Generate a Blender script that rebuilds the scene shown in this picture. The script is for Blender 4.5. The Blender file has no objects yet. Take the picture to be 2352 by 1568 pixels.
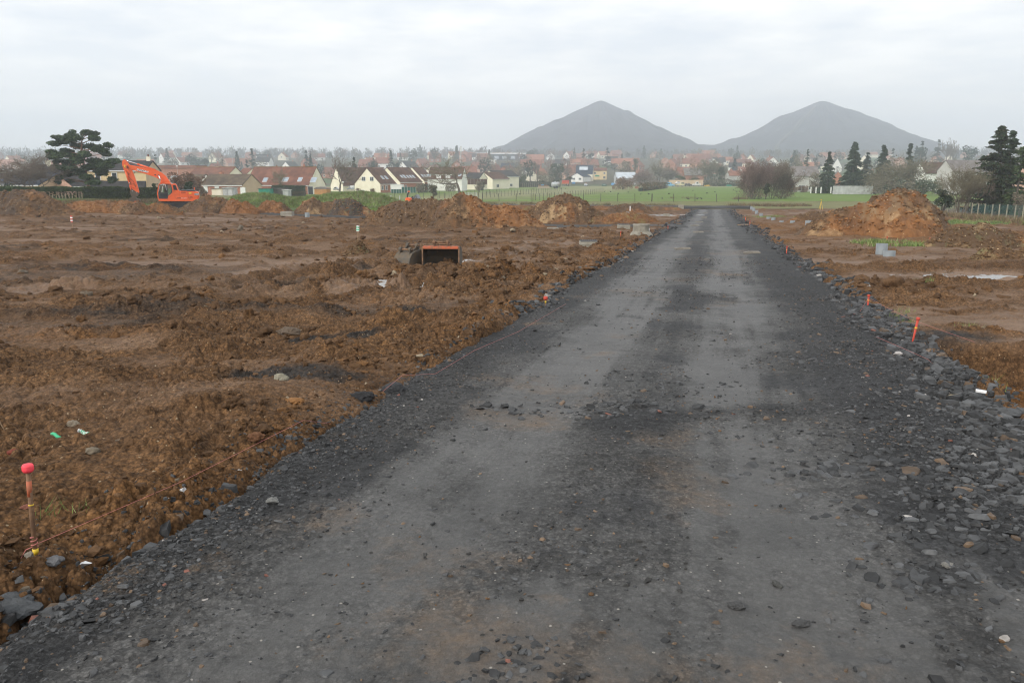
import bpy, bmesh, math, random
import numpy as np
from mathutils import Vector, Matrix, Euler
S = bpy.context.scene
COL = S.collection
rng = np.random.default_rng(7)
random.seed(7)
R = math.radians
# ------------------------------------------------------------ camera
FPX = 1829.0                      # focal length in pixels of the 2352 px wide photograph
HOR = 400.0                       # row of the true horizon
PITCH = math.atan((784 - HOR) / FPX)
CAMZ = 1.7
cam = bpy.data.cameras.new("Camera"); camo = bpy.data.objects.new("Camera", cam); COL.objects.link(camo)
cam.sensor_width = 36.0; cam.lens = 36.0 * FPX / 2352.0
cam.clip_start = 0.05; cam.clip_end = 6000
camo.location = (0, 0, CAMZ); camo.rotation_euler = (R(90) - PITCH, 0, 0)
S.camera = camo
S.view_settings.view_transform = 'Standard'; S.view_settings.look = 'None'
S.view_settings.exposure = 0.68; S.view_settings.gamma = 1.0
S.cycles.use_denoising = True; S.cycles.pixel_filter_type = 'BLACKMAN_HARRIS'; S.cycles.filter_width = 1.15
S.cycles.max_bounces = 9; S.cycles.diffuse_bounces = 3; S.cycles.glossy_bounces = 2
S.cycles.transmission_bounces = 4; S.cycles.volume_bounces = 8; S.cycles.transparent_max_bounces = 6
# ------------------------------------------------------------ sky and sun
SUN_EL, SUN_AZ = R(30), R(228)    # azimuth from +Y, clockwise
W = bpy.data.worlds.new("World"); S.world = W; W.use_nodes = True
nt = W.node_tree; nt.nodes.clear()
def N(t, **k):
    n = nt.nodes.new(t)
    for a, b in k.items(): setattr(n, a, b)
    return n
def Lk(a, b): nt.links.new(a, b)
out = N('ShaderNodeOutputWorld'); bg = N('ShaderNodeBackground'); bg.inputs['Strength'].default_value = 0.085
sky = N('ShaderNodeTexSky'); sky.sky_type = 'NISHITA'; sky.sun_disc = False
sky.sun_elevation = SUN_EL; sky.sun_rotation = SUN_AZ; sky.dust_density = 2.0
tc = N('ShaderNodeTexCoord'); sep = N('ShaderNodeSeparateXYZ'); Lk(tc.outputs['Generated'], sep.inputs[0])
zc = N('ShaderNodeMath', operation='MAXIMUM'); Lk(sep.outputs['Z'], zc.inputs[0]); zc.inputs[1].default_value = 0.0
za = N('ShaderNodeMath', operation='ADD'); Lk(zc.outputs[0], za.inputs[0]); za.inputs[1].default_value = 0.10
dv = N('ShaderNodeVectorMath', operation='DIVIDE'); Lk(tc.outputs['Generated'], dv.inputs[0])
cmb = N('ShaderNodeCombineXYZ')
for i in range(2): Lk(za.outputs[0], cmb.inputs[i])
cmb.inputs[2].default_value = 1.0; Lk(cmb.outputs[0], dv.inputs[1])
def cloudnoise(scale, detail, rough, off, st=(1, 1, 0.0)):
    mp = N('ShaderNodeMapping'); mp.inputs['Location'].default_value = off; mp.inputs['Scale'].default_value = st
    Lk(dv.outputs[0], mp.inputs[0])
    n = N('ShaderNodeTexNoise'); n.inputs['Scale'].default_value = scale; n.inputs['Detail'].default_value = detail
    n.inputs['Roughness'].default_value = rough; Lk(mp.outputs[0], n.inputs['Vector']); return n
n1 = cloudnoise(1.15, 6, .52, (3.1, 1.7, 0)); n2 = cloudnoise(3.6, 5, .55, (9.2, 4.4, 0))
mx = N('ShaderNodeMath', operation='MULTIPLY_ADD'); Lk(n2.outputs[0], mx.inputs[0]); mx.inputs[1].default_value = .35
Lk(n1.outputs[0], mx.inputs[2])
rp = N('ShaderNodeValToRGB'); Lk(mx.outputs[0], rp.inputs[0])
e = rp.color_ramp.elements
e[0].position = .54; e[0].color = (7.3, 7.7, 8.2, 1)      # thin blue-grey gaps
e[1].position = .82; e[1].color = (10.6, 10.4, 10.0, 1)      # bright cloud
m_ = e.new(.68); m_.color = (8.9, 8.95, 8.95, 1)
# low band of paler air toward the horizon
hz = N('ShaderNodeMapRange'); Lk(zc.outputs[0], hz.inputs[0]); hz.inputs[1].default_value = 0.0; hz.inputs[2].default_value = .16
hz.inputs[3].default_value = 1.0; hz.inputs[4].default_value = 0.0
mh = N('ShaderNodeMix', data_type='RGBA'); Lk(hz.outputs[0], mh.inputs[0]); Lk(rp.outputs[0], mh.inputs[6]); mh.inputs[7].default_value = (12.4, 12.2, 11.8, 1)
ms = N('ShaderNodeMix', data_type='RGBA'); ms.inputs[0].default_value = .06; Lk(mh.outputs[2], ms.inputs[6]); Lk(sky.outputs[0], ms.inputs[7])
Lk(ms.outputs[2], bg.inputs[0]); Lk(bg.outputs[0], out.inputs[0])
sun = bpy.data.lights.new("Sun", 'SUN'); suno = bpy.data.objects.new("Sun", sun); COL.objects.link(suno)
sun.energy = 1.5; sun.angle = R(12); sun.color = (1, .95, .88)
sd = Vector((math.sin(SUN_AZ) * math.cos(SUN_EL), math.cos(SUN_AZ) * math.cos(SUN_EL), math.sin(SUN_EL)))
suno.rotation_euler = sd.to_track_quat('Z', 'Y').to_euler()
HAZE_DENSITY = 0.00076
# ------------------------------------------------------------ noise
def h2(ix, iy, s):
    v = (ix.astype(np.int64) * 374761393 + iy.astype(np.int64) * 668265263 + s * 2147483647 * 3 + s * 974711) & 0xffffffff
    v = ((v ^ (v >> 13)) * 1274126177) & 0xffffffff
    v = ((v ^ (v >> 16)) * 2246822519) & 0xffffffff
    return ((v ^ (v >> 15)) & 0xffffff) / float(0xffffff)
def vn(x, y, s):
    x = np.asarray(x, float); y = np.asarray(y, float)
    ix = np.floor(x); iy = np.floor(y); fx = x - ix; fy = y - iy
    fx = fx * fx * fx * (fx * (fx * 6 - 15) + 10); fy = fy * fy * fy * (fy * (fy * 6 - 15) + 10)
    a = h2(ix, iy, s); b = h2(ix + 1, iy, s); c = h2(ix, iy + 1, s); d = h2(ix + 1, iy + 1, s)
    return 2 * ((a * (1 - fx) + b * fx) * (1 - fy) + (c * (1 - fx) + d * fx) * fy) - 1
def fbm(x, y, s, o=4, g=.5):
    r = 0; a = 1; t = 0
    for i in range(o):
        c, sn = math.cos(i * .9), math.sin(i * .9)
        r = r + a * vn((x * c - y * sn) * 2 ** i, (x * sn + y * c) * 2 ** i, s + 17 * i); t += a; a *= g
    return r / t * 1.5
def worley(x, y, s):
    ix = np.floor(x); iy = np.floor(y); best = np.full(np.shape(x), 9.); sec = best.copy(); idv = np.zeros(np.shape(x))
    for dx in (-1, 0, 1):
        for dy in (-1, 0, 1):
            jx = ix + dx; jy = iy + dy
            d = (jx + h2(jx, jy, s) - x) ** 2 + (jy + h2(jx, jy, s + 5) - y) ** 2
            m = d < best; sec = np.where(m, best, np.minimum(sec, d)); idv = np.where(m, h2(jx, jy, s + 9), idv); best = np.where(m, d, best)
    return np.sqrt(best), np.sqrt(sec), idv
def sm(x, a, b):
    t = np.clip((np.asarray(x, float) - a) / (b - a), 0, 1); return t * t * (3 - 2 * t)
# ------------------------------------------------------------ smooth terrain
PY = np.array([-60, 0, 60, 90, 112, 150, 390, 450, 600, 800, 1000, 1200, 1600, 2600.])
PZ = np.array([2.0, 0, -1.98, -2.85, -3.22, -3.3, -4.3, -3.5, 2.5, 13, 21, 25, 29, 31.])
def T(x, y):
    x = np.asarray(x, float); y = np.asarray(y, float)
    z = sum(np.interp(y + k * (.5 + .05 * np.abs(y)), PY, PZ) for k in (-1.5, -.75, 0, .75, 1.5)) / 5
    z = z - float(sum(np.interp(k * .5, PY, PZ) for k in (-1.5, -.75, 0, .75, 1.5)) / 5)
    z = z + 1.7 * sm(-x, 8, 60) * sm(y, 30, 85) * (1 - sm(y, 125, 190))
    return z
CP, SP = math.cos(PITCH), math.sin(PITCH)
def ray(px, py):
    a = (px - 1176) / FPX; b = (784 - py) / FPX
    return np.array([a, CP + b * SP, -SP + b * CP])
def P(px, py, D):
    d = ray(px, py); k = D / d[1]; return Vector((d[0] * k, D, CAMZ + d[2] * k))
_DD = np.exp(np.linspace(math.log(1.2), math.log(2400), 6000))
def G(px, py):
    d = ray(px, py); k = _DD / d[1]; z = CAMZ + d[2] * k; t = T(d[0] * k, _DD)
    m = np.nonzero(z < t)[0]; i = m[0] if len(m) else len(_DD) - 1
    return Vector((float(d[0] * k[i]), float(_DD[i]), float(t[i])))
ZM = {1: (0, 480, .34864), 2: (760, 560, .28061), 3: (1300, 560, .29762), 4: (1900, 540, .29762), 5: (2500, 540, .29762),
      6: (3100, 500, .2551), 7: (3500, 480, .26787), 0: (0, 0, 1.7415)}
def zp(n, zx, zy):
    a, b, s = ZM[n]; return (a + zx * s) / 1.7415, (b + zy * s) / 1.7415
# ------------------------------------------------------------ mesh helpers
def tag(o, label=None, cat=None, group=None, kind=None):
    for k, v in (('label', label), ('category', cat), ('group', group), ('kind', kind)):
        if v: o[k] = v
    return o
def empty(name, loc, rz=0.0, label=None, cat=None, group=None):
    o = bpy.data.objects.new(name, None); COL.objects.link(o); o.location = loc; o.rotation_euler = (0, 0, rz); o.empty_display_size = .1
    return tag(o, label, cat, group)
def link(name, me, mats, parent=None, loc=None):
    o = bpy.data.objects.new(name, me); COL.objects.link(o)
    for m in (mats if isinstance(mats, (list, tuple)) else [mats]): me.materials.append(m)
    if parent is not None: o.parent = parent
    if loc is not None: o.location = loc
    return o
def mk(name, V, Fs, mats, parent=None, smooth=False, col=None, loc=None, mi=None):
    """V (n,3); Fs list of index arrays (m,3)/(m,4); col (n,4) point colour attribute"""
    me = bpy.data.meshes.new(name); V = np.asarray(V, np.float32)
    me.vertices.add(len(V)); me.vertices.foreach_set('co', V.ravel())
    Fs = [np.asarray(f, np.int32) for f in Fs if len(f)]
    lp = np.concatenate([f.ravel() for f in Fs]); cnt = np.concatenate([np.full(len(f), f.shape[1], np.int32) for f in Fs])
    me.loops.add(len(lp)); me.loops.foreach_set('vertex_index', lp)
    me.polygons.add(len(cnt)); me.polygons.foreach_set('loop_start', np.concatenate([[0], np.cumsum(cnt)[:-1]]).astype(np.int32))
    me.update(calc_edges=True)
    me.polygons.foreach_set('use_smooth', np.full(len(cnt), bool(smooth)))
    if mi is not None: me.polygons.foreach_set('material_index', np.asarray(mi, np.int32))
    if col is not None:
        a = me.color_attributes.new('Mask', 'FLOAT_COLOR', 'POINT'); a.data.foreach_set('color', np.asarray(col, np.float32).ravel())
    return link(name, me, mats, parent, loc)
class MB:
    def __init__(s): s.v = []; s.f = []; s.m = []
    def add(s, vs, fs, m=0):
        b = len(s.v); s.v += [tuple(v) for v in vs]; s.f += [tuple(i + b for i in f) for f in fs]; s.m += [m] * len(fs); return s
    def box(s, c, d, rot=None, m=0, taper=1.0):
        x, y, z = [k / 2 for k in d]
        vs = [Vector((sx * x * (taper if sz > 0 else 1), sy * y * (taper if sz > 0 else 1), sz * z)) for sz in (-1, 1) for sx, sy in ((-1, -1), (1, -1), (1, 1), (-1, 1))]
        if rot is not None: M = Euler(rot).to_matrix(); vs = [M @ v for v in vs]
        c = Vector(c)
        return s.add([v + c for v in vs], [(3, 2, 1, 0), (4, 5, 6, 7), (0, 1, 5, 4), (1, 2, 6, 5), (2, 3, 7, 6), (3, 0, 4, 7)], m)
    def prism(s, poly, y0, y1, m=0, ax='y'):
        """closed polygon in (x,z) extruded along y (or (y,z) along x)"""
        n = len(poly)
        f = (lambda a, b, k: (a, k, b)) if ax == 'y' else (lambda a, b, k: (k, a, b))
        if ax == 'z': f = lambda a, b, k: (a, b, k)
        vs = [f(a, b, y0) for a, b in poly] + [f(a, b, y1) for a, b in poly]
        fs = [tuple(range(n)), tuple(range(2 * n - 1, n - 1, -1))] + [(i, i + n, (i + 1) % n + n, (i + 1) % n) for i in range(n)]
        return s.add(vs, fs, m)
    def tube(s, pts, r, n=8, m=0, cap=True):
        pts = [Vector(p) for p in pts]; rs = r if isinstance(r, (list, tuple)) else [r] * len(pts)
        vs = []; up = Vector((0, 0, 1))
        for i, p in enumerate(pts):
            d = (pts[min(i + 1, len(pts) - 1)] - pts[max(i - 1, 0)]).normalized()
            a = d.cross(up if abs(d.z) < .95 else Vector((1, 0, 0))).normalized(); b = a.cross(d)
            vs += [p + (a * math.cos(t) + b * math.sin(t)) * rs[i] for t in [2 * math.pi * k / n for k in range(n)]]
        fs = [(i * n + k, i * n + (k + 1) % n, (i + 1) * n + (k + 1) % n, (i + 1) * n + k) for i in range(len(pts) - 1) for k in range(n)]
        if cap: fs += [tuple(range(n - 1, -1, -1)), tuple(range((len(pts) - 1) * n, len(pts) * n))]
        return s.add(vs, fs, m)
    def lathe(s, prof, n=20, c=(0, 0, 0), m=0, cap=True):
        vs = [(c[0] + r * math.cos(2 * math.pi * k / n), c[1] + r * math.sin(2 * math.pi * k / n), c[2] + z) for r, z in prof for k in range(n)]
        fs = [(i * n + k, i * n + (k + 1) % n, (i + 1) * n + (k + 1) % n, (i + 1) * n + k) for i in range(len(prof) - 1) for k in range(n)]
        if cap: fs += [tuple(range(n - 1, -1, -1)), tuple(range((len(prof) - 1) * n, len(prof) * n))]
        return s.add(vs, fs, m)
    def build(s, name, mats, parent=None, smooth=False, loc=None, bevel=0):
        me = bpy.data.meshes.new(name); me.from_pydata(s.v, [], s.f); me.update()
        if any(s.m): me.polygons.foreach_set('material_index', np.array(s.m, np.int32))
        if bevel:
            bm = bmesh.new(); bm.from_mesh(me)
            bmesh.ops.recalc_face_normals(bm, faces=bm.faces)
            es = [e_ for e_ in bm.edges if len(e_.link_faces) == 2 and e_.calc_face_angle(0) > .5]
            bmesh.ops.bevel(bm, geom=es, offset=bevel, segments=2, affect='EDGES', clamp_overlap=True); bm.to_mesh(me); bm.free()
        if smooth: me.polygons.foreach_set('use_smooth', np.ones(len(me.polygons), bool))
        return link(name, me, mats, parent, loc)
def copy_tree(o, parent=None):
    c = o.copy(); COL.objects.link(c)
    if parent is not None: c.parent = parent
    for ch in list(o.children): copy_tree(ch, c)
    return c
# ------------------------------------------------------------ materials
def mat(name, c, rough=.7, var=.18, scale=4.0, bump=0.0, bscale=40., metal=0., spec=.5, c2=None, alpha=None, thr=(.35, .65), detail=6):
    m = bpy.data.materials.new(name); m.use_nodes = True; t = m.node_tree; b = t.nodes['Principled BSDF']
    b.inputs['Roughness'].default_value = rough; b.inputs['Metallic'].default_value = metal; b.inputs['Specular IOR Level'].default_value = spec
    tc_ = t.nodes.new('ShaderNodeTexCoord'); n = t.nodes.new('ShaderNodeTexNoise'); n.inputs['Scale'].default_value = scale; n.inputs['Detail'].default_value = detail
    n.inputs['Roughness'].default_value = .6; t.links.new(tc_.outputs['Object'], n.inputs['Vector'])
    r = t.nodes.new('ShaderNodeValToRGB'); t.links.new(n.outputs[0], r.inputs[0])
    a = r.color_ramp.elements; a[0].position, a[1].position = thr
    if c2 is None: c0 = tuple(k * (1 - var) for k in c); c1 = tuple(min(1, k * (1 + var)) for k in c)
    else: c0, c1 = c, c2
    a[0].color = (*c0, 1); a[1].color = (*c1, 1); t.links.new(r.outputs[0], b.inputs['Base Color'])
    if bump:
        n2_ = t.nodes.new('ShaderNodeTexNoise'); n2_.inputs['Scale'].default_value = bscale; n2_.inputs['Detail'].default_value = 5
        t.links.new(tc_.outputs['Object'], n2_.inputs['Vector'])
        bp = t.nodes.new('ShaderNodeBump'); bp.inputs['Strength'].default_value = bump; bp.inputs['Distance'].default_value = .02
        t.links.new(n2_.outputs[0], bp.inputs['Height']); t.links.new(bp.outputs[0], b.inputs['Normal'])
    return m
def attr_mat(name, base, lay, rough=.8, wet=None, noise=3., var=.35, bump=.5, bscale=30., spec=.35, fleck=None, grain=None):
    """ground material. base colour pair; lay: [(channel 0..3, colour, colour2)] blended over by the Mask attribute; wet: channel that lowers roughness"""
    m = bpy.data.materials.new(name); m.use_nodes = True; t = m.node_tree; b = t.nodes['Principled BSDF']; b.inputs['Specular IOR Level'].default_value = spec
    def nn(k, **q):
        n = t.nodes.new(k)
        for a_, v_ in q.items(): setattr(n, a_, v_)
        return n
    lk = t.links.new; tc_ = nn('ShaderNodeTexCoord')
    def noi(sc, d=6, ro=.6):
        n = nn('ShaderNodeTexNoise'); n.inputs['Scale'].default_value = sc; n.inputs['Detail'].default_value = d; n.inputs['Roughness'].default_value = ro
        lk(tc_.outputs['Object'], n.inputs['Vector']); return n.outputs[0]
    at = nn('ShaderNodeAttribute', attribute_name='Mask'); sp = nn('ShaderNodeSeparateColor'); lk(at.outputs['Color'], sp.inputs[0])
    ch = [sp.outputs[0], sp.outputs[1], sp.outputs[2], at.outputs['Alpha']]
    na = noi(noise, 8, .65); nb = noi(noise * 9, 6, .7)
    ad = nn('ShaderNodeMath', operation='ADD'); lk(na, ad.inputs[0]); nbs = nn('ShaderNodeMath', operation='MULTIPLY_ADD'); lk(nb, nbs.inputs[0]); nbs.inputs[1].default_value = .6; nbs.inputs[2].default_value = .2; lk(nbs.outputs[0], ad.inputs[1])
    mr = nn('ShaderNodeMapRange'); lk(ad.outputs[0], mr.inputs[0]); mr.inputs[1].default_value = .78; mr.inputs[2].default_value = 1.22
    def mixc(fac, a_, b_):
        x = nn('ShaderNodeMix', data_type='RGBA'); lk(fac, x.inputs[0])
        for i, q in ((6, a_), (7, b_)):
            if isinstance(q, tuple): x.inputs[i].default_value = (*q, 1)
            else: lk(q, x.inputs[i])
        return x.outputs[2]
    c = mixc(mr.outputs[0], *base)
    for k, c0, c1 in lay:
        # break the edge of each patch with the noise
        w = nn('ShaderNodeMath', operation='MULTIPLY_ADD'); lk(mr.outputs[0], w.inputs[0]); w.inputs[1].default_value = .7; lk(ch[k], w.inputs[2])
        mm = nn('ShaderNodeMapRange'); lk(w.outputs[0], mm.inputs[0]); mm.inputs[1].default_value = .45; mm.inputs[2].default_value = 1.15
        g0 = nn('ShaderNodeMath', operation='GREATER_THAN'); lk(ch[k], g0.inputs[0]); g0.inputs[1].default_value = .02
        fm = nn('ShaderNodeMath', operation='MULTIPLY'); lk(mm.outputs[0], fm.inputs[0]); lk(g0.outputs[0], fm.inputs[1])
        cc = mixc(mr.outputs[0], c0, c1); c = mixc(fm.outputs[0], c, cc)
    if grain:
        for sc_, lo, hi in grain[0]:
            v = nn('ShaderNodeTexVoronoi'); v.inputs['Scale'].default_value = sc_; lk(tc_.outputs['Object'], v.inputs['Vector'])
            s2 = nn('ShaderNodeSeparateColor'); lk(v.outputs['Color'], s2.inputs[0])
            g_ = nn('ShaderNodeMapRange'); lk(s2.outputs[1], g_.inputs[0]); g_.inputs[3].default_value = lo; g_.inputs[4].default_value = hi
            cr = nn('ShaderNodeMapRange'); lk(v.outputs['Distance'], cr.inputs[0]); cr.inputs[1].default_value = .35; cr.inputs[2].default_value = .75; cr.inputs[3].default_value = 1; cr.inputs[4].default_value = .55
            gm = nn('ShaderNodeMath', operation='MULTIPLY'); lk(g_.outputs[0], gm.inputs[0]); lk(cr.outputs[0], gm.inputs[1])
            x = nn('ShaderNodeMix', data_type='RGBA', blend_type='MULTIPLY'); lk(c, x.inputs[6]); lk(gm.outputs[0], x.inputs[7])
            fq = nn('ShaderNodeMapRange'); lk(ch[grain[1]], fq.inputs[0]); fq.inputs[3].default_value = 1.0; fq.inputs[4].default_value = grain[2]
            lk(fq.outputs[0], x.inputs[0]); c = x.outputs[2]
    if fleck:
        v = nn('ShaderNodeTexVoronoi'); v.inputs['Scale'].default_value = fleck[0]; lk(tc_.outputs['Object'], v.inputs['Vector'])
        s2 = nn('ShaderNodeSeparateColor'); lk(v.outputs['Color'], s2.inputs[0])
        g1 = nn('ShaderNodeMath', operation='GREATER_THAN'); lk(s2.outputs[0], g1.inputs[0]); g1.inputs[1].default_value = fleck[1]
        g2 = nn('ShaderNodeMath', operation='LESS_THAN'); lk(v.outputs['Distance'], g2.inputs[0]); g2.inputs[1].default_value = .32
        g3 = nn('ShaderNodeMath', operation='MULTIPLY'); lk(g1.outputs[0], g3.inputs[0]); lk(g2.outputs[0], g3.inputs[1])
        c = mixc(g3.outputs[0], c, fleck[2])
    lk(c, b.inputs['Base Color'])
    if wet is not None:
        q = nn('ShaderNodeMapRange'); lk(ch[wet], q.inputs[0]); q.inputs[3].default_value = rough; q.inputs[4].default_value = .52
        q2 = nn('ShaderNodeMath', operation='MULTIPLY_ADD'); lk(nb, q2.inputs[0]); q2.inputs[1].default_value = .35; q3 = nn('ShaderNodeMath', operation='ADD')
        lk(q.outputs[0], q2.inputs[2]); lk(q2.outputs[0], q3.inputs[0]); q3.inputs[1].default_value = -.17; lk(q3.outputs[0], b.inputs['Roughness'])
    else: b.inputs['Roughness'].default_value = rough
    bp = nn('ShaderNodeBump'); bp.inputs['Strength'].default_value = bump; bp.inputs['Distance'].default_value = .025
    hb = noi(bscale, 8, .72); lk(hb, bp.inputs['Height']); lk(bp.outputs[0], b.inputs['Normal'])
    return m
M = {}
M['mud'] = attr_mat('mud', ((.100, .054, .0255), (.235, .130, .062)),
                    [(0, (.155, .072, .026), (.290, .145, .055)), (1, (.145, .085, .048), (.235, .148, .092)), (2, (.020, .019, .019), (.060, .050, .042)), (3, (.06, .10, .022), (.14, .19, .05))],
                    rough=.88, wet=1, noise=.9, bump=1.0, bscale=13, spec=.13, fleck=(44, .978, (.30, .23, .15)), grain=(((24, .72, 1.2), (60, .8, 1.15)), 1, .3))
M['road'] = attr_mat('slate_road', ((.034, .033, .0315), (.074, .071, .067)),
                     [(0, (.068, .067, .065), (.112, .109, .105)), (1, (.085, .062, .042), (.16, .11, .07)), (2, (.016, .0165, .0175), (.046, .046, .047))],
                     rough=.78, wet=0, noise=1.3, bump=.8, bscale=30, spec=.28, fleck=(52, .988, (.30, .28, .25)), grain=(((38, .4, 1.7), (90, .45, 1.55)), 0, .22))
M['heap'] = attr_mat('dug_earth', ((.065, .038, .019), (.145, .083, .040)),
                     [(0, (.135, .058, .020), (.25, .115, .042)), (1, (.22, .14, .068), (.36, .245, .13)), (2, (.028, .024, .022), (.065, .05, .04)), (3, (.06, .10, .022), (.13, .18, .05))],
                     rough=.9, noise=2.4, bump=.8, bscale=14, fleck=(15, .95, (.45, .35, .22)))
M['field'] = attr_mat('field', ((.13, .135, .060), (.19, .185, .085)),
                      [(0, (.105, .165, .034), (.145, .21, .052)), (1, (.19, .20, .10), (.25, .24, .13)), (2, (.10, .065, .040), (.17, .11, .07)), (3, (.05, .075, .03), (.09, .10, .05))],
                      rough=.95, noise=.35, bump=.3, bscale=6, spec=.1)
M['hill'] = attr_mat('town_ground', ((.055, .060, .035), (.12, .10, .070)), [(0, (.05, .09, .03), (.09, .12, .04))], rough=.95, noise=.05, bump=.1, spec=.1)
def slate_mat(name, tint=1.0):
    m = bpy.data.materials.new(name); m.use_nodes = True; t = m.node_tree; b = t.nodes['Principled BSDF']
    at = t.nodes.new('ShaderNodeAttribute'); at.attribute_name = 'Mask'; tc_ = t.nodes.new('ShaderNodeTexCoord')
    n = t.nodes.new('ShaderNodeTexNoise'); n.inputs['Scale'].default_value = 18; n.inputs['Detail'].default_value = 6; t.links.new(tc_.outputs['Object'], n.inputs['Vector'])
    r = t.nodes.new('ShaderNodeMapRange'); t.links.new(n.outputs[0], r.inputs[0]); r.inputs[1].default_value = .25; r.inputs[2].default_value = .75; r.inputs[3].default_value = .6; r.inputs[4].default_value = 1.45
    x = t.nodes.new('ShaderNodeMix'); x.data_type = 'RGBA'; x.blend_type = 'MULTIPLY'; x.inputs[0].default_value = 1
    t.links.new(at.outputs['Color'], x.inputs[6]); t.links.new(r.outputs[0], x.inputs[7]); t.links.new(x.outputs[2], b.inputs['Base Color'])
    b.inputs['Roughness'].default_value = .58; b.inputs['Specular IOR Level'].default_value = .32
    bp = t.nodes.new('ShaderNodeBump'); bp.inputs['Strength'].default_value = .5; bp.inputs['Distance'].default_value = .01; t.links.new(n.outputs[0], bp.inputs['Height']); t.links.new(bp.outputs[0], b.inputs['Normal'])
    return m
M['slate'] = slate_mat('slate_stone'); M['clod'] = slate_mat('mud_clod')
for n_ in M['clod'].node_tree.nodes:
    if n_.type == 'BSDF_PRINCIPLED': n_.inputs['Roughness'].default_value = .9; n_.inputs['Specular IOR Level'].default_value = .2
    if n_.type == 'BUMP': n_.inputs['Strength'].default_value = 1.0; n_.inputs['Distance'].default_value = .03
    if n_.type == 'TEX_NOISE': n_.inputs['Scale'].default_value = 30; n_.inputs['Roughness'].default_value = .72
def water_mat():
    m = bpy.data.materials.new('water'); m.use_nodes = True; b = m.node_tree.nodes['Principled BSDF']; t = m.node_tree
    n = t.nodes.new('ShaderNodeTexNoise'); n.inputs['Scale'].default_value = 1.3; r = t.nodes.new('ShaderNodeValToRGB'); t.links.new(n.outputs[0], r.inputs[0])
    r.color_ramp.elements[0].color = (.10, .07, .045, 1); r.color_ramp.elements[1].color = (.16, .12, .085, 1); t.links.new(r.outputs[0], b.inputs['Base Color'])
    b.inputs['Roughness'].default_value = .07; b.inputs['IOR'].default_value = 1.33; b.inputs['Specular IOR Level'].default_value = .6; return m
M['water'] = water_mat()
# ============================================================ GROUND
RS, RC = math.sin(math.atan(.25)), math.cos(math.atan(.25))     # road direction
def road_st(x, y):          # along the road, across it (0 = left edge, RW = right edge)
    dx = x + 2.80
    return dx * RS + y * RC, dx * RC - y * RS
RW = 5.15
def road_xy(s, t): return -2.80 + s * RS + t * RC, s * RC - t * RS
def edge_n(s, k): return .10 * fbm(s * .9, s * 0 + k, 60, 4) + .16 * vn(s * .22, s * 0 + k, 61)
def pit_mask(x, y):         # trench dug beside the road on the right
    s, t = road_st(x, y)
    u = t - RW
    wall = 9.6 - .35 * (x - 5) + .15 * vn(x * 1.3, y * 0, 71)      # back wall of the cut
    return sm(u, .08, .42) * sm(wall - y, 0.0, .42) * sm(y, 4.2, 5.2), u
PUD = []   # puddles: x, y, radius x, radius y, depth
def add_pud(px, py, rx, ry, dep): g = G(px, py); PUD.append((g.x, g.y, rx, ry, dep)); return g
add_pud(850, 657, 1.05, 1.25, .10); add_pud(1560, 495, 3.4, 3.0, .10); add_pud(2290, 638, 2.3, 1.5, .07)
add_pud(1075, 603, .62, 1.0, .07); add_pud(1195, 585, .5, .9, .07); add_pud(600, 622, .9, 1.2, .05); add_pud(105, 660, .9, .8, .05); add_pud(690, 604, .8, 1.4, .05)
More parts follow.
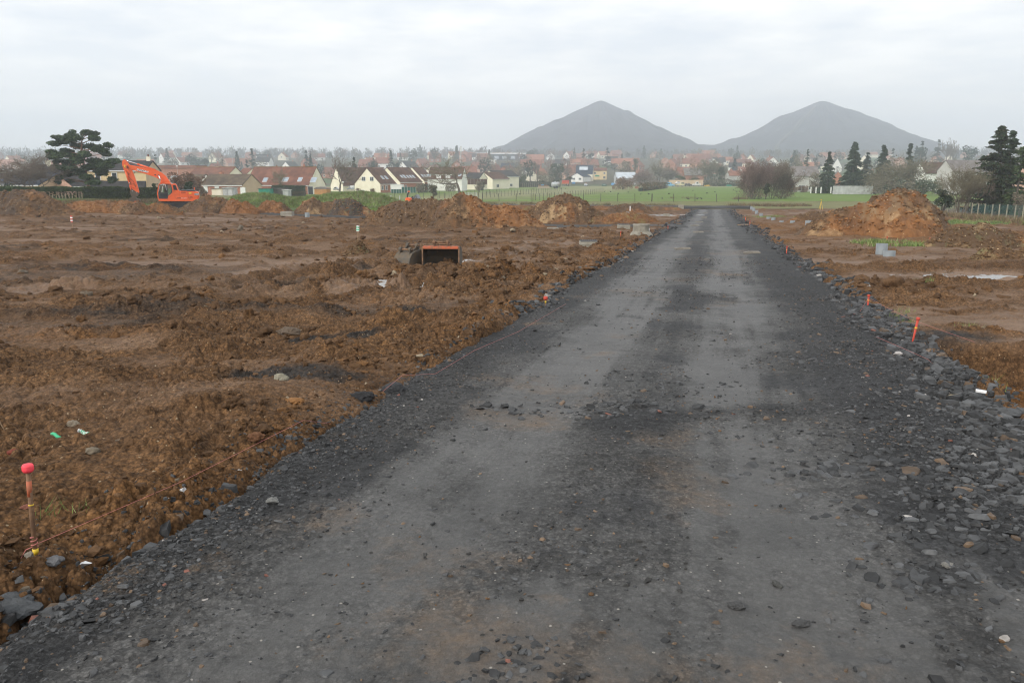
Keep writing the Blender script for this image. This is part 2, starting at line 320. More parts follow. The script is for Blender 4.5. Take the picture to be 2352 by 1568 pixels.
def ground(x, y, sp, road_gap=True):
    """height and masks of the churned ground; sp = local vertex spacing (finer octaves fade where they cannot be meshed)"""
    z = T(x, y); s, t = road_st(x, y)
    def lod(c): return np.clip(c / (2.2 * sp) - .35, 0, 1)
    # large dry-wet pattern, streaked along the level
    a = fbm(x * .10 + 3, y * .17, 11, 5); b = fbm(x * .35, y * .6, 12, 5); c = fbm(x * .07 + 9, y * .14 + 4, 13, 4)
    left = sm(-t, -.2, .3); right = sm(t - RW, -.2, .3)
    wet = .8 * sm(a * .7 + b * .6 + .25 * fbm(x * 1.5, y * 1.9, 14, 3), .26, .72) * sm(y, 9, 17)
    wet = np.maximum(wet, right * sm(b * .9 + c * .6 + .35 * fbm(x * 1.3, y * 2.2, 15, 4), -.25, .45) * sm(y, 6.5, 9) * (1 - .85 * sm(y, 24, 38)) * .85)
    rough = (1 - .88 * wet) * (1 + .5 * sm(y, 20, 45))
    churn = sm(fbm(x * .42, y * .75, 16, 4) + .3 * fbm(x * 1.7, y * 2.2, 17, 3) + .25 * fbm(x * 5, y * 6, 18, 3), -.42, .30); rough = rough * (.58 + .62 * churn); wet = np.maximum(wet, .42 * (1 - churn) * sm(y, 4, 7))
    # churned ridge in front of the road edge and round the buckets
    bank = left * np.exp(-((t + .9) / .75) ** 2) * (1 - sm(y, 8, 13)) * (.6 + .6 * vn(s * .8, s * 0, 72))
    z = z + .17 * np.clip(bank, 0, 2)
    r_b = np.hypot((x + 1.95), (y - 18.6) * .8); rough = rough + .7 * np.exp(-(r_b / 2.6) ** 2) * (1 - wet * .6)
    chz = left * sm(y, 9, 12) * (1 - sm(y, 38, 46)) * np.exp(-np.clip(-t - .3, 0, 99) / 4.2); rough = np.maximum(rough, .25) + .55 * chz
    band = right * np.exp(-((y - 15.2 - .25 * (x - 7) - .5 * vn(x * .5, y * 0, 74)) / 1.1) ** 2) + right * np.exp(-((y - 20 - .1 * (x - 7)) / .7) ** 2)
    wet = wet * (1 - np.clip(band, 0, 1)); rough = rough + .8 * band; z = z + .10 * band
    f1, f2, i1 = worley(x * 1.5 + .35 * fbm(x * 2, y * 2, 20, 2), y * 1.5, 21)
    z = z + rough * .085 * (np.clip(.75 - f1, 0, 1) ** 1.2) * (.3 + 1.2 * i1) * lod(.65)
    z = z + rough * .075 * fbm(x * .9, y * .9, 22, 3) * lod(1.0)
    vary = np.clip(.62 + .75 * fbm(x * 1.2, y * 1.2, 29, 3), .12, 1.5)
    g1, g2, j1 = worley(x * 4.3 + .4 * fbm(x * 6, y * 6, 23, 2), y * 4.3 + .4 * fbm(x * 6 + 40, y * 6, 24, 2), 25)
    z = z + vary * rough * .090 * (np.clip(.7 - g1, 0, 1)) * (j1 > .2) * (.4 + j1) * lod(.23)
    k1, k2, l1 = worley(x * 11 + .3 * fbm(x * 15, y * 15, 26, 2), y * 11, 27)
    z = z + (.35 + .65 * vary) * rough * (.050 * np.clip(.7 - k1, 0, 1) * (.2 + 1.3 * l1) - .016 * np.exp(-((k2 - k1) / .14) ** 2)) * lod(.09)
    z = z - vary * rough * .024 * np.exp(-((g2 - g1) / .10) ** 2) * lod(.20)
    z = z + (.25 + .75 * rough) * .018 * fbm(x * 22, y * 22, 28, 3, .6) * lod(.05)
    # vehicle ruts parallel to the road on the left, and a few crossing ones
    rut = 0
    for tc_, s0, s1 in ((-1.7, 13, 40), (-3.4, 15, 44), (-5.4, 11, 30), (-7.0, 11, 30)):
        q = t - tc_ - .25 * vn(s * .25, s * 0 + tc_, 75); e_ = sm(s, s0, s0 + 3) * (1 - sm(s, s1 - 6, s1))
        rut = rut + e_ * (-.085 * np.exp(-(q / .2) ** 2) + .075 * np.exp(-((np.abs(q) - .42) / .17) ** 2))
    for yc, x0, x1 in ((30, -40, -4), (32.2, -44, -6), (24, -30, -9), (26, -30, -9), (40, -45, -12), (42.2, -45, -12), (15.5, -20, -5), (17.4, -20, -5), (11.6, -12, -4)):
        q = y - yc - .12 * (x - x0) - .5 * vn(x * .2, x * 0 + yc, 76); e_ = sm(x, x0, x0 + 5) * (1 - sm(x, x1 - 5, x1))
        rut = rut + e_ * (-.05 * np.exp(-(q / .3) ** 2) + .05 * np.exp(-((np.abs(q) - .55) / .22) ** 2))
    z = z + rut
    pm, u = pit_mask(x, y)
    z = z - pm * (.58 + .08 * vn(x * 2, y * 2, 77))
    orange_pit = sm(pm, .5, .95); wall = np.clip(4 * pm * (1 - pm), 0, 1)
    rad = 0
    for X, Y, rx, ry, dp in PUD:
        w = np.exp(-(((x - X) / rx) ** 2 + ((y - Y) / ry) ** 2) * (1 + .5 * vn(x * 1.5, y * 1.5, 78))); z = z * 1 - dp * w - w * 0; rad = np.maximum(rad, w)
    wet = np.maximum(wet, sm(rad, .25, .6))
    # colour masks
    orange = sm(fbm(x * .28 + 20, y * .5, 31, 5) + .35 * fbm(x * 2.2, y * 2.2, 32, 4), .30, .95) * .75
    orange = np.maximum(orange, left * np.exp(-np.clip(-t, 0, 9) / 1.0) * sm(fbm(x * 1.1, y * 1.1, 33, 4), -.35, .5) * (1 - sm(y, 40, 70)) * .42)
    orange = np.maximum(orange, sm(pm, .5, .95) * .95); orange = np.maximum(orange, right * sm(y, 22, 40) * .55)
    orange = np.maximum(orange, sm(y, 60, 80) * .6 * sm(b, -.4, .5))
    dark = sm(fbm(x * .22 + 50, y * .55 + 7, 34, 5), .46, .8) * (1 - right * .6) * .45
    for px_, py_, rr in ((690, 862, .5), (830, 868, .38), (150, 740, 1.3), (250, 625, 3.2), (760, 775, .45), (2150, 778, .55), (60, 640, 2.5), (930, 725, .4)):
        g = G(px_, py_); d_ = np.hypot((x - g.x) / 1.7, y - g.y); dark = np.maximum(dark, (.55 if rr > 1 else 1) * (1 - sm(d_, rr * .4, rr * 1.15)) * (.6 + .5 * sm(fbm(x * 3, y * 3, 35, 3), -.2, .2)))
    wet = wet * (1 - .85 * orange_pit); dark = dark * (1 - .75 * wet); orange = np.maximum(orange * (1 - .8 * wet), .95 * orange_pit)
    wet = np.where(wall > .5, .15, wet)
    gr = 0
    for px_, py_, rx, ry in ((700, 471, 6, 3), (1120, 521, 2.3, 1.0), (2240, 513, 9, 5), (2110, 565, 1.2, .7), (1180, 521, 1, .8), (1330, 503, 1.5, 1.5), (1115, 1, 1, 1)):
        if py_ < 405: continue
        g = G(px_, py_); gr = np.maximum(gr, np.exp(-((x - g.x) / rx) ** 2 - ((y - g.y) / ry) ** 2))
    gr = sm(gr + .35 * fbm(x * .8, y * .8, 36, 4), .35, .8)
    gr = np.maximum(gr, sm(-x, 12, 20) * sm(y, 84, 93) * .9)
    # earth is cut away under the road bed
    inside = sm(t, -.05, .25) * (1 - sm(t - RW, -.25, .05))
    if road_gap: z = z - .30 * inside
    col = np.stack([np.clip(orange, 0, 1), np.clip(wet, 0, 1), np.clip(dark, 0, 1), np.clip(gr, 0, 1)], -1)
    return z, col
def polar(r0, r1, nr, cols):
    r = np.exp(np.linspace(math.log(r0), math.log(r1), nr)); A, B = np.meshgrid(cols, r); x = B * np.sin(A); y = B * np.cos(A)
    return x, y, B
def gridf(nr, nc):
    i = np.arange((nr - 1) * nc).reshape(nr - 1, nc)[:, :-1].ravel(); return np.stack([i, i + 1, i + nc + 1, i + nc], -1)
def acols(n, h, side=10): return np.concatenate([np.linspace(-1.35, -h, side, endpoint=False), np.linspace(-h, h, n), np.linspace(h, 1.35, side + 1)[1:]])
GC = acols(1060, R(37)); NR = 1450
X, Y, RR = polar(1.6, 165, NR, GC); SPC = RR * .0034
Zg, Cg = ground(X, Y, SPC)
YEND = 116.0
F = gridf(*X.shape); ok = (Y.ravel()[F] < YEND + 9.0).any(1) & (Y.ravel()[F] > .2).all(1)
Zg = np.where(Y > YEND - 1, T(X, Y) - .22 * sm(Y, YEND - 1, YEND + 3), Zg)
tag(mk('mud_ground', np.stack([X, Y, Zg], -1).reshape(-1, 3), [F[ok]], M['mud'], smooth=True, col=Cg.reshape(-1, 4)), kind='structure')
# open ground behind and beside the camera
xs = np.linspace(-60, 60, 41); ys = np.linspace(-40, 3.0, 20); xx, yy = np.meshgrid(xs, ys)
c0 = np.zeros((xx.size, 4)); c0[:, 1] = .3
tag(mk('rear_ground', np.stack([xx, yy, T(xx, yy) - .35 - .25 * (np.hypot(xx, yy) < 3.5)], -1).reshape(-1, 3), [gridf(20, 41)], M['mud'], smooth=True, col=c0), kind='structure')
# ---- road sheet
def road_h(s, t, sp):
    x, y = road_xy(s, t); z = T(x, y) + .03
    def lod(c): return np.clip(c / (2.2 * sp) - .35, 0, 1)
    w = RW; tr = np.exp(-((t - .26 * w - .1 * vn(s * .15, s * 0, 40)) / (.125 * w)) ** 2) + np.exp(-((t - .605 * w - .1 * vn(s * .15, s * 0 + 3, 40)) / (.125 * w)) ** 2)
    tr = tr * (1 - .75 * np.exp(-((s - 6.6 - .5 * (t - 2)) / .30) ** 2) * sm(t, 1.6, 2.2) )
    far = sm(s, 14, 40); trk = np.clip(tr * (1.08 + .4 * fbm(x * .7, y * .5, 41, 4) + .40 * fbm(s * .35, t * 7, 55, 4) + .2 * fbm(x * 5, y * 5, 56, 3)), 0, 1); trk = np.maximum(trk * (1 - .2 * far), far * .32 * sm(t, .3, .9) * (1 - sm(t, w - .9, w - .3)))
    near = (1 - sm(s, 3.4, 5.6)); trk = np.maximum(trk, near * sm(t, 1.25 + .2 * vn(s * 1.2, s * 0, 49), 2.0) * (1 - sm(t, 4.1, 4.9)) * (.8 + .35 * fbm(x * 1.1, y * 1.1, 48, 3) + .45 * fbm(s * .6, t * 6, 57, 4) + .3 * fbm(x * 6, y * 6, 58, 3)))
    loose = 1 - trk
    z = z - .035 * tr + .012 * fbm(x * 1.4, y * 1.4, 42, 3) * lod(.6)
    f1, f2, i1 = worley(x * 9 + .3 * fbm(x * 9, y * 9, 43, 2), y * 13, 44); z = z + (.10 + .9 * loose) * .020 * np.clip(.65 - f1, 0, 1) * (.2 + i1 * 1.4) * lod(.1)
    g1, g2, j1 = worley(x * 24, y * 30, 45); z = z + (.12 + .88 * loose) * .010 * np.clip(.65 - g1, 0, 1) * (.2 + 1.4 * j1) * lod(.04)
    p1, p2, q1 = worley(x * 7, y * 7, 46); z = z + trk * .006 * np.clip(f2 - f1, 0, .4) * (q1 > .35) * lod(.1)       # lips left by tyres in the fines
    z = z + .006 * trk * np.sin((s * 34 + 3 * vn(x * 2, y * 2, 52))) * sm(fbm(x * .9, y * .9, 53, 3), .12, .4) * lod(.16)    # tread print
    z = z + .005 * fbm(x * 40, y * 40, 47, 3) * lod(.03)
    eL = edge_n(s, 0.); eR = edge_n(s, 30.)
    drop = sm(-(t - eL), -.12, .45) + sm(t - w - eR, -.10, .5); z = z - .42 * drop
    mud = sm(fbm(x * .8, y * .8, 50, 5), .38, .9) * .6 * (1 - .4 * trk)
    mud = np.maximum(mud, sm(fbm(x * 2.4, y * 2.4, 54, 4), .35, .7) * sm(.9 - t, 0, .8) * .9); mud = np.maximum(mud, np.exp(-((s - 15.0) / .7) ** 2) * sm(t, 3.6, 4.6) * .9)
    mud = np.maximum(mud, .9 * sm(t, 4.5, 5.0) * (1 - sm(s, 2.2, 3.1)))
    dk = sm(loose + .35 * fbm(x * 1.2, y * 1.2, 51, 4), .45, .95) * .9
    col = np.stack([np.clip(trk, 0, 1), np.clip(mud, 0, 1), np.clip(dk, 0, 1), np.zeros_like(z)], -1)
    return x, y, z, col
s_ = np.concatenate([np.linspace(-4, .8, 12, endpoint=False), np.exp(np.linspace(math.log(.8), math.log(118.5), 950))])
t_ = np.linspace(-.5, RW + .6, 560)
TT, SS = np.meshgrid(t_, s_)
xr, yr, zr, cr = road_h(SS, TT, np.maximum(.0048 * np.abs(SS), .006) + .004)
tag(mk('slate_road', np.stack([xr, yr, zr], -1).reshape(-1, 3), [gridf(*SS.shape)], M['road'], smooth=True, col=cr.reshape(-1, 4)), kind='structure')
# ---- side road crossing the site on the left, and the dark bank at its end
def strip(name, pts, halfw, lift, seed):
    P_ = [G(*p) for p in pts]; ws = []
    n = 160; tt = np.linspace(0, len(P_) - 1, n); cx = np.interp(tt, range(len(P_)), [p.x for p in P_]); cy = np.interp(tt, range(len(P_)), [p.y for p in P_])
    dx = np.gradient(cx); dy = np.gradient(cy); l = np.hypot(dx, dy); nx, ny = -dy / l, dx / l
    o = np.linspace(-1, 1, 24); A = cx[:, None] + nx[:, None] * o * halfw; B = cy[:, None] + ny[:, None] * o * halfw
    zz = T(A, B) + lift * (1 - np.abs(o) ** 4)[None, :] * 1.0 - .12 * (np.abs(o) > .93)[None, :] + .05 * fbm(A * .9, B * .9, seed, 3)
    c = np.zeros((A.size, 4)); c[:, 0] = np.clip(.15 + .5 * vn(A * .3, B * .3, seed + 1).ravel(), 0, 1); c[:, 2] = .5
    tag(mk(name, np.stack([A, B, zz], -1).reshape(-1, 3), [gridf(n, 24)], M['road'], smooth=True, col=c), kind='structure')
strip('side_road', [(1560, 521), (1430, 522), (1300, 523), (1100, 515), (860, 502), (640, 494), (500, 488), (430, 484)], 1.7, .16, 80)
strip('far_side_road', [(1720, 478.5), (1600, 478.5), (1520, 478), (1420, 477.5), (1300, 476.5), (1120, 474.5)], 2.2, .35, 84)
# ---- puddle water
def puddle(i, lift, k=1.0):
    Xp, Yp, rx, ry, dp = PUD[i]; n = 60; a = np.linspace(0, 2 * math.pi, n, endpoint=False)
    rr = 1.25 * k * (1 + .12 * vn(a * 2, a * 0 + i, 90)); x = Xp + rx * rr * np.cos(a); y = Yp + ry * rr * np.sin(a)
    z0 = float(T(Xp, Yp)) - dp + lift; slope = float(T(Xp, Yp + .5) - T(Xp, Yp - .5)) * 0
    V = np.concatenate([[[Xp, Yp, z0]], np.stack([x, y, np.full(n, z0)], -1)]); f = np.array([[0, 1 + j, 1 + (j + 1) % n] for j in range(n)])
    tag(mk('puddle', V, [f], M['water'], smooth=True), kind='structure')
puddle(0, .035); puddle(1, .05, 1.1); puddle(2, .02); puddle(3, .02); puddle(4, .02); 
# ---- fields beyond the site, and the rising town ground
FC = acols(420, R(38), 14)
X, Y, RR = polar(100, 430, 260, FC)
lat = X; c = np.zeros(X.shape + (4,)); n0 = fbm(X * .03, Y * .06, 95, 4)
green = sm(Y, 149, 151.5) * (1 - sm(Y, 372 + 6 * n0, 392 + 6 * n0)); green = green * np.where(X < -26, sm(Y, 1, 2) * .75, 1)
pth = np.exp(-((X - (Y - 150) * .33 + 22) / (6 + .05 * Y)) ** 2) * sm(Y, 152, 175) * .9
c[..., 0] = np.clip(green - .7 * pth, 0, 1) * (.8 + .2 * n0); c[..., 1] = np.clip(pth + .9 * np.exp(-((Y - 384) / 14) ** 2), 0, 1)
c[..., 2] = np.exp(-((Y - 150.3) / .9) ** 2) * 1.0 + .5 * np.exp(-((Y - 118) / 2.0) ** 2); c[..., 3] = sm(Y, 392, 410)
c = np.clip(c, 0, 1)
Zf = T(X, Y) + .06 * fbm(X * .4, Y * .4, 96, 3); F = gridf(*X.shape); ok = (Y.ravel()[F] > YEND - .5).all(1)
tag(mk('field', np.stack([X, Y, Zf], -1).reshape(-1, 3), [F[ok]], M['field'], smooth=True, col=c.reshape(-1, 4)), kind='structure')
X, Y, RR = polar(425, 2560, 160, acols(200, R(40), 12)); Zf = T(X, Y) + 1.2 * fbm(X * .008, Y * .008, 97, 3) * sm(RR, 430, 600) - .05
c = np.zeros(X.shape + (4,)); c[..., 0] = sm(fbm(X * .01, Y * .01, 98, 3), .1, .5); F = gridf(*X.shape); ok = (Y.ravel()[F] > 300).all(1) & (np.abs(X.ravel()[F]) < 2400).all(1)
tag(mk('hillside', np.stack([X, Y, Zf], -1).reshape(-1, 3), [F[ok]], M['hill'], smooth=True, col=c.reshape(-1, 4)), kind='structure')
# ============================================================ STONES AND CLODS
def shards(N_, px, py, pz, size, flat, colr, seed, k=6):
    """N flat angular stones: two jittered rings and a cap"""
    g = np.random.default_rng(seed); th = (np.arange(k) + g.uniform(-.3, .3, (N_, k))) * 2 * np.pi / k + g.uniform(0, 6.28, (N_, 1))
    rb = size[:, None] * g.uniform(.6, 1.15, (N_, k)); el = g.uniform(.5, 1, (N_, 1)); rt = rb * g.uniform(.55, .92, (N_, k)); hh = (size * flat)[:, None]
    a = g.uniform(0, 6.28, (N_, 1)); tilt = g.normal(0, .22, (N_, 2))
    def ring(r, z, dz):
        lx = r * np.cos(th); ly = r * np.sin(th) * el; X_ = lx * np.cos(a) - ly * np.sin(a); Y_ = lx * np.sin(a) + ly * np.cos(a)
        return np.stack([X_ + px[:, None], Y_ + py[:, None], z + dz + pz[:, None] + X_ * tilt[:, :1] + Y_ * tilt[:, 1:]], -1)
    B_ = ring(rb, -hh * .6, 0); T_ = ring(rt, hh, g.uniform(-.35, .35, (N_, k)) * hh); Cc = T_.mean(1, keepdims=True) + np.array([0, 0, 1.]) * (hh[..., None] * g.uniform(-.1, .25, (N_, 1, 1)))
    V = np.concatenate([B_, T_, Cc], 1); nv = 2 * k + 1; off = (np.arange(N_) * nv)[:, None]
    q = np.array([[i, (i + 1) % k, k + (i + 1) % k, k + i] for i in range(k)]); tr = np.array([[k + i, k + (i + 1) % k, 2 * k] for i in range(k)])
    Fq = (off[:, None] + q[None]).reshape(-1, 4); Ft = (off[:, None] + tr[None]).reshape(-1, 3)
    C4 = np.concatenate([colr, np.ones((N_, 1))], 1); Cv = np.repeat(C4, nv, 0)
    return V.reshape(-1, 3), [Fq, Ft], Cv
def slate_cols(n, g, rust=.12):
    v = (.016 + .062 * g.random(n) ** 2)[:, None]; c_ = v * np.array([.98, 1.0, 1.03]); u = g.random(n)
    c_[u < rust] = g.uniform(.5, 1.3, ((u < rust).sum(), 1)) * np.array([.115, .078, .05]); c_[u > .997] = np.array([.30, .28, .26]); c_[(u > .976) & (u < .979)] = np.array([.17, .07, .05]); return c_
def zroad(s, t):
    x, y, z, c_ = road_h(s, t, np.full_like(s, .012)); return x, y, z
g = np.random.default_rng(3)
# (a) loose chips lying on the road
n = 64000; s = np.exp(g.uniform(math.log(2.2), math.log(26), n)); t = g.uniform(-.1, RW + .1, n)
x, y, z, cc = road_h(s, t, np.full(n, .012)); keep = g.random(n) < np.clip(1.0 - cc[:, 0] * .95, .10, 1) * np.clip(.3 + 1.0 * fbm(x * 1.1, y * 1.1, 7, 3), .15, 1); s, t, x, y, z = (q[keep] for q in (s, t, x, y, z)); n = len(s)
sz = np.clip(g.lognormal(math.log(.0075), .55, n), .0035, .04) * (1 + .03 * s)
V, Fs, Cv = shards(n, x, y, z - .1 * sz, sz, g.uniform(.12, .4, n), slate_cols(n, g, .16), 5)
tag(mk('slate_chips', V, Fs, M['slate'], col=Cv), kind='stuff')
# (b) rubble along both edges of the road
def rubble(n, s0, s1, side, spread, smin, smax, seed, zoff=0.0, bias=0.):
    g = np.random.default_rng(seed); s = np.exp(g.uniform(math.log(s0), math.log(s1), n)); e_ = g.normal(bias, spread, n)
    base = np.where(side < 0, edge_n(s, 0.) - .02, RW + edge_n(s, 30.) + .02); t = base + e_
    x, y = road_xy(s, t); zr_ = road_h(s, t, np.full(n, .02))[2]; zg_ = ground(x, y, np.full(n, .03))[0]; z = np.maximum(zr_, zg_)
    sz = np.exp(g.uniform(math.log(smin), math.log(smax), n)); return x, y, z + zoff * sz, sz, g
allx = []
for a in ((420, 3.0, 14, -1, .09, .012, .055, 11), (1000, 12, 60, -1, .13, .03, .11, 12), (700, 45, 115, -1, .25, .08, .2, 13), (4500, 3.0, 9, -1, .28, .004, .018, 14, 0., .2),
          (2600, 5.0, 14, 1, .17, .018, .10, 15, 0., -.14), (4000, 5.0, 16, 1, .4, .005, .025, 19, 0., -.5), (1100, 12, 60, 1, .16, .045, .13, 16), (600, 45, 115, 1, .25, .08, .2, 17), (2600, 3.0, 7, 1, .45, .006, .045, 18, 0., -.3)):
    allx.append(rubble(*a))
x, y, z, sz = (np.concatenate([q[i] for q in allx]) for i in range(4)); n = len(x)
V, Fs, Cv = shards(n, x, y, z - .12 * sz, sz, g.uniform(.15, .5, n), slate_cols(n, g, .035), 6)
tag(mk('edge_rubble', V, Fs, M['slate'], col=Cv), kind='stuff')
# (c) bands of bigger flat slabs pressed into the road
def slabs(spec, seed, name):
    g = np.random.default_rng(seed); xs_, ys_, zs_, ss_ = [], [], [], []
    for px_, py_, n_, rx, ry, smin, smax in spec:
        c_ = G(px_, py_); s, t = road_st(c_.x + g.normal(0, rx, n_), c_.y + g.normal(0, ry, n_)); X_, Y_, Z_ = zroad(s, t)
        xs_.append(X_); ys_.append(Y_); zs_.append(Z_); ss_.append(np.exp(g.uniform(math.log(smin), math.log(smax), n_)))
    x, y, z, sz = map(np.concatenate, (xs_, ys_, zs_, ss_)); n = len(x)
    V, Fs, Cv = shards(n, x, y, z - sz * .05, sz, g.uniform(.10, .26, n), slate_cols(n, g, .02) * 1.1, seed + 1, 7); tag(mk(name, V, Fs, M['slate'], col=Cv), kind='stuff')
slabs([(1330, 948, 70, .45, .12, .02, .07), (1460, 935, 50, .3, .10, .02, .075), (1540, 890, 60, .3, .25, .015, .05), (1900, 1085, 60, .25, .10, .025, .085), (2000, 1080, 50, .4, .25, .02, .06),
       (2130, 1180, 70, .3, .2, .02, .06), (2180, 1230, 60, .25, .15, .02, .07), (1750, 1000, 40, .4, .3, .012, .035), (2250, 1060, 90, .3, .25, .025, .07), (2300, 1130, 90, .25, .2, .025, .07),
       (1880, 1000, 60, .5, .35, .012, .04), (2050, 960, 90, .5, .4, .015, .05), (1150, 1545, 40, .12, .06, .012, .04), (1230, 1505, 30, .1, .06, .01, .03), (700, 1180, 80, .35, .2, .01, .03),
       (350, 1260, 120, .25, .2, .01, .035), (150, 1420, 120, .18, .12, .012, .04), (2290, 820, 60, .5, .3, .02, .06), (1940, 830, 60, .4, .3, .02, .06), (2200, 1350, 50, .2, .1, .02, .06),(2100,1330,30,.2,.1,.02,.07)], 21, 'slate_slabs')
# (d) mud clods
def ico(k):
    bm = bmesh.new(); bmesh.ops.create_icosphere(bm, subdivisions=k, radius=1); bm.verts.ensure_lookup_table()
    V = np.array([v.co[:] for v in bm.verts]); F_ = np.array([[v.index for v in f.verts] for f in bm.faces]); bm.free(); return V, F_
ICO = {1: ico(1), 2: ico(2), 3: ico(3)}
def clods(name, x, y, z, sz, colr, seed, amp=.32, k=1, smooth=False, rug=1.0):
    """lumps of earth: icospheres pushed in and out by random waves, so no two share an outline"""
    g = np.random.default_rng(seed); n = len(x); IV, IF = ICO[k]; sc = sz[:, None] * g.uniform(.55, 1.3, (n, 3)) * np.array([1, 1, .7]); a = g.uniform(0, 6.28, n)
    j = np.zeros((n, len(IV)))
    for fr, am in ((1.6, .28), (3.4, .26), (7.5, .20), (15, .10)):
        for q in range(3):
            w = g.normal(0, fr, (n, 3)); j += am * .6 * np.sin(np.einsum('nk,vk->nv', w, IV) + g.uniform(0, 6.28, (n, 1)))
    jit = (1 + j * rug + rug * g.normal(0, .07 if k > 1 else amp * .6, j.shape)).clip(.4, 1.8)[..., None]; V = IV[None] * jit * sc[:, None, :]
    ca, sa = np.cos(a)[:, None], np.sin(a)[:, None]; V = np.stack([V[..., 0] * ca - V[..., 1] * sa, V[..., 0] * sa + V[..., 1] * ca, V[..., 2]], -1) + np.stack([x, y, z], -1)[:, None]
    F_ = (IF[None] + (np.arange(n) * len(IV))[:, None, None]).reshape(-1, 3); C_ = np.repeat(np.concatenate([colr, np.ones((n, 1))], 1), len(IV), 0)
    return mk(name, V.reshape(-1, 3), [F_], M['clod'], smooth=smooth, col=C_)
def mud_cols(n, g, org=.25):
    c_ = g.uniform(.7, 1.2, (n, 1)) * np.array([.125, .070, .035]); u = g.random(n); c_[u < org] = g.uniform(.6, 1.2, ((u < org).sum(), 1)) * np.array([.165, .086, .037])
    c_[u > .98] = np.array([.17, .14, .105]); c_[u > .99] = np.array([.33, .27, .19]); return c_
def clod_field(n, gen, smin, smax, seed, org=.25):
    g = np.random.default_rng(seed); x, y = gen(g, n); s, t = road_st(x, y); k = (t < -.03) | (t > RW + .25); x, y = x[k], y[k]
    zz, cg = ground(x, y, np.full(len(x), .03)); k = (g.random(len(x)) > cg[:, 1] * .9) & (pit_mask(x, y)[0] < .3) & (g.random(len(x)) < sm(fbm(x * .7 + seed, y * .7, 401, 4), -.35, .55)); x, y, zz = x[k], y[k], zz[k]; n = len(x); sz = np.exp(g.uniform(math.log(smin), math.log(smax), n) - np.abs(g.normal(0, .35, n)))
    return x, y, zz, sz, mud_cols(n, g, org)
edge = lambda s0, s1, w: (lambda g, n: (lambda s, t: road_xy(s, t))(np.exp(g.uniform(math.log(s0), math.log(s1), n)), -np.abs(g.normal(0, w, n))))
parts = [clod_field(6500, edge(2.8, 8, 1.0), .005, .032, 41, .25), clod_field(2500, lambda g, n: (g.uniform(-7, 0, n), g.uniform(4.0, 12, n)), .008, .035, 42, .2),
         clod_field(4000, edge(8, 26, 2.4), .015, .07, 43, .15), clod_field(3500, lambda g, n: (g.uniform(-18, 3, n), g.uniform(9, 32, n)), .015, .07, 44, .12),
         clod_field(4500, lambda g, n: (g.uniform(5, 20, n), g.uniform(9, 34, n)), .015, .07, 46, .25), clod_field(1800, edge(20, 60, 5), .05, .13, 50, .2)]
x, y, z, sz, cl = (np.concatenate([p_[i] for p_ in parts]) for i in range(5))
tag(clods('mud_clods', x, y, z, sz, cl, 48), kind='stuff')
parts = [clod_field(1100, edge(2.9, 8.0, .55), .018, .085, 51, .35), clod_field(2600, lambda g, n: (g.uniform(-45, 6, n), g.uniform(25, 75, n)), .07, .2, 59, .15), clod_field(260, lambda g, n: (g.uniform(-6, 0, n), g.uniform(4.5, 12, n)), .02, .06, 52, .2), clod_field(900, edge(9, 26, 2.0), .04, .12, 53, .12),
         clod_field(500, lambda g, n: (g.uniform(-16, 3, n), g.uniform(9, 30, n)), .05, .15, 54, .12), clod_field(700, lambda g, n: (g.normal(-2.1, 1.4, n), g.normal(18.4, .8, n)), .05, .17, 55, .35),
         clod_field(700, lambda g, n: (lambda q: (q, 15.2 + .25 * (q - 7) + g.normal(0, .8, n)))(g.uniform(5.8, 14, n)), .05, .17, 56, .1), clod_field(500, lambda g, n: (g.uniform(-14, -4, n), 13.5 + g.normal(0, .8, n)), .05, .13, 57, .1)]
x, y, z, sz, cl = (np.concatenate([p_[i] for p_ in parts]) for i in range(5))
tag(clods('mud_lumps', x, y, z - sz * .05, sz, cl * .92, 58, k=3, smooth=True), kind='stuff')
# mud lumps dropped on the road
n = 600; s = np.exp(g.uniform(math.log(2.6), math.log(25), n)); t = g.uniform(.1, RW - .1, n); x, y, z = zroad(s, t)
tag(clods('road_crumbs', x, y, z, np.exp(g.uniform(math.log(.005), math.log(.016), n)), np.where(g.random((n, 1)) < .75, g.uniform(.05, .085, (n, 1)) * np.array([1, .98, .94]), np.array([.15, .09, .05])), 49), kind='stuff')
# ============================================================ HILLS: the two spoil cones
M['spoil'] = mat('spoil_shale', (.018, .018, .026), .95, .0, .03, c2=(.066, .060, .072), thr=(.3, .7), spec=.1)
def cone(name, apx, apy, base_y, lx, rx, D, seed, prof=None):
    top = P(apx, apy, D); zb = P(apx, base_y, D).z; Rl = (apx - lx) / FPX * D; Rr = (rx - apx) / FPX * D
    nr, na = 90, 260; th = np.linspace(0, 2 * math.pi, na); u = np.linspace(0, 1, nr)[:, None]
    c_, s_n = np.cos(th)[None], np.sin(th)[None]; Rad = np.where(c_ > 0, Rr, Rl) * np.abs(c_) + (Rl + Rr) / 2 * (1 - np.abs(c_))
    x = top.x + u * Rad * c_; y = D + u * Rad * s_n
    h = np.interp(u, [0, .02, .06, .30, .62, .85, 1.0], [1, .99, .958, .68, .325, .12, .0]) if prof is None else np.interp(u, *prof)
    hh = (top.z - zb); gully = fbm(th[None] * 9 + 0 * u, u * 2.2 + 0 * th[None], seed, 4) * sm(u, .05, .35) * 6.5 + fbm(x * .02, y * .02, seed + 3, 5) * 5.0 * sm(u, .05, .4)
    bump_ = 9 * np.exp(-((u - .27) / .06) ** 2) * np.exp(-((th[None] - .25) / .35) ** 2) if prof is None else 0
    z = zb + h * hh + gully + bump_ - 60 * sm(u, .93, 1)
    o = mk(name, np.stack([x, y, z], -1).reshape(-1, 3), [gridf(nr, na)], M['spoil'], smooth=True); return o, (top, Rl, Rr, D, zb, hh)
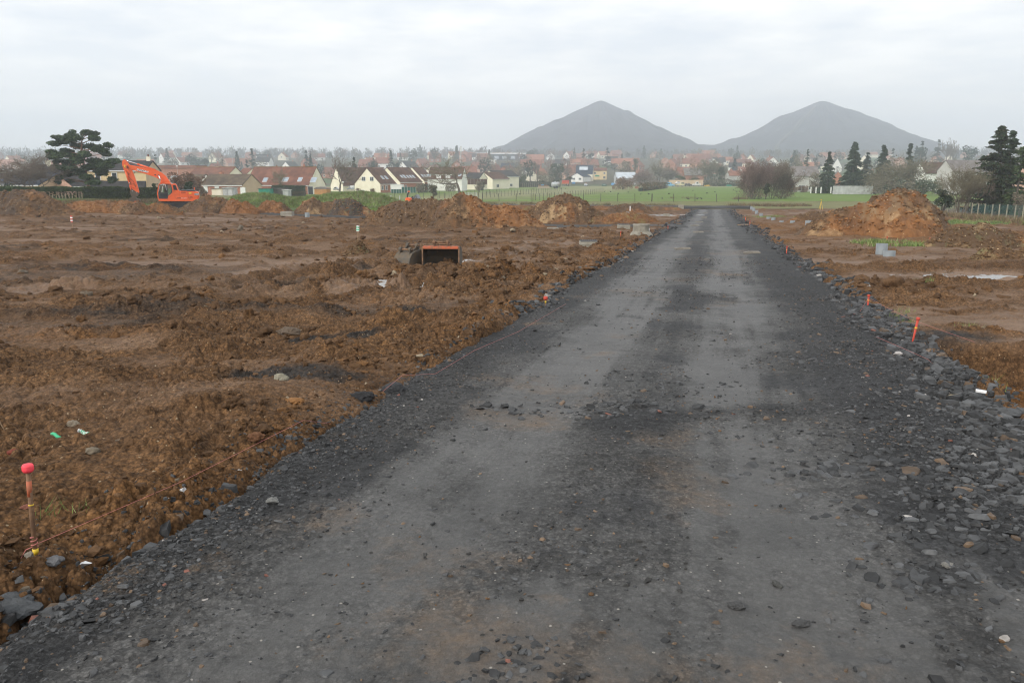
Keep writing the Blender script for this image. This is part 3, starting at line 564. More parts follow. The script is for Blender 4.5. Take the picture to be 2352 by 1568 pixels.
o, _ = cone('spoil_hill', 1380, 231, 349, 1124, 1622, 1750, 101); tag(o, kind='structure')
o, k2 = cone('spoil_hill', 1888, 232, 349, 1640, 2165, 1800, 105, ([0, .02, .06, .30, .62, .85, 1.0], [1, .992, .965, .70, .34, .14, .0])); tag(o, kind='structure')
# low saddle of spoil joining the two cones
gx = np.linspace(1500, 1800, 60); gv = np.linspace(-1, 1, 30); A, B = np.meshgrid(gx, gv); X = (A - 1176) / FPX * 1800; Yy = 1800 + B * 160
zt = (P(1176, 330, 1800).z - 25) * np.interp(gx, [1500, 1560, 1640, 1740, 1800], [.35, 1.02, 1.10, 1.04, .4])[None] * (1 - np.abs(B) ** 1.6) + 22 + 4 * fbm(X * .02, Yy * .02, 109, 3)
tag(mk('spoil_saddle', np.stack([X, Yy, zt], -1).reshape(-1, 3), [gridf(30, 60)], M['spoil'], smooth=True), kind='structure')
# pale diagonal track scraped up the right-hand cone
M['track'] = mat('pale_shale', (.10, .09, .075), .95, .2, .05)
top, Rl, Rr, D2, zb, hh = k2
def cone_pt(px, py):       # march to the cone's own profile
    d = ray(px, py)
    for D in np.linspace(1500, 1900, 801):
        k = D / d[1]; x, y, z = d[0] * k, D, CAMZ + d[2] * k; th = math.atan2((y - D2) / ((Rl + Rr) / 2), (x - top.x) / (Rr if x > top.x else Rl))
        Rad = (Rr if math.cos(th) > 0 else Rl) * abs(math.cos(th)) + (Rl + Rr) / 2 * (1 - abs(math.cos(th))); u = math.hypot(x - top.x, y - D2) / Rad
        if z < zb + hh * np.interp(u, [0, .02, .06, .30, .62, .85, 1.0], [1, .992, .965, .70, .34, .14, .0]) + 5 and u < 1: return Vector((x, y, z))
    return Vector((x, y, z))
mb = MB(); pts = [cone_pt(1872 + (1778 - 1872) * k / 14 + 2 * math.sin(k), 243 + (340 - 243) * k / 14) for k in range(15)]
for p0, p1 in zip(pts[:-1], pts[1:]):
    mb.add([p0 + Vector((-2.5, -1, -9)), p0 + Vector((2.5, -1, -9)), p1 + Vector((2.5, -1, -9)), p1 + Vector((-2.5, -1, -9)), p0 + Vector((-2, -1, 0)), p0 + Vector((2, -1, 0)), p1 + Vector((2, -1, 0)), p1 + Vector((-2, -1, 0))],
           [(4, 5, 6, 7), (0, 4, 7, 3), (1, 2, 6, 5), (0, 1, 5, 4), (3, 7, 6, 2)])
tag(mb.build('hill_path', M['track']), kind='structure')
# ============================================================ EARTH HEAPS
def heap(name, label, pts, base_py, seed, bias=(0, 0, 0, 0), base_pts=None, depth=1.35, rough=1.0, group=None, m='heap', sub=None, D=None, cat='earth heap'):
    """pts: outline of the top in photo pixels; the foot stands where base_py meets the ground"""
    xs = np.array([p[0] for p in pts], float); ys = np.array([p[1] for p in pts], float); mid = (xs[0] + xs[-1]) / 2
    Db = D or G(mid, base_py).y; hm = 0.5
    for _ in range(4):
        Dc = Db + depth * hm; zt = np.array([P(a, b, Dc).z for a, b in zip(xs, ys)]); xw = (xs - 1176) / FPX * Dc; h = np.maximum(zt - T(xw, np.full_like(xw, Dc)), 0); hm = h.max()
    nu, nv = sub or (int(min(260, max(120, (xw[-1] - xw[0]) * 16))), 90)
    U = np.linspace(xw[0] - .25 * hm, xw[-1] + .25 * hm, nu); hu = np.interp(U, xw, h, left=0, right=0); k = np.array([.25, .5, .25]); 
    for _ in range(3): hu = np.convolve(np.pad(hu, 1, 'edge'), k, 'valid')
    V_ = np.linspace(-1, 1, nv); A, B = np.meshgrid(U, V_)
    ext = depth * (.30 * hm + .70 * hu)[None] * (1 + .18 * vn(A * .7, A * 0 + seed, seed)); Y = Dc + B * ext
    sp = max((U[1] - U[0]), .03); q = np.abs(B); shape = np.clip(1 - q, 0, 1) ** .95 * (1 - .25 * np.exp(-(q / .18) ** 2)) / .75; shape = np.minimum(shape, 1) * np.clip((1 - q) * 6, 0, 1) ** .3
    Hh = hu[None] * shape; env = np.clip(Hh / (.25 * hm), .15, 1)
    w1, w2, i1 = worley(A * 1.6 + seed, Y * 1.6, seed + 1); w3, w4, i2 = worley(A * 4.5 + seed, Y * 4.5, seed + 2); w5, w6, i3 = worley(A * 10, Y * 10 + seed, seed + 6)
    nz = .10 * np.abs(fbm(A * 2.6, Y * 2.6, seed + 9, 4)) + .16 * (np.clip(.7 - w1, 0, 1)) * (.3 + i1) + .09 * np.clip(.7 - w3, 0, 1) * (.2 + 1.3 * i2) + .05 * np.clip(.7 - w5, 0, 1) * (.2 + 1.3 * i3) + .14 * fbm(A * .9, Y * .9, seed + 3, 5)
    gully = .06 * fbm(A * 2.2 + .6 * B, B * .7, seed + 8, 3)
    Z = T(A, Y) + Hh + (nz - .10 + gully) * env * rough * min(1.25, .55 + .33 * hm) - .20 * np.clip((q - .90) / .1, 0, 1) - .12 * (hu[None] < .03)
    n1 = fbm(A * .5 + seed, Y * .5, seed + 4, 5); n2 = fbm(A * 1.3, Y * 1.3 + seed, seed + 5, 4); n3 = fbm(A * .4, Y * .6 + seed, seed + 7, 4)
    c = np.stack([np.clip(sm(n1, -.35, .5) * .9 * bias[0] + bias[0] * .1, 0, 1), np.clip(sm(n2 + .2 * n1, .10, .65) * bias[1], 0, 1), np.clip(sm(n3 - .3 * n1, .12, .5) * bias[2], 0, 1), np.clip(sm(n2 + n3, .0, .6) * bias[3], 0, 1)], -1)
    ox, oy = float(xw.mean()), float(Dc); oz = float(T(ox, oy)); o = mk(name, np.stack([A - ox, Y - oy, Z - oz], -1).reshape(-1, 3), [gridf(nv, nu)], M[m], smooth=True, col=c.reshape(-1, 4), loc=(ox, oy, oz))
    if m == 'heap':
        g = np.random.default_rng(seed + 50); cand = np.nonzero((Hh > .12 * hm).ravel())[0]; n = int(min(1500, 260 * (xw[-1] - xw[0]) ** .8)); k = g.choice(cand, n); sz = np.exp(g.uniform(math.log(.014), math.log(.065), n)) * (.65 + .45 * min(hm, 2.0)); cc = c.reshape(-1, 4)[k]; w = (cc[:, :1] > .45)
        col_ = np.where(w, np.array([.215, .100, .037]), np.array([.140, .084, .043])) * g.uniform(.6, 1.35, (n, 1)); pale = g.random(n) < (.02 + .12 * cc[:, 1]); col_[pale] = np.array([.36, .28, .17]) * g.uniform(.7, 1.2, (pale.sum(), 1)); sz[pale] *= .55
        q_ = clods('loose_clods', A.ravel()[k] - ox, Y.ravel()[k] - oy, Z.ravel()[k] - oz, sz, col_, seed + 51, k=2); q_.parent = o; q_['kind'] = 'stuff'
    return tag(o, label, cat, group)
GH = 'heaps of dug earth across the site'
heap('earth_heap', 'long dark brown earth heap in front of the hedge with bare stems', [(-160, 455), (-60, 447), (0, 443), (25, 442), (55, 441), (68, 437), (90, 440), (112, 444), (125, 452), (140, 457), (165, 474), (195, 488)], 494, 201, (.45, .1, .5, 0), group=GH)
heap('earth_heap', 'low orange earth ridge in front of the green hedge, before the excavator bucket', [(150, 487), (168, 471), (190, 463), (225, 464), (250, 459), (285, 463), (330, 464), (352, 476), (372, 487)], 492, 202, (1, .2, .2, .0), group=GH)
heap('earth_heap', 'orange earth heap hiding the tracks of the excavator', [(338, 488), (352, 474), (372, 467), (392, 468), (412, 476), (430, 488)], 494, 203, (1, .15, .25, .1), group=GH)
heap('earth_heap', 'brown earth heap behind the rear of the excavator, beside the concrete shed', [(418, 489), (436, 472), (452, 462), (468, 459), (482, 450), (492, 451), (502, 457), (517, 453), (530, 462), (545, 480), (560, 489)], 490, 204, (.35, .1, .4, 0), group=GH)
heap('earth_heap', 'bright orange earth heap next to the brown one, in front of the green mound', [(490, 491), (512, 478), (530, 465), (548, 458), (556, 461), (566, 469), (575, 466), (590, 473), (606, 485)], 493, 205, (1.1, .15, .15, 0), group=GH)
heap('earth_heap', 'orange earth heap with a steep peak in front of the green mound', [(580, 492), (600, 478), (614, 463), (622, 459), (632, 461), (641, 467), (652, 465), (664, 475), (676, 485), (690, 492)], 494, 206, (.95, .1, .4, 0), group=GH)
heap('earth_heap', 'twin-topped orange and sand coloured earth heap with a black streak', [(668, 497), (690, 481), (706, 468), (720, 456), (725, 453), (735, 461), (748, 468), (765, 467), (785, 458), (800, 457), (815, 458), (832, 470), (852, 482), (878, 490)], 498, 207, (1.0, .55, .75, .05), group=GH)
heap('earth_heap', 'big dark brown earth heap in front of the small orange digger', [(825, 520), (848, 502), (868, 487), (893, 474), (925, 466), (955, 460), (985, 456), (1010, 458), (1040, 462), (1075, 470), (1110, 490), (1150, 515)], 524, 208, (.12, .05, .3, 0), group=GH)
heap('earth_heap', 'tall cracked orange and brown earth heap beside the striped stake', [(985, 520), (1005, 480), (1020, 463), (1040, 458), (1052, 449), (1068, 452), (1085, 454), (1100, 463), (1122, 471), (1135, 476), (1148, 474), (1158, 470), (1172, 470), (1190, 478), (1215, 495), (1245, 514), (1262, 522)], 526, 209, (.85, .25, .35, 0), group=GH)
heap('earth_heap', 'pale conical heap of sandy earth and flints beside the side road', [(1170, 507), (1195, 494), (1220, 481), (1240, 470), (1262, 456), (1278, 449), (1292, 446), (1305, 448), (1322, 456), (1342, 468), (1362, 480), (1385, 496), (1410, 510)], 514, 210, (.55, .85, .1, .1), group=GH)
heap('earth_heap', 'low far orange earth heap near the end of the slate road', [(1385, 489), (1400, 476), (1420, 471), (1435, 467), (1450, 470), (1462, 468), (1480, 476), (1500, 488)], 490, 211, (.9, .15, .4, 0), group=GH)
heap('earth_heap', 'low earth bank between the pale heap and the puddle', [(1340, 512), (1365, 499), (1400, 492), (1440, 490), (1478, 494), (1500, 503), (1515, 512)], 514, 212, (.6, .3, .2, .2), group=GH)
heap('earth_heap', 'largest orange earth heap beside the slate road, in front of the wire fence', [(1835, 528), (1862, 514), (1890, 500), (1925, 486), (1945, 476), (1962, 468), (1990, 462), (2012, 450), (2030, 441), (2048, 439), (2066, 441), (2085, 447), (2100, 457), (2115, 470), (2135, 488), (2150, 505), (2165, 525), (2180, 540)], 546, 213, (.8, .45, .3, 0), group=GH)
heap('earth_heap', 'low heap of chalky orange spoil beyond the largest earth heap', [(2120, 562), (2150, 540), (2180, 520), (2205, 516), (2230, 521), (2250, 515), (2275, 521), (2300, 535), (2330, 548), (2365, 556), (2410, 566)], 572, 214, (.6, .8, .3, .05), group=GH)
heap('earth_heap', 'long chalky spoil ridge running back beside the wet tyre-marked ground', [(2225, 597), (2255, 575), (2290, 570), (2330, 578), (2370, 572), (2430, 580), (2480, 598)], 600, 215, (.3, .6, .3, .1), group=GH, rough=.8)
heap('earth_heap', 'small mud heap carrying a stake with green tape', [(790, 584), (806, 568), (818, 556), (830, 557), (843, 568), (862, 582)], 588, 216, (.3, .1, .2, .15), group=GH, rough=.7)
heap('earth_heap', 'low orange ridge of earth running toward the pale pipes', [(1800, 510), (1830, 497), (1855, 487), (1880, 489), (1910, 482), (1935, 486), (1960, 505)], 512, 217, (.7, .7, .2, .05), group=GH)
heap('earth_heap', 'narrow bank of dark earth along the end of the site', [(1085, 478), (1120, 472), (1180, 471), (1240, 472), (1320, 473), (1400, 473), (1480, 474), (1560, 477)], 481, 218, (.5, .0, .8, .3), group=GH, rough=.6, D=110)
# ---- grassed mound
gm = heap('grass_mound', 'long low mound of rough green grass behind the orange earth heaps', [(510, 480), (535, 462), (560, 450), (590, 446), (615, 446), (650, 452), (690, 456), (740, 452), (790, 446), (840, 443), (870, 446), (895, 456), (925, 468), (955, 479)], 486, 230, (0, .2, .1, 0), m='field', rough=.5, D=100, depth=2.2, cat='grass mound')
me = gm.data; ca = me.color_attributes['Mask']; vv = np.zeros(len(me.vertices) * 4, np.float32); ca.data.foreach_get('color', vv); vv = vv.reshape(-1, 4); co = np.zeros(len(me.vertices) * 3, np.float32); me.vertices.foreach_get('co', co); co = co.reshape(-1, 3)
nn_ = fbm(co[:, 0] * .35, co[:, 1] * .5 + co[:, 2] * 2, 231, 4); vv[:, 0] = np.clip(.45 + .5 * nn_, 0, 1); vv[:, 1] = np.clip(.25 - .6 * nn_, 0, 1); vv[:, 2] = 0; ca.data.foreach_set('color', vv.ravel())
# ============================================================ GRASS BLADES
def blades(name, cx, cy, cz, n, r, h, colr, seed, parent=None, lean=.5, wid=.012):
    """n grass blades scattered round each centre"""
    g = np.random.default_rng(seed); k = len(cx); N_ = k * n; x = np.repeat(cx, n) + g.normal(0, r, N_); y = np.repeat(cy, n) + g.normal(0, r, N_); z = np.repeat(cz, n); hh = h * g.uniform(.4, 1.2, N_); a = g.uniform(0, 6.28, N_); w = wid * g.uniform(.6, 1.4, N_); l = g.normal(0, lean, (N_, 2)) * hh[:, None]
    dx, dy = np.cos(a) * w, np.sin(a) * w; p0 = np.stack([x - dx, y - dy, z - .03], -1); p1 = np.stack([x + dx, y + dy, z - .03], -1); p2 = np.stack([x + l[:, 0], y + l[:, 1], z + hh], -1)
    V = np.stack([p0, p1, p2], 1).reshape(-1, 3); F_ = np.arange(N_ * 3).reshape(-1, 3); c = np.repeat(np.concatenate([colr[g.integers(0, len(colr), N_)] * g.uniform(.6, 1.3, (N_, 1)), np.ones((N_, 1))], 1), 3, 0)
    return mk(name, V, [F_], M['leaf'], col=c, parent=parent)
def leaf_mat(name):
    m = bpy.data.materials.new(name); m.use_nodes = True; t = m.node_tree; b = t.nodes['Principled BSDF']
    at = t.nodes.new('ShaderNodeAttribute'); at.attribute_name = 'Mask'; tc_ = t.nodes.new('ShaderNodeTexCoord'); n = t.nodes.new('ShaderNodeTexNoise'); n.inputs['Scale'].default_value = 1.2
    t.links.new(tc_.outputs['Object'], n.inputs['Vector']); r = t.nodes.new('ShaderNodeMapRange'); t.links.new(n.outputs[0], r.inputs[0]); r.inputs[1].default_value = .3; r.inputs[2].default_value = .7; r.inputs[3].default_value = .7; r.inputs[4].default_value = 1.3
    x = t.nodes.new('ShaderNodeMix'); x.data_type = 'RGBA'; x.blend_type = 'MULTIPLY'; x.inputs[0].default_value = 1; t.links.new(at.outputs['Color'], x.inputs[6]); t.links.new(r.outputs[0], x.inputs[7]); t.links.new(x.outputs[2], b.inputs['Base Color'])
    b.inputs['Roughness'].default_value = .75; b.inputs['Specular IOR Level'].default_value = .15; return m
M['leaf'] = leaf_mat('foliage')
GREEN = np.array([[.15, .24, .065], [.20, .28, .085], [.12, .18, .05], [.27, .28, .13]]); DRY = np.array([[.20, .14, .08], [.15, .10, .06], [.25, .19, .11], [.11, .08, .05]])
g = np.random.default_rng(61); cs = []
for px_, py_, n_, rx, ry in ((370, 0, 0, 0, 0), (215, 475, 60, 1.6, .5), (385, 486, 26, .8, .3), (445, 483, 40, 1.2, .4), (540, 484, 30, 1.5, .4), (610, 486, 24, 1.2, .4), (680, 489, 22, .9, .3), (755, 493, 50, 1.6, .4), (820, 495, 30, 1.0, .4), (840, 488, 40, .9, .4), (1335, 503, 90, 1.2, .5), (1312, 494, 30, .35, .2),
                             (1120, 521, 120, 1.8, .35), (1195, 521, 60, .5, .3), (2240, 513, 260, 6, 3), (2110, 566, 30, 1.0, .4), (2010, 560, 40, .5, .3), (1760, 500, 30, 1.2, 1), (1870, 505, 30, 1, 1), (560, 488, 25, 1, .3), (700, 474, 200, 6, 3)):
    if n_ == 0: continue
    c_ = G(px_, py_); cs.append(np.stack([c_.x + g.normal(0, rx, n_), c_.y + g.normal(0, ry, n_)], -1))
cs = np.concatenate(cs); cz = ground(cs[:, 0], cs[:, 1], np.full(len(cs), .05))[0]
tag(blades('grass', cs[:, 0], cs[:, 1], cz, 26, .14, .17, GREEN, 62, wid=.014), kind='stuff')
cs = []
for px_, py_, n_, rx in ((1515 / 1, 0, 0, 0), (2050, 730, 5, .08), (2075, 738, 4, .08), (2230, 760, 6, .1), (2285, 893, 8, .06), (2075, 718, 4, .1), (120, 1222, 1, .02), (190, 1215, 1, .02), (2135, 665, 4, .2)):
    if n_ == 0: continue
    c_ = G(px_, py_); cs.append(np.stack([c_.x + g.normal(0, rx, n_), c_.y + g.normal(0, rx, n_)], -1))
cs = np.concatenate(cs); cz = ground(cs[:, 0], cs[:, 1], np.full(len(cs), .02))[0]
tag(blades('grass_tufts', cs[:, 0], cs[:, 1], cz, 16, .03, .09, GREEN, 63, wid=.003), kind='stuff')
# rough grass on the mound
mw = np.array([gm.location[:]]); pts = co + mw; k = np.nonzero((co[:, 2] > .1))[0]; k = g.choice(k, min(5200, len(k)), False); pp = pts[k]
tag(blades('mound_grass', pp[:, 0], pp[:, 1], pp[:, 2], 9, .25, .28, np.concatenate([GREEN, GREEN, DRY[:1]]), 64, wid=.03), kind='stuff')
# dry weeds along the fence on the right, at the field edge and under the hedges
cs = []
for (ax, ay), (bx, by), n_, w in (((2110, 488), (2420, 522), 300, .9), ((1090, 469), (1560, 474), 130, .7), ((1690, 473), (1860, 474), 120, 1.2), ((150, 470), (365, 466), 260, 1.2), ((1540, 456), (1600, 456), 10, .3), ((1690, 458), (1712, 458), 40, .6)):
    A_, B_ = G(ax, ay), G(bx, by); u = g.random(n_); cs.append(np.stack([A_.x + (B_.x - A_.x) * u + g.normal(0, w * .4, n_), A_.y + (B_.y - A_.y) * u + g.normal(0, w, n_)], -1))
cs = np.concatenate(cs); tag(blades('dry_weeds', cs[:, 0], cs[:, 1], T(cs[:, 0], cs[:, 1]), 26, .3, .55, np.concatenate([DRY, DRY, GREEN[2:3]]), 65, wid=.022), kind='stuff')
# ============================================================ SMALL SITE THINGS
M['steel_rust'] = mat('rusty_steel', (.10, .055, .032), .7, .3, 9, .4, 60, c2=(.22, .12, .06))
M['black_steel'] = mat('worn_dark_steel', (.030, .032, .036), .5, .3, 6, .3, 40, c2=(.13, .105, .075), thr=(.45, .75))
M['mud_steel'] = mat('muddy_steel', (.12, .085, .05), .75, .3, 7, .4, 30, c2=(.075, .070, .062))
M['orange'] = mat('orange_paint', (.78, .125, .024), .42, .06, 2.2, 0, c2=(.50, .11, .04), thr=(.55, .80))
M['orange_worn'] = mat('worn_orange_paint', (.50, .12, .05), .65, .2, 9, .2, 50, c2=(.22, .12, .07), thr=(.45, .62))
M['red_paint'] = mat('red_marker_paint', (.50, .06, .035), .7, .12, 20, c2=(.26, .07, .045), thr=(.5, .75))
M['pink_cap'] = mat('fluorescent_cap', (.86, .06, .085), .55, .1, 25, .2, 60)
M['wood_stake'] = mat('weathered_stake', (.20, .13, .075), .8, .3, 22, .3, 60, c2=(.30, .21, .13))
M['yellow'] = mat('yellow_tape', (.70, .48, .03), .5, .1, 9)
M['white_plastic'] = mat('white_plastic', (.72, .72, .72), .5, .08, 20)
M['green_tape'] = mat('green_tape', (.05, .45, .22), .5, .15, 20)
M['string'] = mat('pink_string', (.50, .17, .15), .7, .2, 30)
M['pvc'] = mat('grey_pvc', (.20, .22, .23), .5, .06, 3, c2=(.16, .18, .19))
M['concrete'] = mat('concrete', (.24, .22, .175), .85, .2, 5, .3, 60, c2=(.33, .31, .26))
M['wet_concrete'] = mat('stained_concrete', (.15, .135, .105), .8, .2, 4, .3, 60, c2=(.28, .26, .21))
M['cast_iron'] = mat('cast_iron', (.05, .055, .06), .55, .2, 12)
M['pale_slab'] = mat('pale_cover', (.20, .18, .15), .85, .25, 6, .3, 40)
M['dark'] = mat('black_rubber', (.018, .018, .019), .7, .2, 10)
M['glass'] = mat('window_glass', (.035, .045, .05), .08, .2, .6, spec=.7)
M['sky_glass'] = mat('skylight_glass', (.30, .36, .42), .12, .1, .6, spec=.7)
M['chrome'] = mat('chromed_rod', (.75, .76, .78), .18, .03, 5, metal=.9)
def gz(x, y): return float(ground(np.array([x]), np.array([y]), np.array([.03]))[0][0])
def rz_(s, t):
    return float(road_h(np.array([s]), np.array([t]), np.array([.02]))[2][0])
def surf(x, y):
    s, t = road_st(x, y); return max(rz_(s, t), gz(x, y)) if -.6 < t < RW + .6 else gz(x, y)
def stake(px, py, h, label, kind, lean=(0, 0), group=None, r=.011):
    g_ = G(px, py); o = empty('survey_stake', (g_.x, g_.y, surf(g_.x, g_.y) - .01), 0, label, 'stake', group); o.rotation_euler = (lean[1], lean[0], 0)
    if kind == 'cap':
        MB().tube([(0, 0, -.1), (0, 0, h * .5), (.003, 0, h)], r, 10).build('rod', M['steel_rust'], o, True)
        MB().tube([(0, 0, h * .70), (.002, 0, h * .88)], [r * 1.06, r * 1.12], 10).build('paint_band', M['orange_worn'], o, True)
        MB().lathe([(.010, 0), (.020, .003), (.0245, .012), (.0242, .030), (.021, .037), (.010, .040)], 18, (.003, 0, h - .012)).build('cap', M['pink_cap'], o, True)
        MB().tube([(0, 0, .012), (0, 0, .042)], r * 1.25, 10).build('tape_band', M['yellow'], o, True)
        MB().tube([(0.001, 0, h * .60), (0.001, 0, h * .612)], r * 1.12, 10).build('tape_band', M['yellow'], o, True)
    elif kind == 'red':
        MB().tube([(0, 0, -.15), (0, 0, h)], [r * .6, r * 1.05], 10).build('rod', M['red_paint'], o, True)
        MB().lathe([(r * 1.1, 0), (r * 1.5, .006), (r * 1.6, .03), (r * 1.3, .038)], 14, (0, 0, h - .02)).build('cap', M['red_paint'], o, True)
        MB().tube([(0, 0, h * .60), (0, 0, h * .66)], r * 1.1, 10).build('tape_band', M['yellow'], o, True)
    elif kind == 'rust':
        MB().tube([(0, 0, -.15), (0, 0, h * .75)], r, 10).build('rod', M['steel_rust'], o, True); MB().tube([(0, 0, h * .42), (0, 0, h * .62)], r * 1.2, 10).build('paint_band', M['yellow'], o, True)
        MB().lathe([(r * 1.6, -h * .3), (r * 2, -.05), (r * 3, -.04), (r * 3, 0), (r * 2, .01)], 14, (0, 0, h)).build('cap', M['red_paint'], o, True)
    else:   # wooden stake with flapping tape
        MB().box((0, 0, h / 2 - .1), (.035, .025, h + .2)).build('post', M['wood_stake'], o)
        c1, c2 = {'rw': ('white_plastic', 'red_paint'), 'gr': ('green_tape', 'white_plastic'), 'w': ('white_plastic', 'white_plastic')}[kind]
        for i in range(5):
            z0 = h * (1.0 - .11 * i); a = MB(); w = .05 + .012 * (i % 2)
            a.add([(-w, -.03, z0), (w, -.035, z0 - .02), (w * .8, -.05, z0 - h * .10), (-w * 1.1, -.045, z0 - h * .115), (-w, .03, z0), (w, .03, z0 - .02), (w * .8, .035, z0 - h * .10), (-w * 1.1, .03, z0 - h * .115)],
                  [(0, 1, 2, 3), (7, 6, 5, 4), (0, 4, 5, 1), (1, 5, 6, 2), (2, 6, 7, 3), (3, 7, 4, 0)]); a.build('tape', M[c1 if i % 2 else c2], o)
        if kind == 'rw' and py > 515 and px > 1000: MB().box((0, 0, h * .2), (.05, .04, h * .3)).build('paint_band', M['green_tape'], o)
    return o
GS = 'survey stakes marking out the plots'
s0 = stake(88, 1318, .425, 'rusty stake with a bright pink cap, tied with string beside the dug bank', 'cap', (.03, 0), GS, .0105)
stake(1253, 704, .17, 'short rusty stake with a red top among the stones on the road edge', 'rust', (0, 0), GS, .012)
stake(1993, 706, .20, 'red stake with string tied to it at the corner where the stone edge begins', 'red', (0, 0), GS, .014)
stake(2095, 792, .30, 'red stake leaning over the pile of stones beside the trench', 'red', (.13, 0), GS, .014)
stake(1806, 584, .28, 'plain red stake at the road edge near the two short grey pipes', 'red', (.03, 0), GS, .016)
stake(1534, 530, .24, 'small red stake beside the tapered concrete manhole', 'red', (0, 0), GS, .02)
stake(1425, 548, .0 + .32, 'thin orange stake on the road edge past the boxed drain', 'red', (.04, 0), GS, .014)
stake(2036, 558, .22, 'small pair of red pegs behind the tall grey pipe', 'red', (.05, 0), GS, .016)
stake(2135, 563, .25, 'grey peg with a red head in the grass before the largest earth heap', 'red', (0, 0), GS, .018)
stake(1712, 508, .35, 'far red peg on the road edge across from the puddle', 'red', (0, 0), GS, .03)
stake(1722, 520, .3, 'red peg beside the rubble where the road narrows', 'red', (0, 0), GS, .025)
GT = 'stakes flagged with striped tape'
stake(167, 524, .75, 'stake flagged with red and white tape standing alone in the mud', 'rw', (.0, 0), GT)
stake(310, 487, 1.0, 'tall stake with red and white tape in front of the excavator bucket', 'rw', (.12, 0), GT)
stake(1196, 522, 1.05, 'white taped stake with a green foot in front of the tall cracked heap', 'rw', (.02, 0), GT)
stake(823, 566, .4, 'short stake with green and white tape on a small mud heap', 'gr', (.06, 0), GT).location.z += .35
stake(1447, 494, 1.0, 'white flagged stake on the low bank beside a grey pipe', 'w', (0, 0), GT)
stake(1312, 502, 1.1, 'pale stake at the foot of the conical heap, by a green bush', 'w', (0, 0), GT)
stake(2157, 522, .8, 'white stake beside the grass strip past the largest earth heap', 'w', (0, 0), GT)
stake(940, 474, 1.0, 'flagged stake in front of the small orange digger', 'w', (-.2, 0), GT)
# ---- string lines
def string(label, pts, r=.0022, sag=0.0):
    r = r * .42
    out_ = []
    for (p, q) in zip(pts[:-1], pts[1:]):
        for k in range(8): u = k / 8; v = p.lerp(q, u); v.z -= sag * 4 * u * (1 - u); out_.append(v)
    out_.append(pts[-1]); b = out_[0].copy()
    return tag(MB().tube([v - b for v in out_], r, 6).build('string_line', M['string'], None, True, loc=b), label, 'string', 'pink marking strings')
def GP(px, py, up=0.0): g_ = G(px, py); return Vector((g_.x, g_.y, surf(g_.x, g_.y) + up))
s_top = s0.location + Vector((0, 0, .06))
string('pink string from the pink capped stake along the road edge', [s_top, GP(420, 1162, .10), GP(700, 1015, .07), GP(760, 990, .03)], .0026)
mb = MB(); mb.tube([(math.cos(a) * .013, math.sin(a) * .013, .05 + .003 * a) for a in np.linspace(0, 18, 40)], .0022, 5); mb.tube([(.012, 0, .06), (-.03, -.02, .045), (-.05, -.03, .01), (-.03, -.04, .0)], .0022, 5); tag(mb.build('string_knot', M['string'], None, True, loc=s0.location), 'coil of pink string wound round the foot of the pink capped stake', 'string', 'pink marking strings')
string('slack pink string lying over the slate rubble left of the wheel track', [GP(880, 925, .10), GP(925, 895, .12), GP(1000, 870, .02), GP(1090, 815, .02), GP(1190, 770, .02), GP(1300, 705, .02)], .0032)
A_ = GP(1993, 706, .16); B_ = GP(2094, 778, .17); C_ = GP(2120, 782, .1); D_ = P(2332, 818, 9.3)
string('pink string stretched from stake to stake along the stone pile', [A_, B_], .0035, .01)
string('pink string stretched across the trench to a peg beyond', [B_, D_, P(2420, 832, 9.0)], .0032)
string('pink string hanging in a curve down into the trench', [D_, P(2280, 855, 9.2), P(2230, 876, 8.7), P(2190, 882, 8.2), GP(2130, 850, .08), GP(2080, 822, .05), GP(2010, 790, .05)], .0032)
string('slack pink string hanging from the corner stake onto the stones', [A_, GP(1975, 722, .02), GP(1960, 730, .02)], .0032)
string('loose pink string between the stones and the stretched line', [P(2062, 738, 12.2), GP(2045, 765, .05)], .0032)
# ---- grey pipe sections
def pipe(px, py, w, h, label, D=None, tilt=0):
    g_ = G(px, py); r = w / 2 / FPX * g_.y; hh = h / FPX * g_.y
    n = 28; o = MB().lathe([(r, -.1), (r, hh), (r * .93, hh), (r * .93, -.1)], n, cap=False).build('pipe_section', M['pvc'], None, True, loc=(g_.x, g_.y, surf(g_.x, g_.y))); o.rotation_euler = (tilt, tilt * .6, 0)
    me = o.data; me.polygons.foreach_set('use_smooth', np.array([i // n != 1 for i in range(len(me.polygons))]))
    return tag(o, label, 'pipe', 'upright grey pipe sections')
for a in ((2024, 584, 25, 24, 'tallest grey pipe section, upright beside a low one on the muddy plot'), (2042, 590, 26, 14, 'low grey pipe ring in front of the tallest pipe section'), (1855, 528, 13, 18, 'upright grey pipe at the foot of the largest earth heap'), (1899, 540, 13, 7, 'low grey pipe ring past the upright pipe, by broken pieces'),
          (1820, 513.5, 11, 4, 'flat grey pipe ring between the row of pipes and the upright pipe', ), (1795, 511, 9, 3, 'low grey ring lying in the orange earth'), (1776, 507, 9, 6, 'grey pipe ring third from the near end of the roadside row'), (1765, 504, 9, 5, 'grey pipe ring in the roadside row, beside green weeds'), (1748, 497, 8, 6, 'grey pipe stub in the middle of the roadside row'),
          (1737.5, 491.5, 7, 9, 'tall grey pipe stub second from the far end of the roadside row'), (1731, 487, 6, 8, 'grey pipe stub last but two in the roadside row'), (1726, 482, 6, 6, 'farthest grey pipe stub at the end of the roadside row'), (320, 488, 10, 9, 'grey pipe section below the excavator bucket'), (706, 500.5, 10.5, 10, 'grey pipe section standing at the dark side road'),
          (1441, 495.5, 7, 8, 'grey pipe beside the white flagged stake'), (1086, 477, 5, 5, 'small grey pipe at the far end of the site')): pipe(*a)
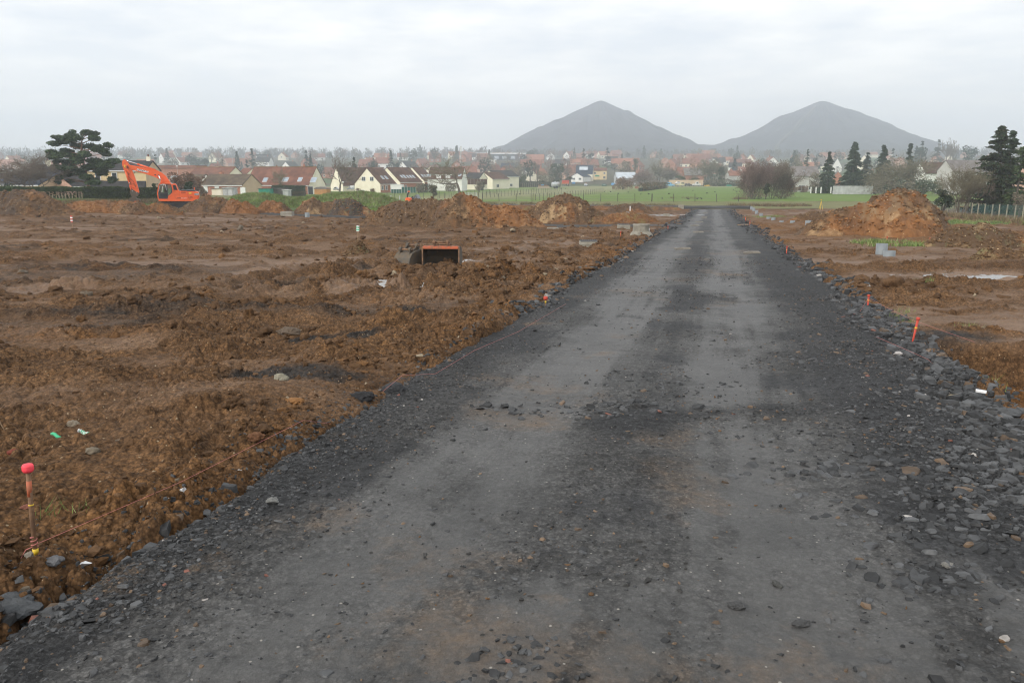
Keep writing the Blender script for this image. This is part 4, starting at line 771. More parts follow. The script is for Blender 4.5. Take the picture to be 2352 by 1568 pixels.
# ---- concrete chambers
def concrete_box(px, py, w, h, label, grate=True, dp=.9, rot=0.0, m='concrete'):
    g_ = G(px, py); W_ = w / FPX * g_.y; H_ = h / FPX * g_.y; o = empty('drain_chamber', (g_.x, g_.y + W_ * dp / 2, surf(g_.x, g_.y) - .02), rot, label, 'drain chamber', 'concrete chambers on the site'); d_ = W_ * dp; t_ = W_ * .11
    b = MB()
    for c_, s_2 in (((0, -d_ / 2 + t_ / 2), (W_, t_)), ((0, d_ / 2 - t_ / 2), (W_, t_)), ((-W_ / 2 + t_ / 2, 0), (t_, d_ - 2 * t_)), ((W_ / 2 - t_ / 2, 0), (t_, d_ - 2 * t_))): b.box((*c_, H_ * .5 - .1), (*s_2, H_ * .92 + .2))
    b.build('body', M[m], o, bevel=.01)
    b = MB(); b.box((0, -d_ / 2 - .006, H_ * .55), (W_ * .99, .012, .03)); b.build('joint', M['wet_concrete'], o)
    if grate:
        b = MB(); nb = 9
        for i in range(nb): b.box((-W_ * .45 + i * W_ * .9 / (nb - 1), 0, H_ * .98), (W_ * .045, d_ * .92, .035))
        b.box((0, -d_ * .44, H_ * .975), (W_ * .94, .05, .05)); b.box((0, d_ * .44, H_ * .975), (W_ * .94, .05, .05)); b.build('grate', M['cast_iron'], o)
    else: MB().box((0, 0, H_ * .97), (W_ * .9, d_ * .9, .03)).build('cover', M['wet_concrete'], o)
    return o
concrete_box(1354, 568, 42, 17, 'square concrete drain box with an iron grate, alone in the mud', True, .9)
concrete_box(1434, 529, 27, 9, 'low concrete box with a dark lid beside the tapered manhole', True, .9)
concrete_box(657, 497, 26, 10, 'concrete box with a muddy lid at the foot of the orange heaps', False, .9)
concrete_box(1565, 481, 11, 9, 'pale concrete block at the far end of the slate road', False, .9)
concrete_box(1532, 497, 13, 7, 'small concrete box beside the long puddle', False, .9)
concrete_box(1270, 526, 26, 4, 'nearly buried concrete slab on the side road', False, .7)
g_ = G(1476, 545); o = empty('manhole_cone', (g_.x, g_.y + .5, surf(g_.x, g_.y) - .03), 0, 'tapered concrete manhole cone standing at the junction with the side road', 'manhole', 'concrete chambers on the site'); k = g_.y / FPX
b = MB(); b.lathe([(27.5 * k, -.15), (27.5 * k, .02), (25 * k, .09), (19.5 * k, .20), (18.6 * k, 22 * k), (18.9 * k, 25 * k), (14 * k, 25 * k), (14 * k, .0)], 32, cap=False); b.build('body', M['wet_concrete'], o, False)
b = MB(); b.lathe([(19.3 * k, 22.5 * k), (19.8 * k, 25.6 * k), (15 * k, 25.8 * k), (14.5 * k, 22.5 * k)], 32, cap=False); b.build('rim', M['concrete'], o)
MB().box((16.5 * k, -9.6 * k, 14 * k), (.05, .03, .12), (0, 0, .9)).build('sticker', M['white_plastic'], o)
# covers and planks on the road
for i, (px_, py_, w_, lab) in enumerate(((1568, 573, 36, 'long pale slab lying across the road left of the tyre tracks'), (1727, 583.5, 34, 'thin pale board on the road near the red stake'), (1604, 535, 20, 'pale cover set in the road past the slab'), (1596, 519, 18, 'pale cover set in the road beside the side road'), (1606, 511, 16, 'worn cover in the road just past the junction'), (1617, 502, 12, 'pair of pale boards toward the road end'), (1618, 499, 11, 'pale board toward the far road end'), (1620, 489, 9, 'farthest pale cover in the road'), (1707, 518.5, 24, 'rough timber lying on the edge of the road'), (1912, 522, 22, 'white plank lying in the orange plot'))):
    g_ = G(px_, py_); b = MB(); ww = w_ / FPX * g_.y; b.box((0, 0, 0), (ww, .24 if i < 2 else .42, .06), (0, 0, .06)); b.box((ww * .12, .05, .035), (ww * .7, .10, .03), (0, 0, -.02)); b.box((-ww * .1, -.08, .03), (ww * .5, .06, .025), (0, 0, .1))
    tag(b.build('flat_slab' if 'slab' in lab or 'cover' in lab else 'wooden_board', M['pale_slab' if i != 8 else 'wood_stake'], None, loc=(g_.x, g_.y, surf(g_.x, g_.y) + .02)), lab, 'slab' if 'slab' in lab or 'cover' in lab else 'board')
# ---- single stones and litter one can point at
def one_stone(name, px, py, r, colr, label, seed, flat=.7, k=3, cat='stone', up=.3):
    g_ = G(px, py); z_ = surf(g_.x, g_.y); o = clods(name, np.array([0.]), np.array([0.]), np.array([r * up]), np.array([r]), np.array([colr]), seed, k=k, smooth=False, rug=.42); o.location = (g_.x, g_.y, z_); o.scale = (1, .9, flat); return tag(o, label, cat)
one_stone('pale_stone', 172, 997, .06, (.24, .20, .15), 'pale rounded stone on the brown earth behind the green netting scraps', 301)
one_stone('pale_stone', 218, 1076, .042, (.20, .165, .12), 'pale lumpy stone in the earth beyond the pink capped stake', 302)
one_stone('earth_lump', 590, 1037, .06, (.17, .085, .045), 'smooth reddish lump of earth on the dug bank', 303, cat='clod')
one_stone('earth_lump', 680, 965, .07, (.26, .13, .05), 'orange lump crowning the end of the dug bank', 304, cat='clod')
one_stone('brick_piece', 32, 1047, .035, (.22, .06, .04), 'red piece of brick in the earth by the string stake', 305, cat='brick')
one_stone('brick_piece', 66, 1212, .035, (.24, .10, .07), 'reddish cobble just behind the pink capped stake', 306, cat='stone')
one_stone('grey_stone', 627, 1168, .03, (.20, .20, .19), 'light grey stone lying on the slate beside the wheel track', 307)
one_stone('grey_stone', 128, 1330, .04, (.16, .16, .165), 'bluish grey stone beside the foot of the pink capped stake', 308)
one_stone('grey_stone', 75, 1335, .028, (.26, .23, .19), 'pale brown stone at the foot of the pink capped stake', 309)
one_stone('slate_block', 30, 1400, .095, (.09, .095, .10), 'large smooth dark block at the road edge past the pink capped stake', 310, flat=.55)
one_stone('slate_block', 905, 905, .11, (.06, .062, .066), 'big dark slate block where the slack string ends', 311, flat=.8)
one_stone('slate_block', 1160, 862, .0001 + .12, (.055, .057, .06), 'dark slate block sticking out of the road edge rubble', 312) if False else None
one_stone('slate_block', 830, 912, .10, (.035, .035, .037), 'black lump of shale half buried in the mud', 313, flat=.6)
one_stone('pale_stone', 648, 893, .055, (.27, .25, .19), 'cream pointed stone on the mud away from the road', 314, flat=1.2)
one_stone('slate_block', 2310, 935 + 20, .09, (.10, .104, .108), 'broad grey slate block at the lower end of the stone pile', 315, flat=.55)
one_stone('pale_stone', 2190, 925, .055, (.30, .25, .17), 'yellowish stone among the dark stones of the pile', 316, flat=.6)
one_stone('pale_stone', 1785, 1345, .025, (.085, .085, .08), 'small dark wedge of slate in the wheel track', 317, flat=.6)
one_stone('slate_block', 1690, 1395, .03, (.08, .08, .08), 'dark stone pressed into the middle of the road', 318, flat=.55)
one_stone('slate_block', 1840, 1432, .036, (.08, .08, .08), 'long dark stone sticking out of the wheel track', 319, flat=.6)
one_stone('pale_stone', 2172, 1312, .026, (.22, .21, .19), 'pale grey wedge of stone near the rough road edge', 320)
one_stone('pale_stone', 660, 762, .13, (.12, .09, .065), 'grey mud-caked boulder in the churned field', 321, flat=.8)
one_stone('white_stone', 2062, 818 + 5, .05, (.5, .47, .45), 'whitish stone in the trench wall', 322)
for px_, py_, l_, s_d in ((130, 1028, 'green twisted scrap of netting on the earth', 1), (196, 1026, 'green and white striped scrap of netting on the earth', 2)):
    g_ = G(px_, py_); mb = MB(); mb.tube([(k * .012 - .03, .006 * math.sin(k), .012 + .012 * math.sin(k * .7 + s_d)) for k in range(7)], [.006, .011, .012, .011, .012, .010, .005], 8, 0)
    if s_d == 2:
        for k in range(6): mb.tube([(k * .012 - .034, .006 * math.sin(k), .013 + .012 * math.sin(k * .7 + s_d)), (k * .012 - .030, .006 * math.sin(k), .013 + .012 * math.sin(k * .7 + s_d))], .0145, 8, 1)
    tag(mb.build('netting_scrap', [M['green_tape'], M['white_plastic']], None, True, loc=(g_.x, g_.y, surf(g_.x, g_.y) + .02)), l_, 'litter')
g_ = G(418, 1160); mb = MB(); mb.lathe([(.007, 0), (.013, .032), (.014, .033), (.012, .032), (.0065, .002)], 14); o = mb.build('plastic_cup', M['white_plastic'], None, True, loc=(g_.x, g_.y, surf(g_.x, g_.y) + .03)); o.rotation_euler = (1.3, .2, 1.0); tag(o, 'crushed white plastic cup on the road edge under the string', 'litter')
g_ = G(195, 1305); mb = MB(); mb.add([(-.03, -.01, 0), (0, -.016, .016), (.034, -.006, .010), (.03, .014, .004), (-.004, .018, .012), (-.03, .012, .004), (0, 0, -.006)], [(0, 1, 4, 5), (1, 2, 3, 4), (0, 6, 2, 1), (6, 5, 4, 3), (6, 3, 2), (0, 5, 6)]); tag(mb.build('plastic_scrap', M['white_plastic'], None, loc=(g_.x, g_.y, surf(g_.x, g_.y) + .01)), 'crumpled white plastic scrap on the slate by the pink capped stake', 'litter')
g_ = G(2250, 925); mb = MB(); mb.box((0, 0, .01), (.08, .04, .015), (.1, .05, -.5)); tag(mb.build('plaster_piece', M['white_plastic'], None, loc=(g_.x, g_.y, surf(g_.x, g_.y) + .05)), 'white broken slab under the stones of the pile', 'rubble')
g_ = G(8, 1015); mb = MB(); mb.tube([(.03, 0, -.02), (.0, 0, .05), (-.012, 0, .10), (.0, .01, .16), (.03, .02, .19)], [.004, .0035, .003, .0025, .002], 6); tag(mb.build('dry_twig', M['wood_stake'], None, True, loc=(g_.x, g_.y, surf(g_.x, g_.y))), 'thin bent dry twig sticking up from the earth', 'twig')
# ============================================================ DIGGER BUCKETS ON THE GROUND
def bucket(px, py, w, h, d, rot, label, outer, inner, band, ear, sink=.03, teeth=False):
    g_ = G(px, py); o = empty('excavator_bucket', (g_.x, g_.y + .1, surf(g_.x, g_.y) - sink), rot, label, 'bucket', 'digger buckets lying in the mud')
    prof = [(0, h * .97), (.10 * d, h), (.45 * d, h * .985), (.72 * d, h * .90), (.92 * d, h * .70), (d, h * .45), (.95 * d, h * .2), (.78 * d, h * .05), (.5 * d, 0), (-.08 * d, 0)]
    th = .018; b = MB()
    inner_p = []
    for i, (y, z) in enumerate(prof):
        p0 = Vector(prof[max(i - 1, 0)]); p1 = Vector(prof[min(i + 1, len(prof) - 1)]); dd = (p1 - p0).normalized(); inner_p.append((y - dd.y * th * -1 * -1 if False else y + dd.y * th, z - dd.x * th))
    n = len(prof); vs = []
    for x in (-w / 2, w / 2): vs += [(x, y, z) for y, z in prof] + [(x, y, z) for y, z in inner_p]
    q = 2 * n; fs = []
    for i in range(n - 1): fs += [(i, i + 1, q + i + 1, q + i), (n + i + 1, n + i, q + n + i, q + n + i + 1)]
    fs += [(0, q, q + n, n), (n - 1, 2 * n - 1, q + 2 * n - 1, q + n - 1)]
    ms = [0, 1] * (n - 1) + [0, 0]
    me = bpy.data.meshes.new('shell'); me.from_pydata(vs, [], fs); me.update(); me.polygons.foreach_set('material_index', np.array(ms, np.int32)); link('shell', me, [outer, inner], o)
    for sx in (-1, 1):
        x = sx * (w / 2 + .009); MB().prism([(y, z) for y, z in prof] , x - .011, x + .011, ax='x').build('side_plate', inner, o)
        MB().prism([(-.10 * d, h * .02), (-.02 * d, h * .99), (.04 * d, h * .99), (-.02 * d, h * .02)], x - .017, x + .017, ax='x').build('side_cutter', M['steel_rust'], o)
    b = MB(); b.box((0, -.005, h * .955), (w, .05, h * .11)); b.box((0, .06, h * 1.0), (w * .98, .10, .03)); b.build('lip_band', band, o, bevel=.006)
    b = MB(); b.box((0, -.10 * d, .012), (w * 1.02, .10, .025)); b.build('cutting_edge', M['steel_rust'], o)
    ew = min(.33 * w, .17); ey = (.10 * d, .62 * d)
    for sx in (-1, 1):
        x = sx * ew; e_ = MB(); e_.prism([(-.02 * d, h * .93), (ey[0] - .06, h * 1.12), (ey[0] - .05, h * 1.28), (ey[0] + .05, h * 1.28), (ey[0] + .09, h * 1.12), (ey[1] - .07, h * 1.02), (ey[1] - .03, h * 1.14), (ey[1] + .06, h * 1.12), (ey[1] + .07, h * .93), (.93 * d, h * .62), (.80 * d, h * .75), (.4 * d, h * .95)], x - .013, x + .013, ax='x')
        for yy, zz in ((ey[0], h * 1.2), (ey[1] + .015, h * 1.05)): e_.tube([(x - .035, yy, zz), (x + .035, yy, zz)], .062, 14)
        e_.build('ear', ear, o)
    for yy, zz in ((ey[0], h * 1.2), (ey[1] + .015, h * 1.05)): MB().tube([(-ew - .06, yy, zz), (ew + .06, yy, zz)], .026, 12).build('pin', M['steel_rust'], o, True)
    return o
bucket(1012, 616, .93, .545, .62, math.radians(-4), 'wide ditching bucket with a worn orange lip, its open side to the road', M['black_steel'], M['mud_steel'], M['orange_worn'], M['steel_rust'])
bucket(951, 612, .46, .58, .60, math.radians(152), 'narrow dark digging bucket standing on its mouth next to the orange lipped one', M['mud_steel'], M['mud_steel'], M['black_steel'], M['mud_steel'], .05)
# ============================================================ EXCAVATOR (coordinates read off an enlargement, 261 px to the metre)
def text_mesh(name, txt, size, m, parent, loc, rot, shear=0.0, ext=.004, sx=1.0):
    cu = bpy.data.curves.new(name, 'FONT'); cu.body = txt; cu.size = size; cu.extrude = ext; cu.align_x = 'CENTER'; cu.align_y = 'CENTER'; cu.shear = shear; cu.offset = size * .02
    o = bpy.data.objects.new(name, cu); COL.objects.link(o); dg = bpy.context.evaluated_depsgraph_get(); me = bpy.data.meshes.new_from_object(o.evaluated_get(dg)); bpy.data.objects.remove(o)
    q = link(name, me, m, parent); q.location = loc; q.rotation_euler = rot; q.scale = (sx, 1, 1); return q
M['decal_white'] = mat('decal_white', (.80, .80, .80), .5, .03, 5); M['decal_black'] = mat('decal_black', (.02, .02, .022), .45, .1, 5)
M['cab_black'] = mat('cab_frame_black', (.030, .032, .034), .5, .15, 5); M['orange_dark'] = mat('grille_orange', (.42, .07, .02), .6, .2, 30)
M['yellow_label'] = mat('yellow_label', (.78, .50, .04), .5, .1, 9); M['seat_cloth'] = mat('seat_cloth', (.09, .09, .1), .8, .2, 9); M['inner_red'] = mat('cab_inner', (.35, .08, .04), .6, .3, 3)
def clear_glass():
    m = bpy.data.materials.new('cab_glass'); m.use_nodes = True; t = m.node_tree; t.nodes.clear(); o = t.nodes.new('ShaderNodeOutputMaterial'); a = t.nodes.new('ShaderNodeBsdfTransparent'); b = t.nodes.new('ShaderNodeBsdfGlossy'); b.inputs['Roughness'].default_value = .05; a.inputs['Color'].default_value = (.62, .70, .70, 1); b.inputs['Color'].default_value = (.8, .85, .85, 1)
    n = t.nodes.new('ShaderNodeTexNoise'); n.inputs['Scale'].default_value = 2.; r = t.nodes.new('ShaderNodeMapRange'); r.inputs[3].default_value = .08; r.inputs[4].default_value = .22; t.links.new(n.outputs[0], r.inputs[0])
    x = t.nodes.new('ShaderNodeMixShader'); t.links.new(r.outputs[0], x.inputs[0]); t.links.new(a.outputs[0], x.inputs[1]); t.links.new(b.outputs[0], x.inputs[2]); t.links.new(x.outputs[0], o.inputs[0]); return m
M['cab_glass'] = clear_glass()
EX, EZ = (lambda zx: (zx - 1500) / 261.0), (lambda zy: (1250 - zy) / 261.0 + .95)
def xz(pts): return [(EX(a), EZ(b)) for a, b in pts]
DE = 83.0; pe = P((480 + 1500 * .14668) / 1.7415, (620 + 1250 * .14668) / 1.7415, DE)
ex = empty('excavator', (pe.x, pe.y, pe.z - .95), R(19), 'orange tracked excavator with its arm reaching down over the earth ridge', 'excavator')
ex.scale = (.925, 1, 1); O_ = M['orange']; B = lambda: MB()
# undercarriage
for sy in (-1, 1):
    y = sy * 1.0; prof = []
    for k in range(9): a = math.pi / 2 + math.pi * k / 8; prof.append((-1.45 + .42 * math.cos(a), .43 + .42 * math.sin(a)))
    for k in range(9): a = -math.pi / 2 + math.pi * k / 8; prof.append((1.55 + .42 * math.cos(a), .43 + .42 * math.sin(a)))
    tr = B().prism(prof, y - .3, y + .3).build('track', M['dark'], ex)
    b = B()
    for k in range(22):
        for zz in (.0, .86): b.box((-1.45 + k * 3.0 / 21, y, zz), (.03, .62, .05))
    b.build('tread', M['steel_rust'], tr)
    b = B()
    for k in range(6): b.tube([(-1.0 + k * .42, y - .32, .22), (-1.0 + k * .42, y + .32, .22)], .13, 12)
    for k in (-1.45, 1.55): b.tube([(k, y - .31, .43), (k, y + .31, .43)], .3, 16)
    b.build('roller_wheel', M['mud_steel'], tr)
b = B(); b.box((0, 0, .55), (1.6, 1.5, .3)); b.tube([(0, 0, .7), (0, 0, .96)], .62, 24); b.build('chassis', M['cab_black'], ex)
# house
deck = xz([(1085, 1190), (1090, 1225), (1105, 1250), (1990, 1258), (2075, 1215), (2165, 1190), (2165, 1180), (1340, 1180), (1340, 1195)])
B().prism(deck, -1.24, 1.24).build('deck', O_, ex, bevel=.02)
B().prism(xz([(1345, 1183), (1370, 1130), (1440, 1085), (1490, 1030), (1500, 990), (1640, 985), (1875, 995), (1875, 1183)]), -1.22, -.35).build('side_door', O_, ex, bevel=.02)
B().prism(xz([(1500, 1183), (1500, 1000), (1875, 1000), (1875, 1183)]), -.33, 1.20).build('engine_body', O_, ex, bevel=.03)
B().prism(xz([(1879, 1183), (1879, 1000), (2080, 1003), (2140, 1010), (2163, 1030), (2168, 1100), (2165, 1180)]), -1.20, 1.20).build('counterweight', O_, ex, bevel=.05)
B().prism(xz([(1690, 996), (1690, 965), (1870, 962), (2050, 968), (2075, 990), (2075, 1000)]), -.9, .9).build('engine_hood', M['cab_black'], ex, bevel=.02)
B().box((EX(2045), .5, EZ(950)), (.10, .10, .35)).build('exhaust_pipe', O_, ex, bevel=.01)
B().box((EX(1760), -1.225, EZ(1030)), (.48, .02, .16)).build('vent_grille', M['orange_dark'], ex)
b = B(); b.box((EX(1532), -1.222, EZ(1090)), (.012, .012, .72)); b.box((EX(1660), -1.222, EZ(1090)), (.012, .012, .72)); b.box((EX(1690), -1.222, EZ(1075)), (1.4, .012, .012)); b.build('panel_seam', M['orange_dark'], ex)
B().box((EX(1940), -1.225, EZ(1045)), (.26, .03, .15)).build('warning_label', M['yellow_label'], ex)
b = B(); b.prism(xz([(1920, 1165), (1940, 1125), (1990, 1130), (2005, 1165)]), -1.225, -1.19); b.build('step_recess', M['orange_dark'], ex)
# cab: black side frame with openings, orange pillars and roof
def ring(outer, inner, y0, y1, name, m, par):
    n = len(outer); vs = [(a, y0, c) for a, c in outer] + [(a, y0, c) for a, c in inner] + [(a, y1, c) for a, c in outer] + [(a, y1, c) for a, c in inner]; fs = []
    for i in range(n):
        j = (i + 1) % n; fs += [(i, j, n + j, n + i), (2 * n + j, 2 * n + i, 3 * n + i, 3 * n + j), (j, i, 2 * n + i, 2 * n + j), (n + i, n + j, 3 * n + j, 3 * n + i)]
    me = bpy.data.meshes.new(name); me.from_pydata(vs, [], fs); me.update(); return link(name, me, m, par)
cabo = xz([(1075, 1190), (1070, 1040), (1120, 830), (1160, 785), (1300, 773), (1440, 780), (1480, 815), (1500, 950), (1490, 1030), (1440, 1085), (1365, 1130), (1345, 1190)])
cabi = xz([(1098, 1185), (1095, 1045), (1140, 845), (1170, 808), (1300, 797), (1430, 803), (1455, 830), (1478, 950), (1465, 1025), (1420, 1070), (1350, 1115), (1335, 1185)])
cab = ring(cabo, cabi, -1.24, -.27, 'cab', O_, ex)
def frame_seg(poly, name='door_frame'): return B().prism(xz(poly), -1.225, -1.19).build(name, M['cab_black'], cab)
frame_seg([(1096, 1187), (1095, 1045), (1106, 1010), (1340, 1040), (1340, 1187)], 'lower_door')
frame_seg([(1325, 1050), (1318, 830), (1345, 800), (1358, 800), (1358, 1115), (1340, 1187), (1325, 1187)]); frame_seg([(1358, 1112), (1370, 1065), (1400, 1072), (1425, 1040), (1452, 950), (1440, 840), (1420, 812), (1432, 803), (1456, 830), (1478, 950), (1465, 1025), (1420, 1072)]); frame_seg([(1110, 1010), (1098, 1030), (1138, 845), (1168, 808), (1430, 800), (1430, 812), (1175, 822), (1150, 850)])
B().prism(xz([(1112, 1010), (1150, 850), (1175, 822), (1315, 820), (1322, 1035)]), -1.21, -1.205).build('door_window', M['cab_glass'], cab)
B().prism(xz([(1360, 1060), (1352, 812), (1420, 812), (1440, 840), (1452, 950), (1425, 1040), (1400, 1072)]), -1.21, -1.205).build('side_window', M['cab_glass'], cab)
B().prism(xz([(1150, 1060), (1320, 1050), (1325, 1130), (1200, 1150), (1150, 1130)]), -1.235, -1.228).build('lower_window', M['glass'], cab)
b = B(); b.tube([(EX(a), -1.235, EZ(c)) for a, c in ((1200, 1015), (1225, 880), (1255, 825), (1290, 810), (1312, 850), (1318, 960))], .018, 8); b.tube([(EX(a), -1.235, EZ(c)) for a, c in ((1118, 1000), (1150, 850), (1175, 825), (1230, 818))], .012, 8); b.build('hand_rail', M['decal_white'], cab)
B().prism(xz([(1225, 1185), (1250, 1000), (1270, 880), (1310, 880), (1315, 1000), (1320, 1185)]), -.95, -.5).build('operator_seat', M['seat_cloth'], cab, bevel=.03)
B().prism(xz([(1100, 1185), (1098, 1120), (1345, 1120), (1345, 1185)]), -1.15, -.3).build('cab_floor', M['inner_red'], cab)
B().prism(xz([(1100, 1100), (1138, 850), (1150, 850), (1112, 1100)]), -1.0, -.35).build('windscreen', M['cab_glass'], cab)
B().prism(xz([(1480, 985), (1478, 830), (1500, 790), (1560, 795), (1590, 830), (1640, 985)]), -1.15, -.32).build('cab_rear', O_, ex, bevel=.02)
B().prism(xz([(1510, 960), (1500, 835), (1570, 835), (1608, 960)]), -1.165, -1.152).build('rear_window', M['glass'], ex)
# boom, arm and rams
BY0, BY1 = .02, .42
boom = B().prism(xz([(345, 370), (365, 325), (420, 318), (640, 355), (800, 390), (1000, 430), (1120, 465), (1220, 520), (1310, 600), (1370, 690), (1415, 775), (1430, 840), (1330, 850), (1205, 780), (1185, 730), (1130, 680), (1010, 625), (820, 560), (640, 505), (460, 445), (380, 415)]), BY0, BY1).build('boom', O_, ex, bevel=.02)
dpl = B().prism(xz([(575, 412), (842, 480), (825, 515), (610, 470)]), BY0 - .012, BY0 + .01).build('name_plate', M['decal_black'], boom)
ang = math.atan2(EZ(480) - EZ(430), EX(815) - EX(600))
text_mesh('lettering', 'DOOSAN', .27, M['decal_white'], boom, (EX(712), BY0 - .016, EZ(466)), (R(90), -ang, 0), .2, .003, 1.0)
arm = B().prism(xz([(198, 330), (205, 235), (230, 190), (265, 172), (300, 190), (345, 250), (380, 300), (440, 440), (470, 540), (500, 640), (545, 850), (572, 1010), (560, 1045), (500, 1035), (470, 985), (400, 940), (350, 900), (320, 790), (280, 650), (240, 480), (215, 400)]), .08, .36).build('arm', O_, ex, bevel=.02)
B().box((EX(265), .07, EZ(352)), (.16, .03, .28), (0, R(-14), 0)).build('warning_label', M['yellow_label'], arm)
def ram(a, b_, split, r, y, par, name='hydraulic_ram', y2=None):
    A_ = Vector((EX(a[0]), y, EZ(a[1]))); C_ = Vector((EX(b_[0]), y if y2 is None else y2, EZ(b_[1]))); m_ = A_.lerp(C_, split)
    o = B().tube([m_, C_], r, 14).build(name, O_, par, True); B().tube([A_, m_], r * .6, 12).build('rod', M['chrome'], o, True); B().tube([m_ - (C_ - m_).normalized() * .05, m_ + (C_ - m_).normalized() * .05], r * 1.2, 14).build('collar', O_, o, True); return o
ram((280, 195), (1060, 445), .42, .085, .22, ex)
for yy in (-.12, .55): ram((1130, 590), (1190, 790), .85, .10, yy, ex)
for p_, q_ in ((345, 375), (1035, 570), (1125, 585)): B().tube([(EX(p_), BY0 - .08, EZ(q_)), (EX(p_), BY1 + .08, EZ(q_))], .07, 14).build('pivot_pin', M['cab_black'], ex)
ram((355, 830), (275, 480), .25, .075, .02, ex)
b = B(); b.tube([(EX(330), .04, EZ(845)), (EX(500), .04, EZ(915))], .06, 10); b.tube([(EX(340), .04, EZ(850)), (EX(370), .04, EZ(985))], .05, 10); b.build('bucket_link', O_, ex)
for k, pts in enumerate((((205, 350), (250, 385), (330, 345), (360, 320)), ((360, 320), (320, 370), (350, 430), (395, 470), (380, 540), (310, 590)), ((250, 490), (290, 460), (320, 500), (345, 560)), ((470, 470), (505, 470), (510, 520), (480, 530)), ((330, 600), (390, 680), (450, 740), (500, 860), (490, 900)), ((345, 690), (370, 790), (440, 790), (495, 880)))):
    B().tube([(EX(a), -.02 + .01 * k, EZ(c)) for a, c in pts], .016, 6).build('hydraulic_hose', M['cab_black'], ex, True)
b = B(); b.prism(xz([(322, 1010), (355, 950), (420, 960), (500, 1010), (575, 1040), (520, 1130), (430, 1125), (350, 1110), (350, 1060)]), -.02, .46); b.build('quick_coupler', M['mud_steel'], ex, bevel=.02)
bk = B(); prof_ = xz([(380, 1120), (470, 1130), (480, 1180), (575, 1210), (570, 1260), (520, 1310), (430, 1330), (330, 1300), (270, 1230), (330, 1160), (375, 1150)]); bk.prism(prof_, -.30, .74); bk.build('bucket', M['mud_steel'], ex, bevel=.02)
for (a, c) in ((400, 985), (510, 1025)): B().tube([(EX(a), -.06, EZ(c)), (EX(a), .5, EZ(c))], .045, 12).build('pivot_pin', M['chrome'], ex)
# decals
tp = B().prism(xz([(2045, 1075), (2060, 1048), (2168, 1052), (2168, 1102), (2050, 1096)]), -1.222, -1.19).build('name_plate', M['decal_black'], ex)
text_mesh('lettering', 'DOOSAN', .17, M['decal_white'], tp, (EX(2110), -1.226, EZ(1076)), (R(90), 0, 0), .2, .003, .62)
text_mesh('lettering', 'DX180LC', .15, M['decal_white'], ex, (EX(1765), -1.228, EZ(1183)), (R(90), 0, 0), .2, .003, 1.05)
b = B()
for k in range(4): b.prism(xz([(1560 + k * 30, 1190), (1580 + k * 30, 1162), (1600 + k * 30, 1162), (1578 + k * 30, 1190)]), -1.228, -1.2)
b.build('stripe_mark', M['decal_black'], ex)
for zz in (835, 1090): pass
b = B(); b.tube([(EX(1110), -1.0, EZ(800)), (EX(1085), -1.25, EZ(790)), (EX(1085), -1.3, EZ(830))], .02, 8); b.box((EX(1090), -1.3, EZ(815)), (.06, .2, .26)); b.build('mirror', M['cab_black'], ex)
# ---- small digger and dumper behind the brown heap
DM = 72.0
def ZP(n, zx, zy, D): return P(*zp(n, zx, zy), D)
g_ = ZP(3, 1125, 850, DM); gzz = float(T(g_.x, DM)); md = empty('mini_excavator', (g_.x, DM, gzz), R(-10), 'small orange digger with a folded dark boom behind the brown earth heap', 'mini digger')
kz = .29762 / 1.7415 / FPX * DM
def mz(zx, zy): return ((zx - 1125) * kz, g_.z - gzz + (850 - zy) * kz)
zb_ = mz(0, 850)[1]
B().prism([mz(*p) for p in ((1095, 850), (1092, 800), (1105, 775), (1140, 775), (1158, 790), (1158, 830), (1140, 850))], -.35, .35).build('body', O_, md, bevel=.03)
B().prism([mz(*p) for p in ((1093, 835), (1093, 808), (1130, 808), (1140, 835))], -.37, .37).build('counterweight', M['yellow_label'], md, bevel=.02)
b = B(); b.tube([(mz(1100, 780)[0], .05, mz(1100, 780)[1]), (mz(1103, 740)[0], .05, mz(1103, 740)[1]), (mz(1130, 700)[0], .05, mz(1130, 700)[1])], .05, 8); b.tube([(mz(1112, 775)[0], -.1, mz(1112, 775)[1]), (mz(1122, 740)[0], -.1, mz(1122, 740)[1]), (mz(1132, 702)[0], -.1, mz(1132, 702)[1])], .04, 8); b.build('boom', M['cab_black'], md)
B().box((mz(1132, 697)[0], 0, mz(1132, 697)[1]), (.14, .3, .09)).build('work_lamp', M['orange'], md)
b = B(); b.box((0, -.4, .25), (1.5, .25, .4)); b.box((0, .4, .25), (1.5, .25, .4)); b.build('track', M['dark'], md, bevel=.08); B().box((0, 0, (zb_ + .45) / 2), (.6, .6, max(.2, zb_ - .2))).build('chassis', M['cab_black'], md)
g2 = ZP(3, 1215, 800, DM + 1); gz2 = float(T(g2.x, DM + 1)); du = empty('site_dumper', (g2.x, DM + 1, gz2), R(-10), 'grey site dumper with its skip tipped up beside the small digger', 'dumper')
def dz(zx, zy): return ((zx - 1215) * kz, g2.z - gz2 + (800 - zy) * kz)
B().prism([dz(*p) for p in ((1205, 758), (1245, 735), (1272, 790), (1250, 805), (1235, 770))], -.5, .5).build('skip', M['pvc'], du, bevel=.02)
b = B(); b.prism([dz(*p) for p in ((1162, 815), (1160, 770), (1180, 765), (1200, 780), (1240, 800), (1240, 815))], -.35, .35); b.build('body', M['cab_black'], du, bevel=.03)
b = B(); b.tube([(dz(1175, 770)[0], .1, dz(1175, 770)[1]), (dz(1165, 760)[0], .1, dz(1165, 760)[1])], .05, 10); b.build('steering_wheel', M['dark'], du)
for sx in (-.45, .55):
    for sy in (-.45, .45): B().tube([(sx, sy - .12, .3), (sx, sy + .12, .3)], .3, 16).build('wheel', M['dark'], du)
B().box((0, 0, dz(0, 815)[1] / 2 + .1), (1.3, .5, max(.2, dz(0, 815)[1] - .2))).build('chassis', M['cab_black'], du)
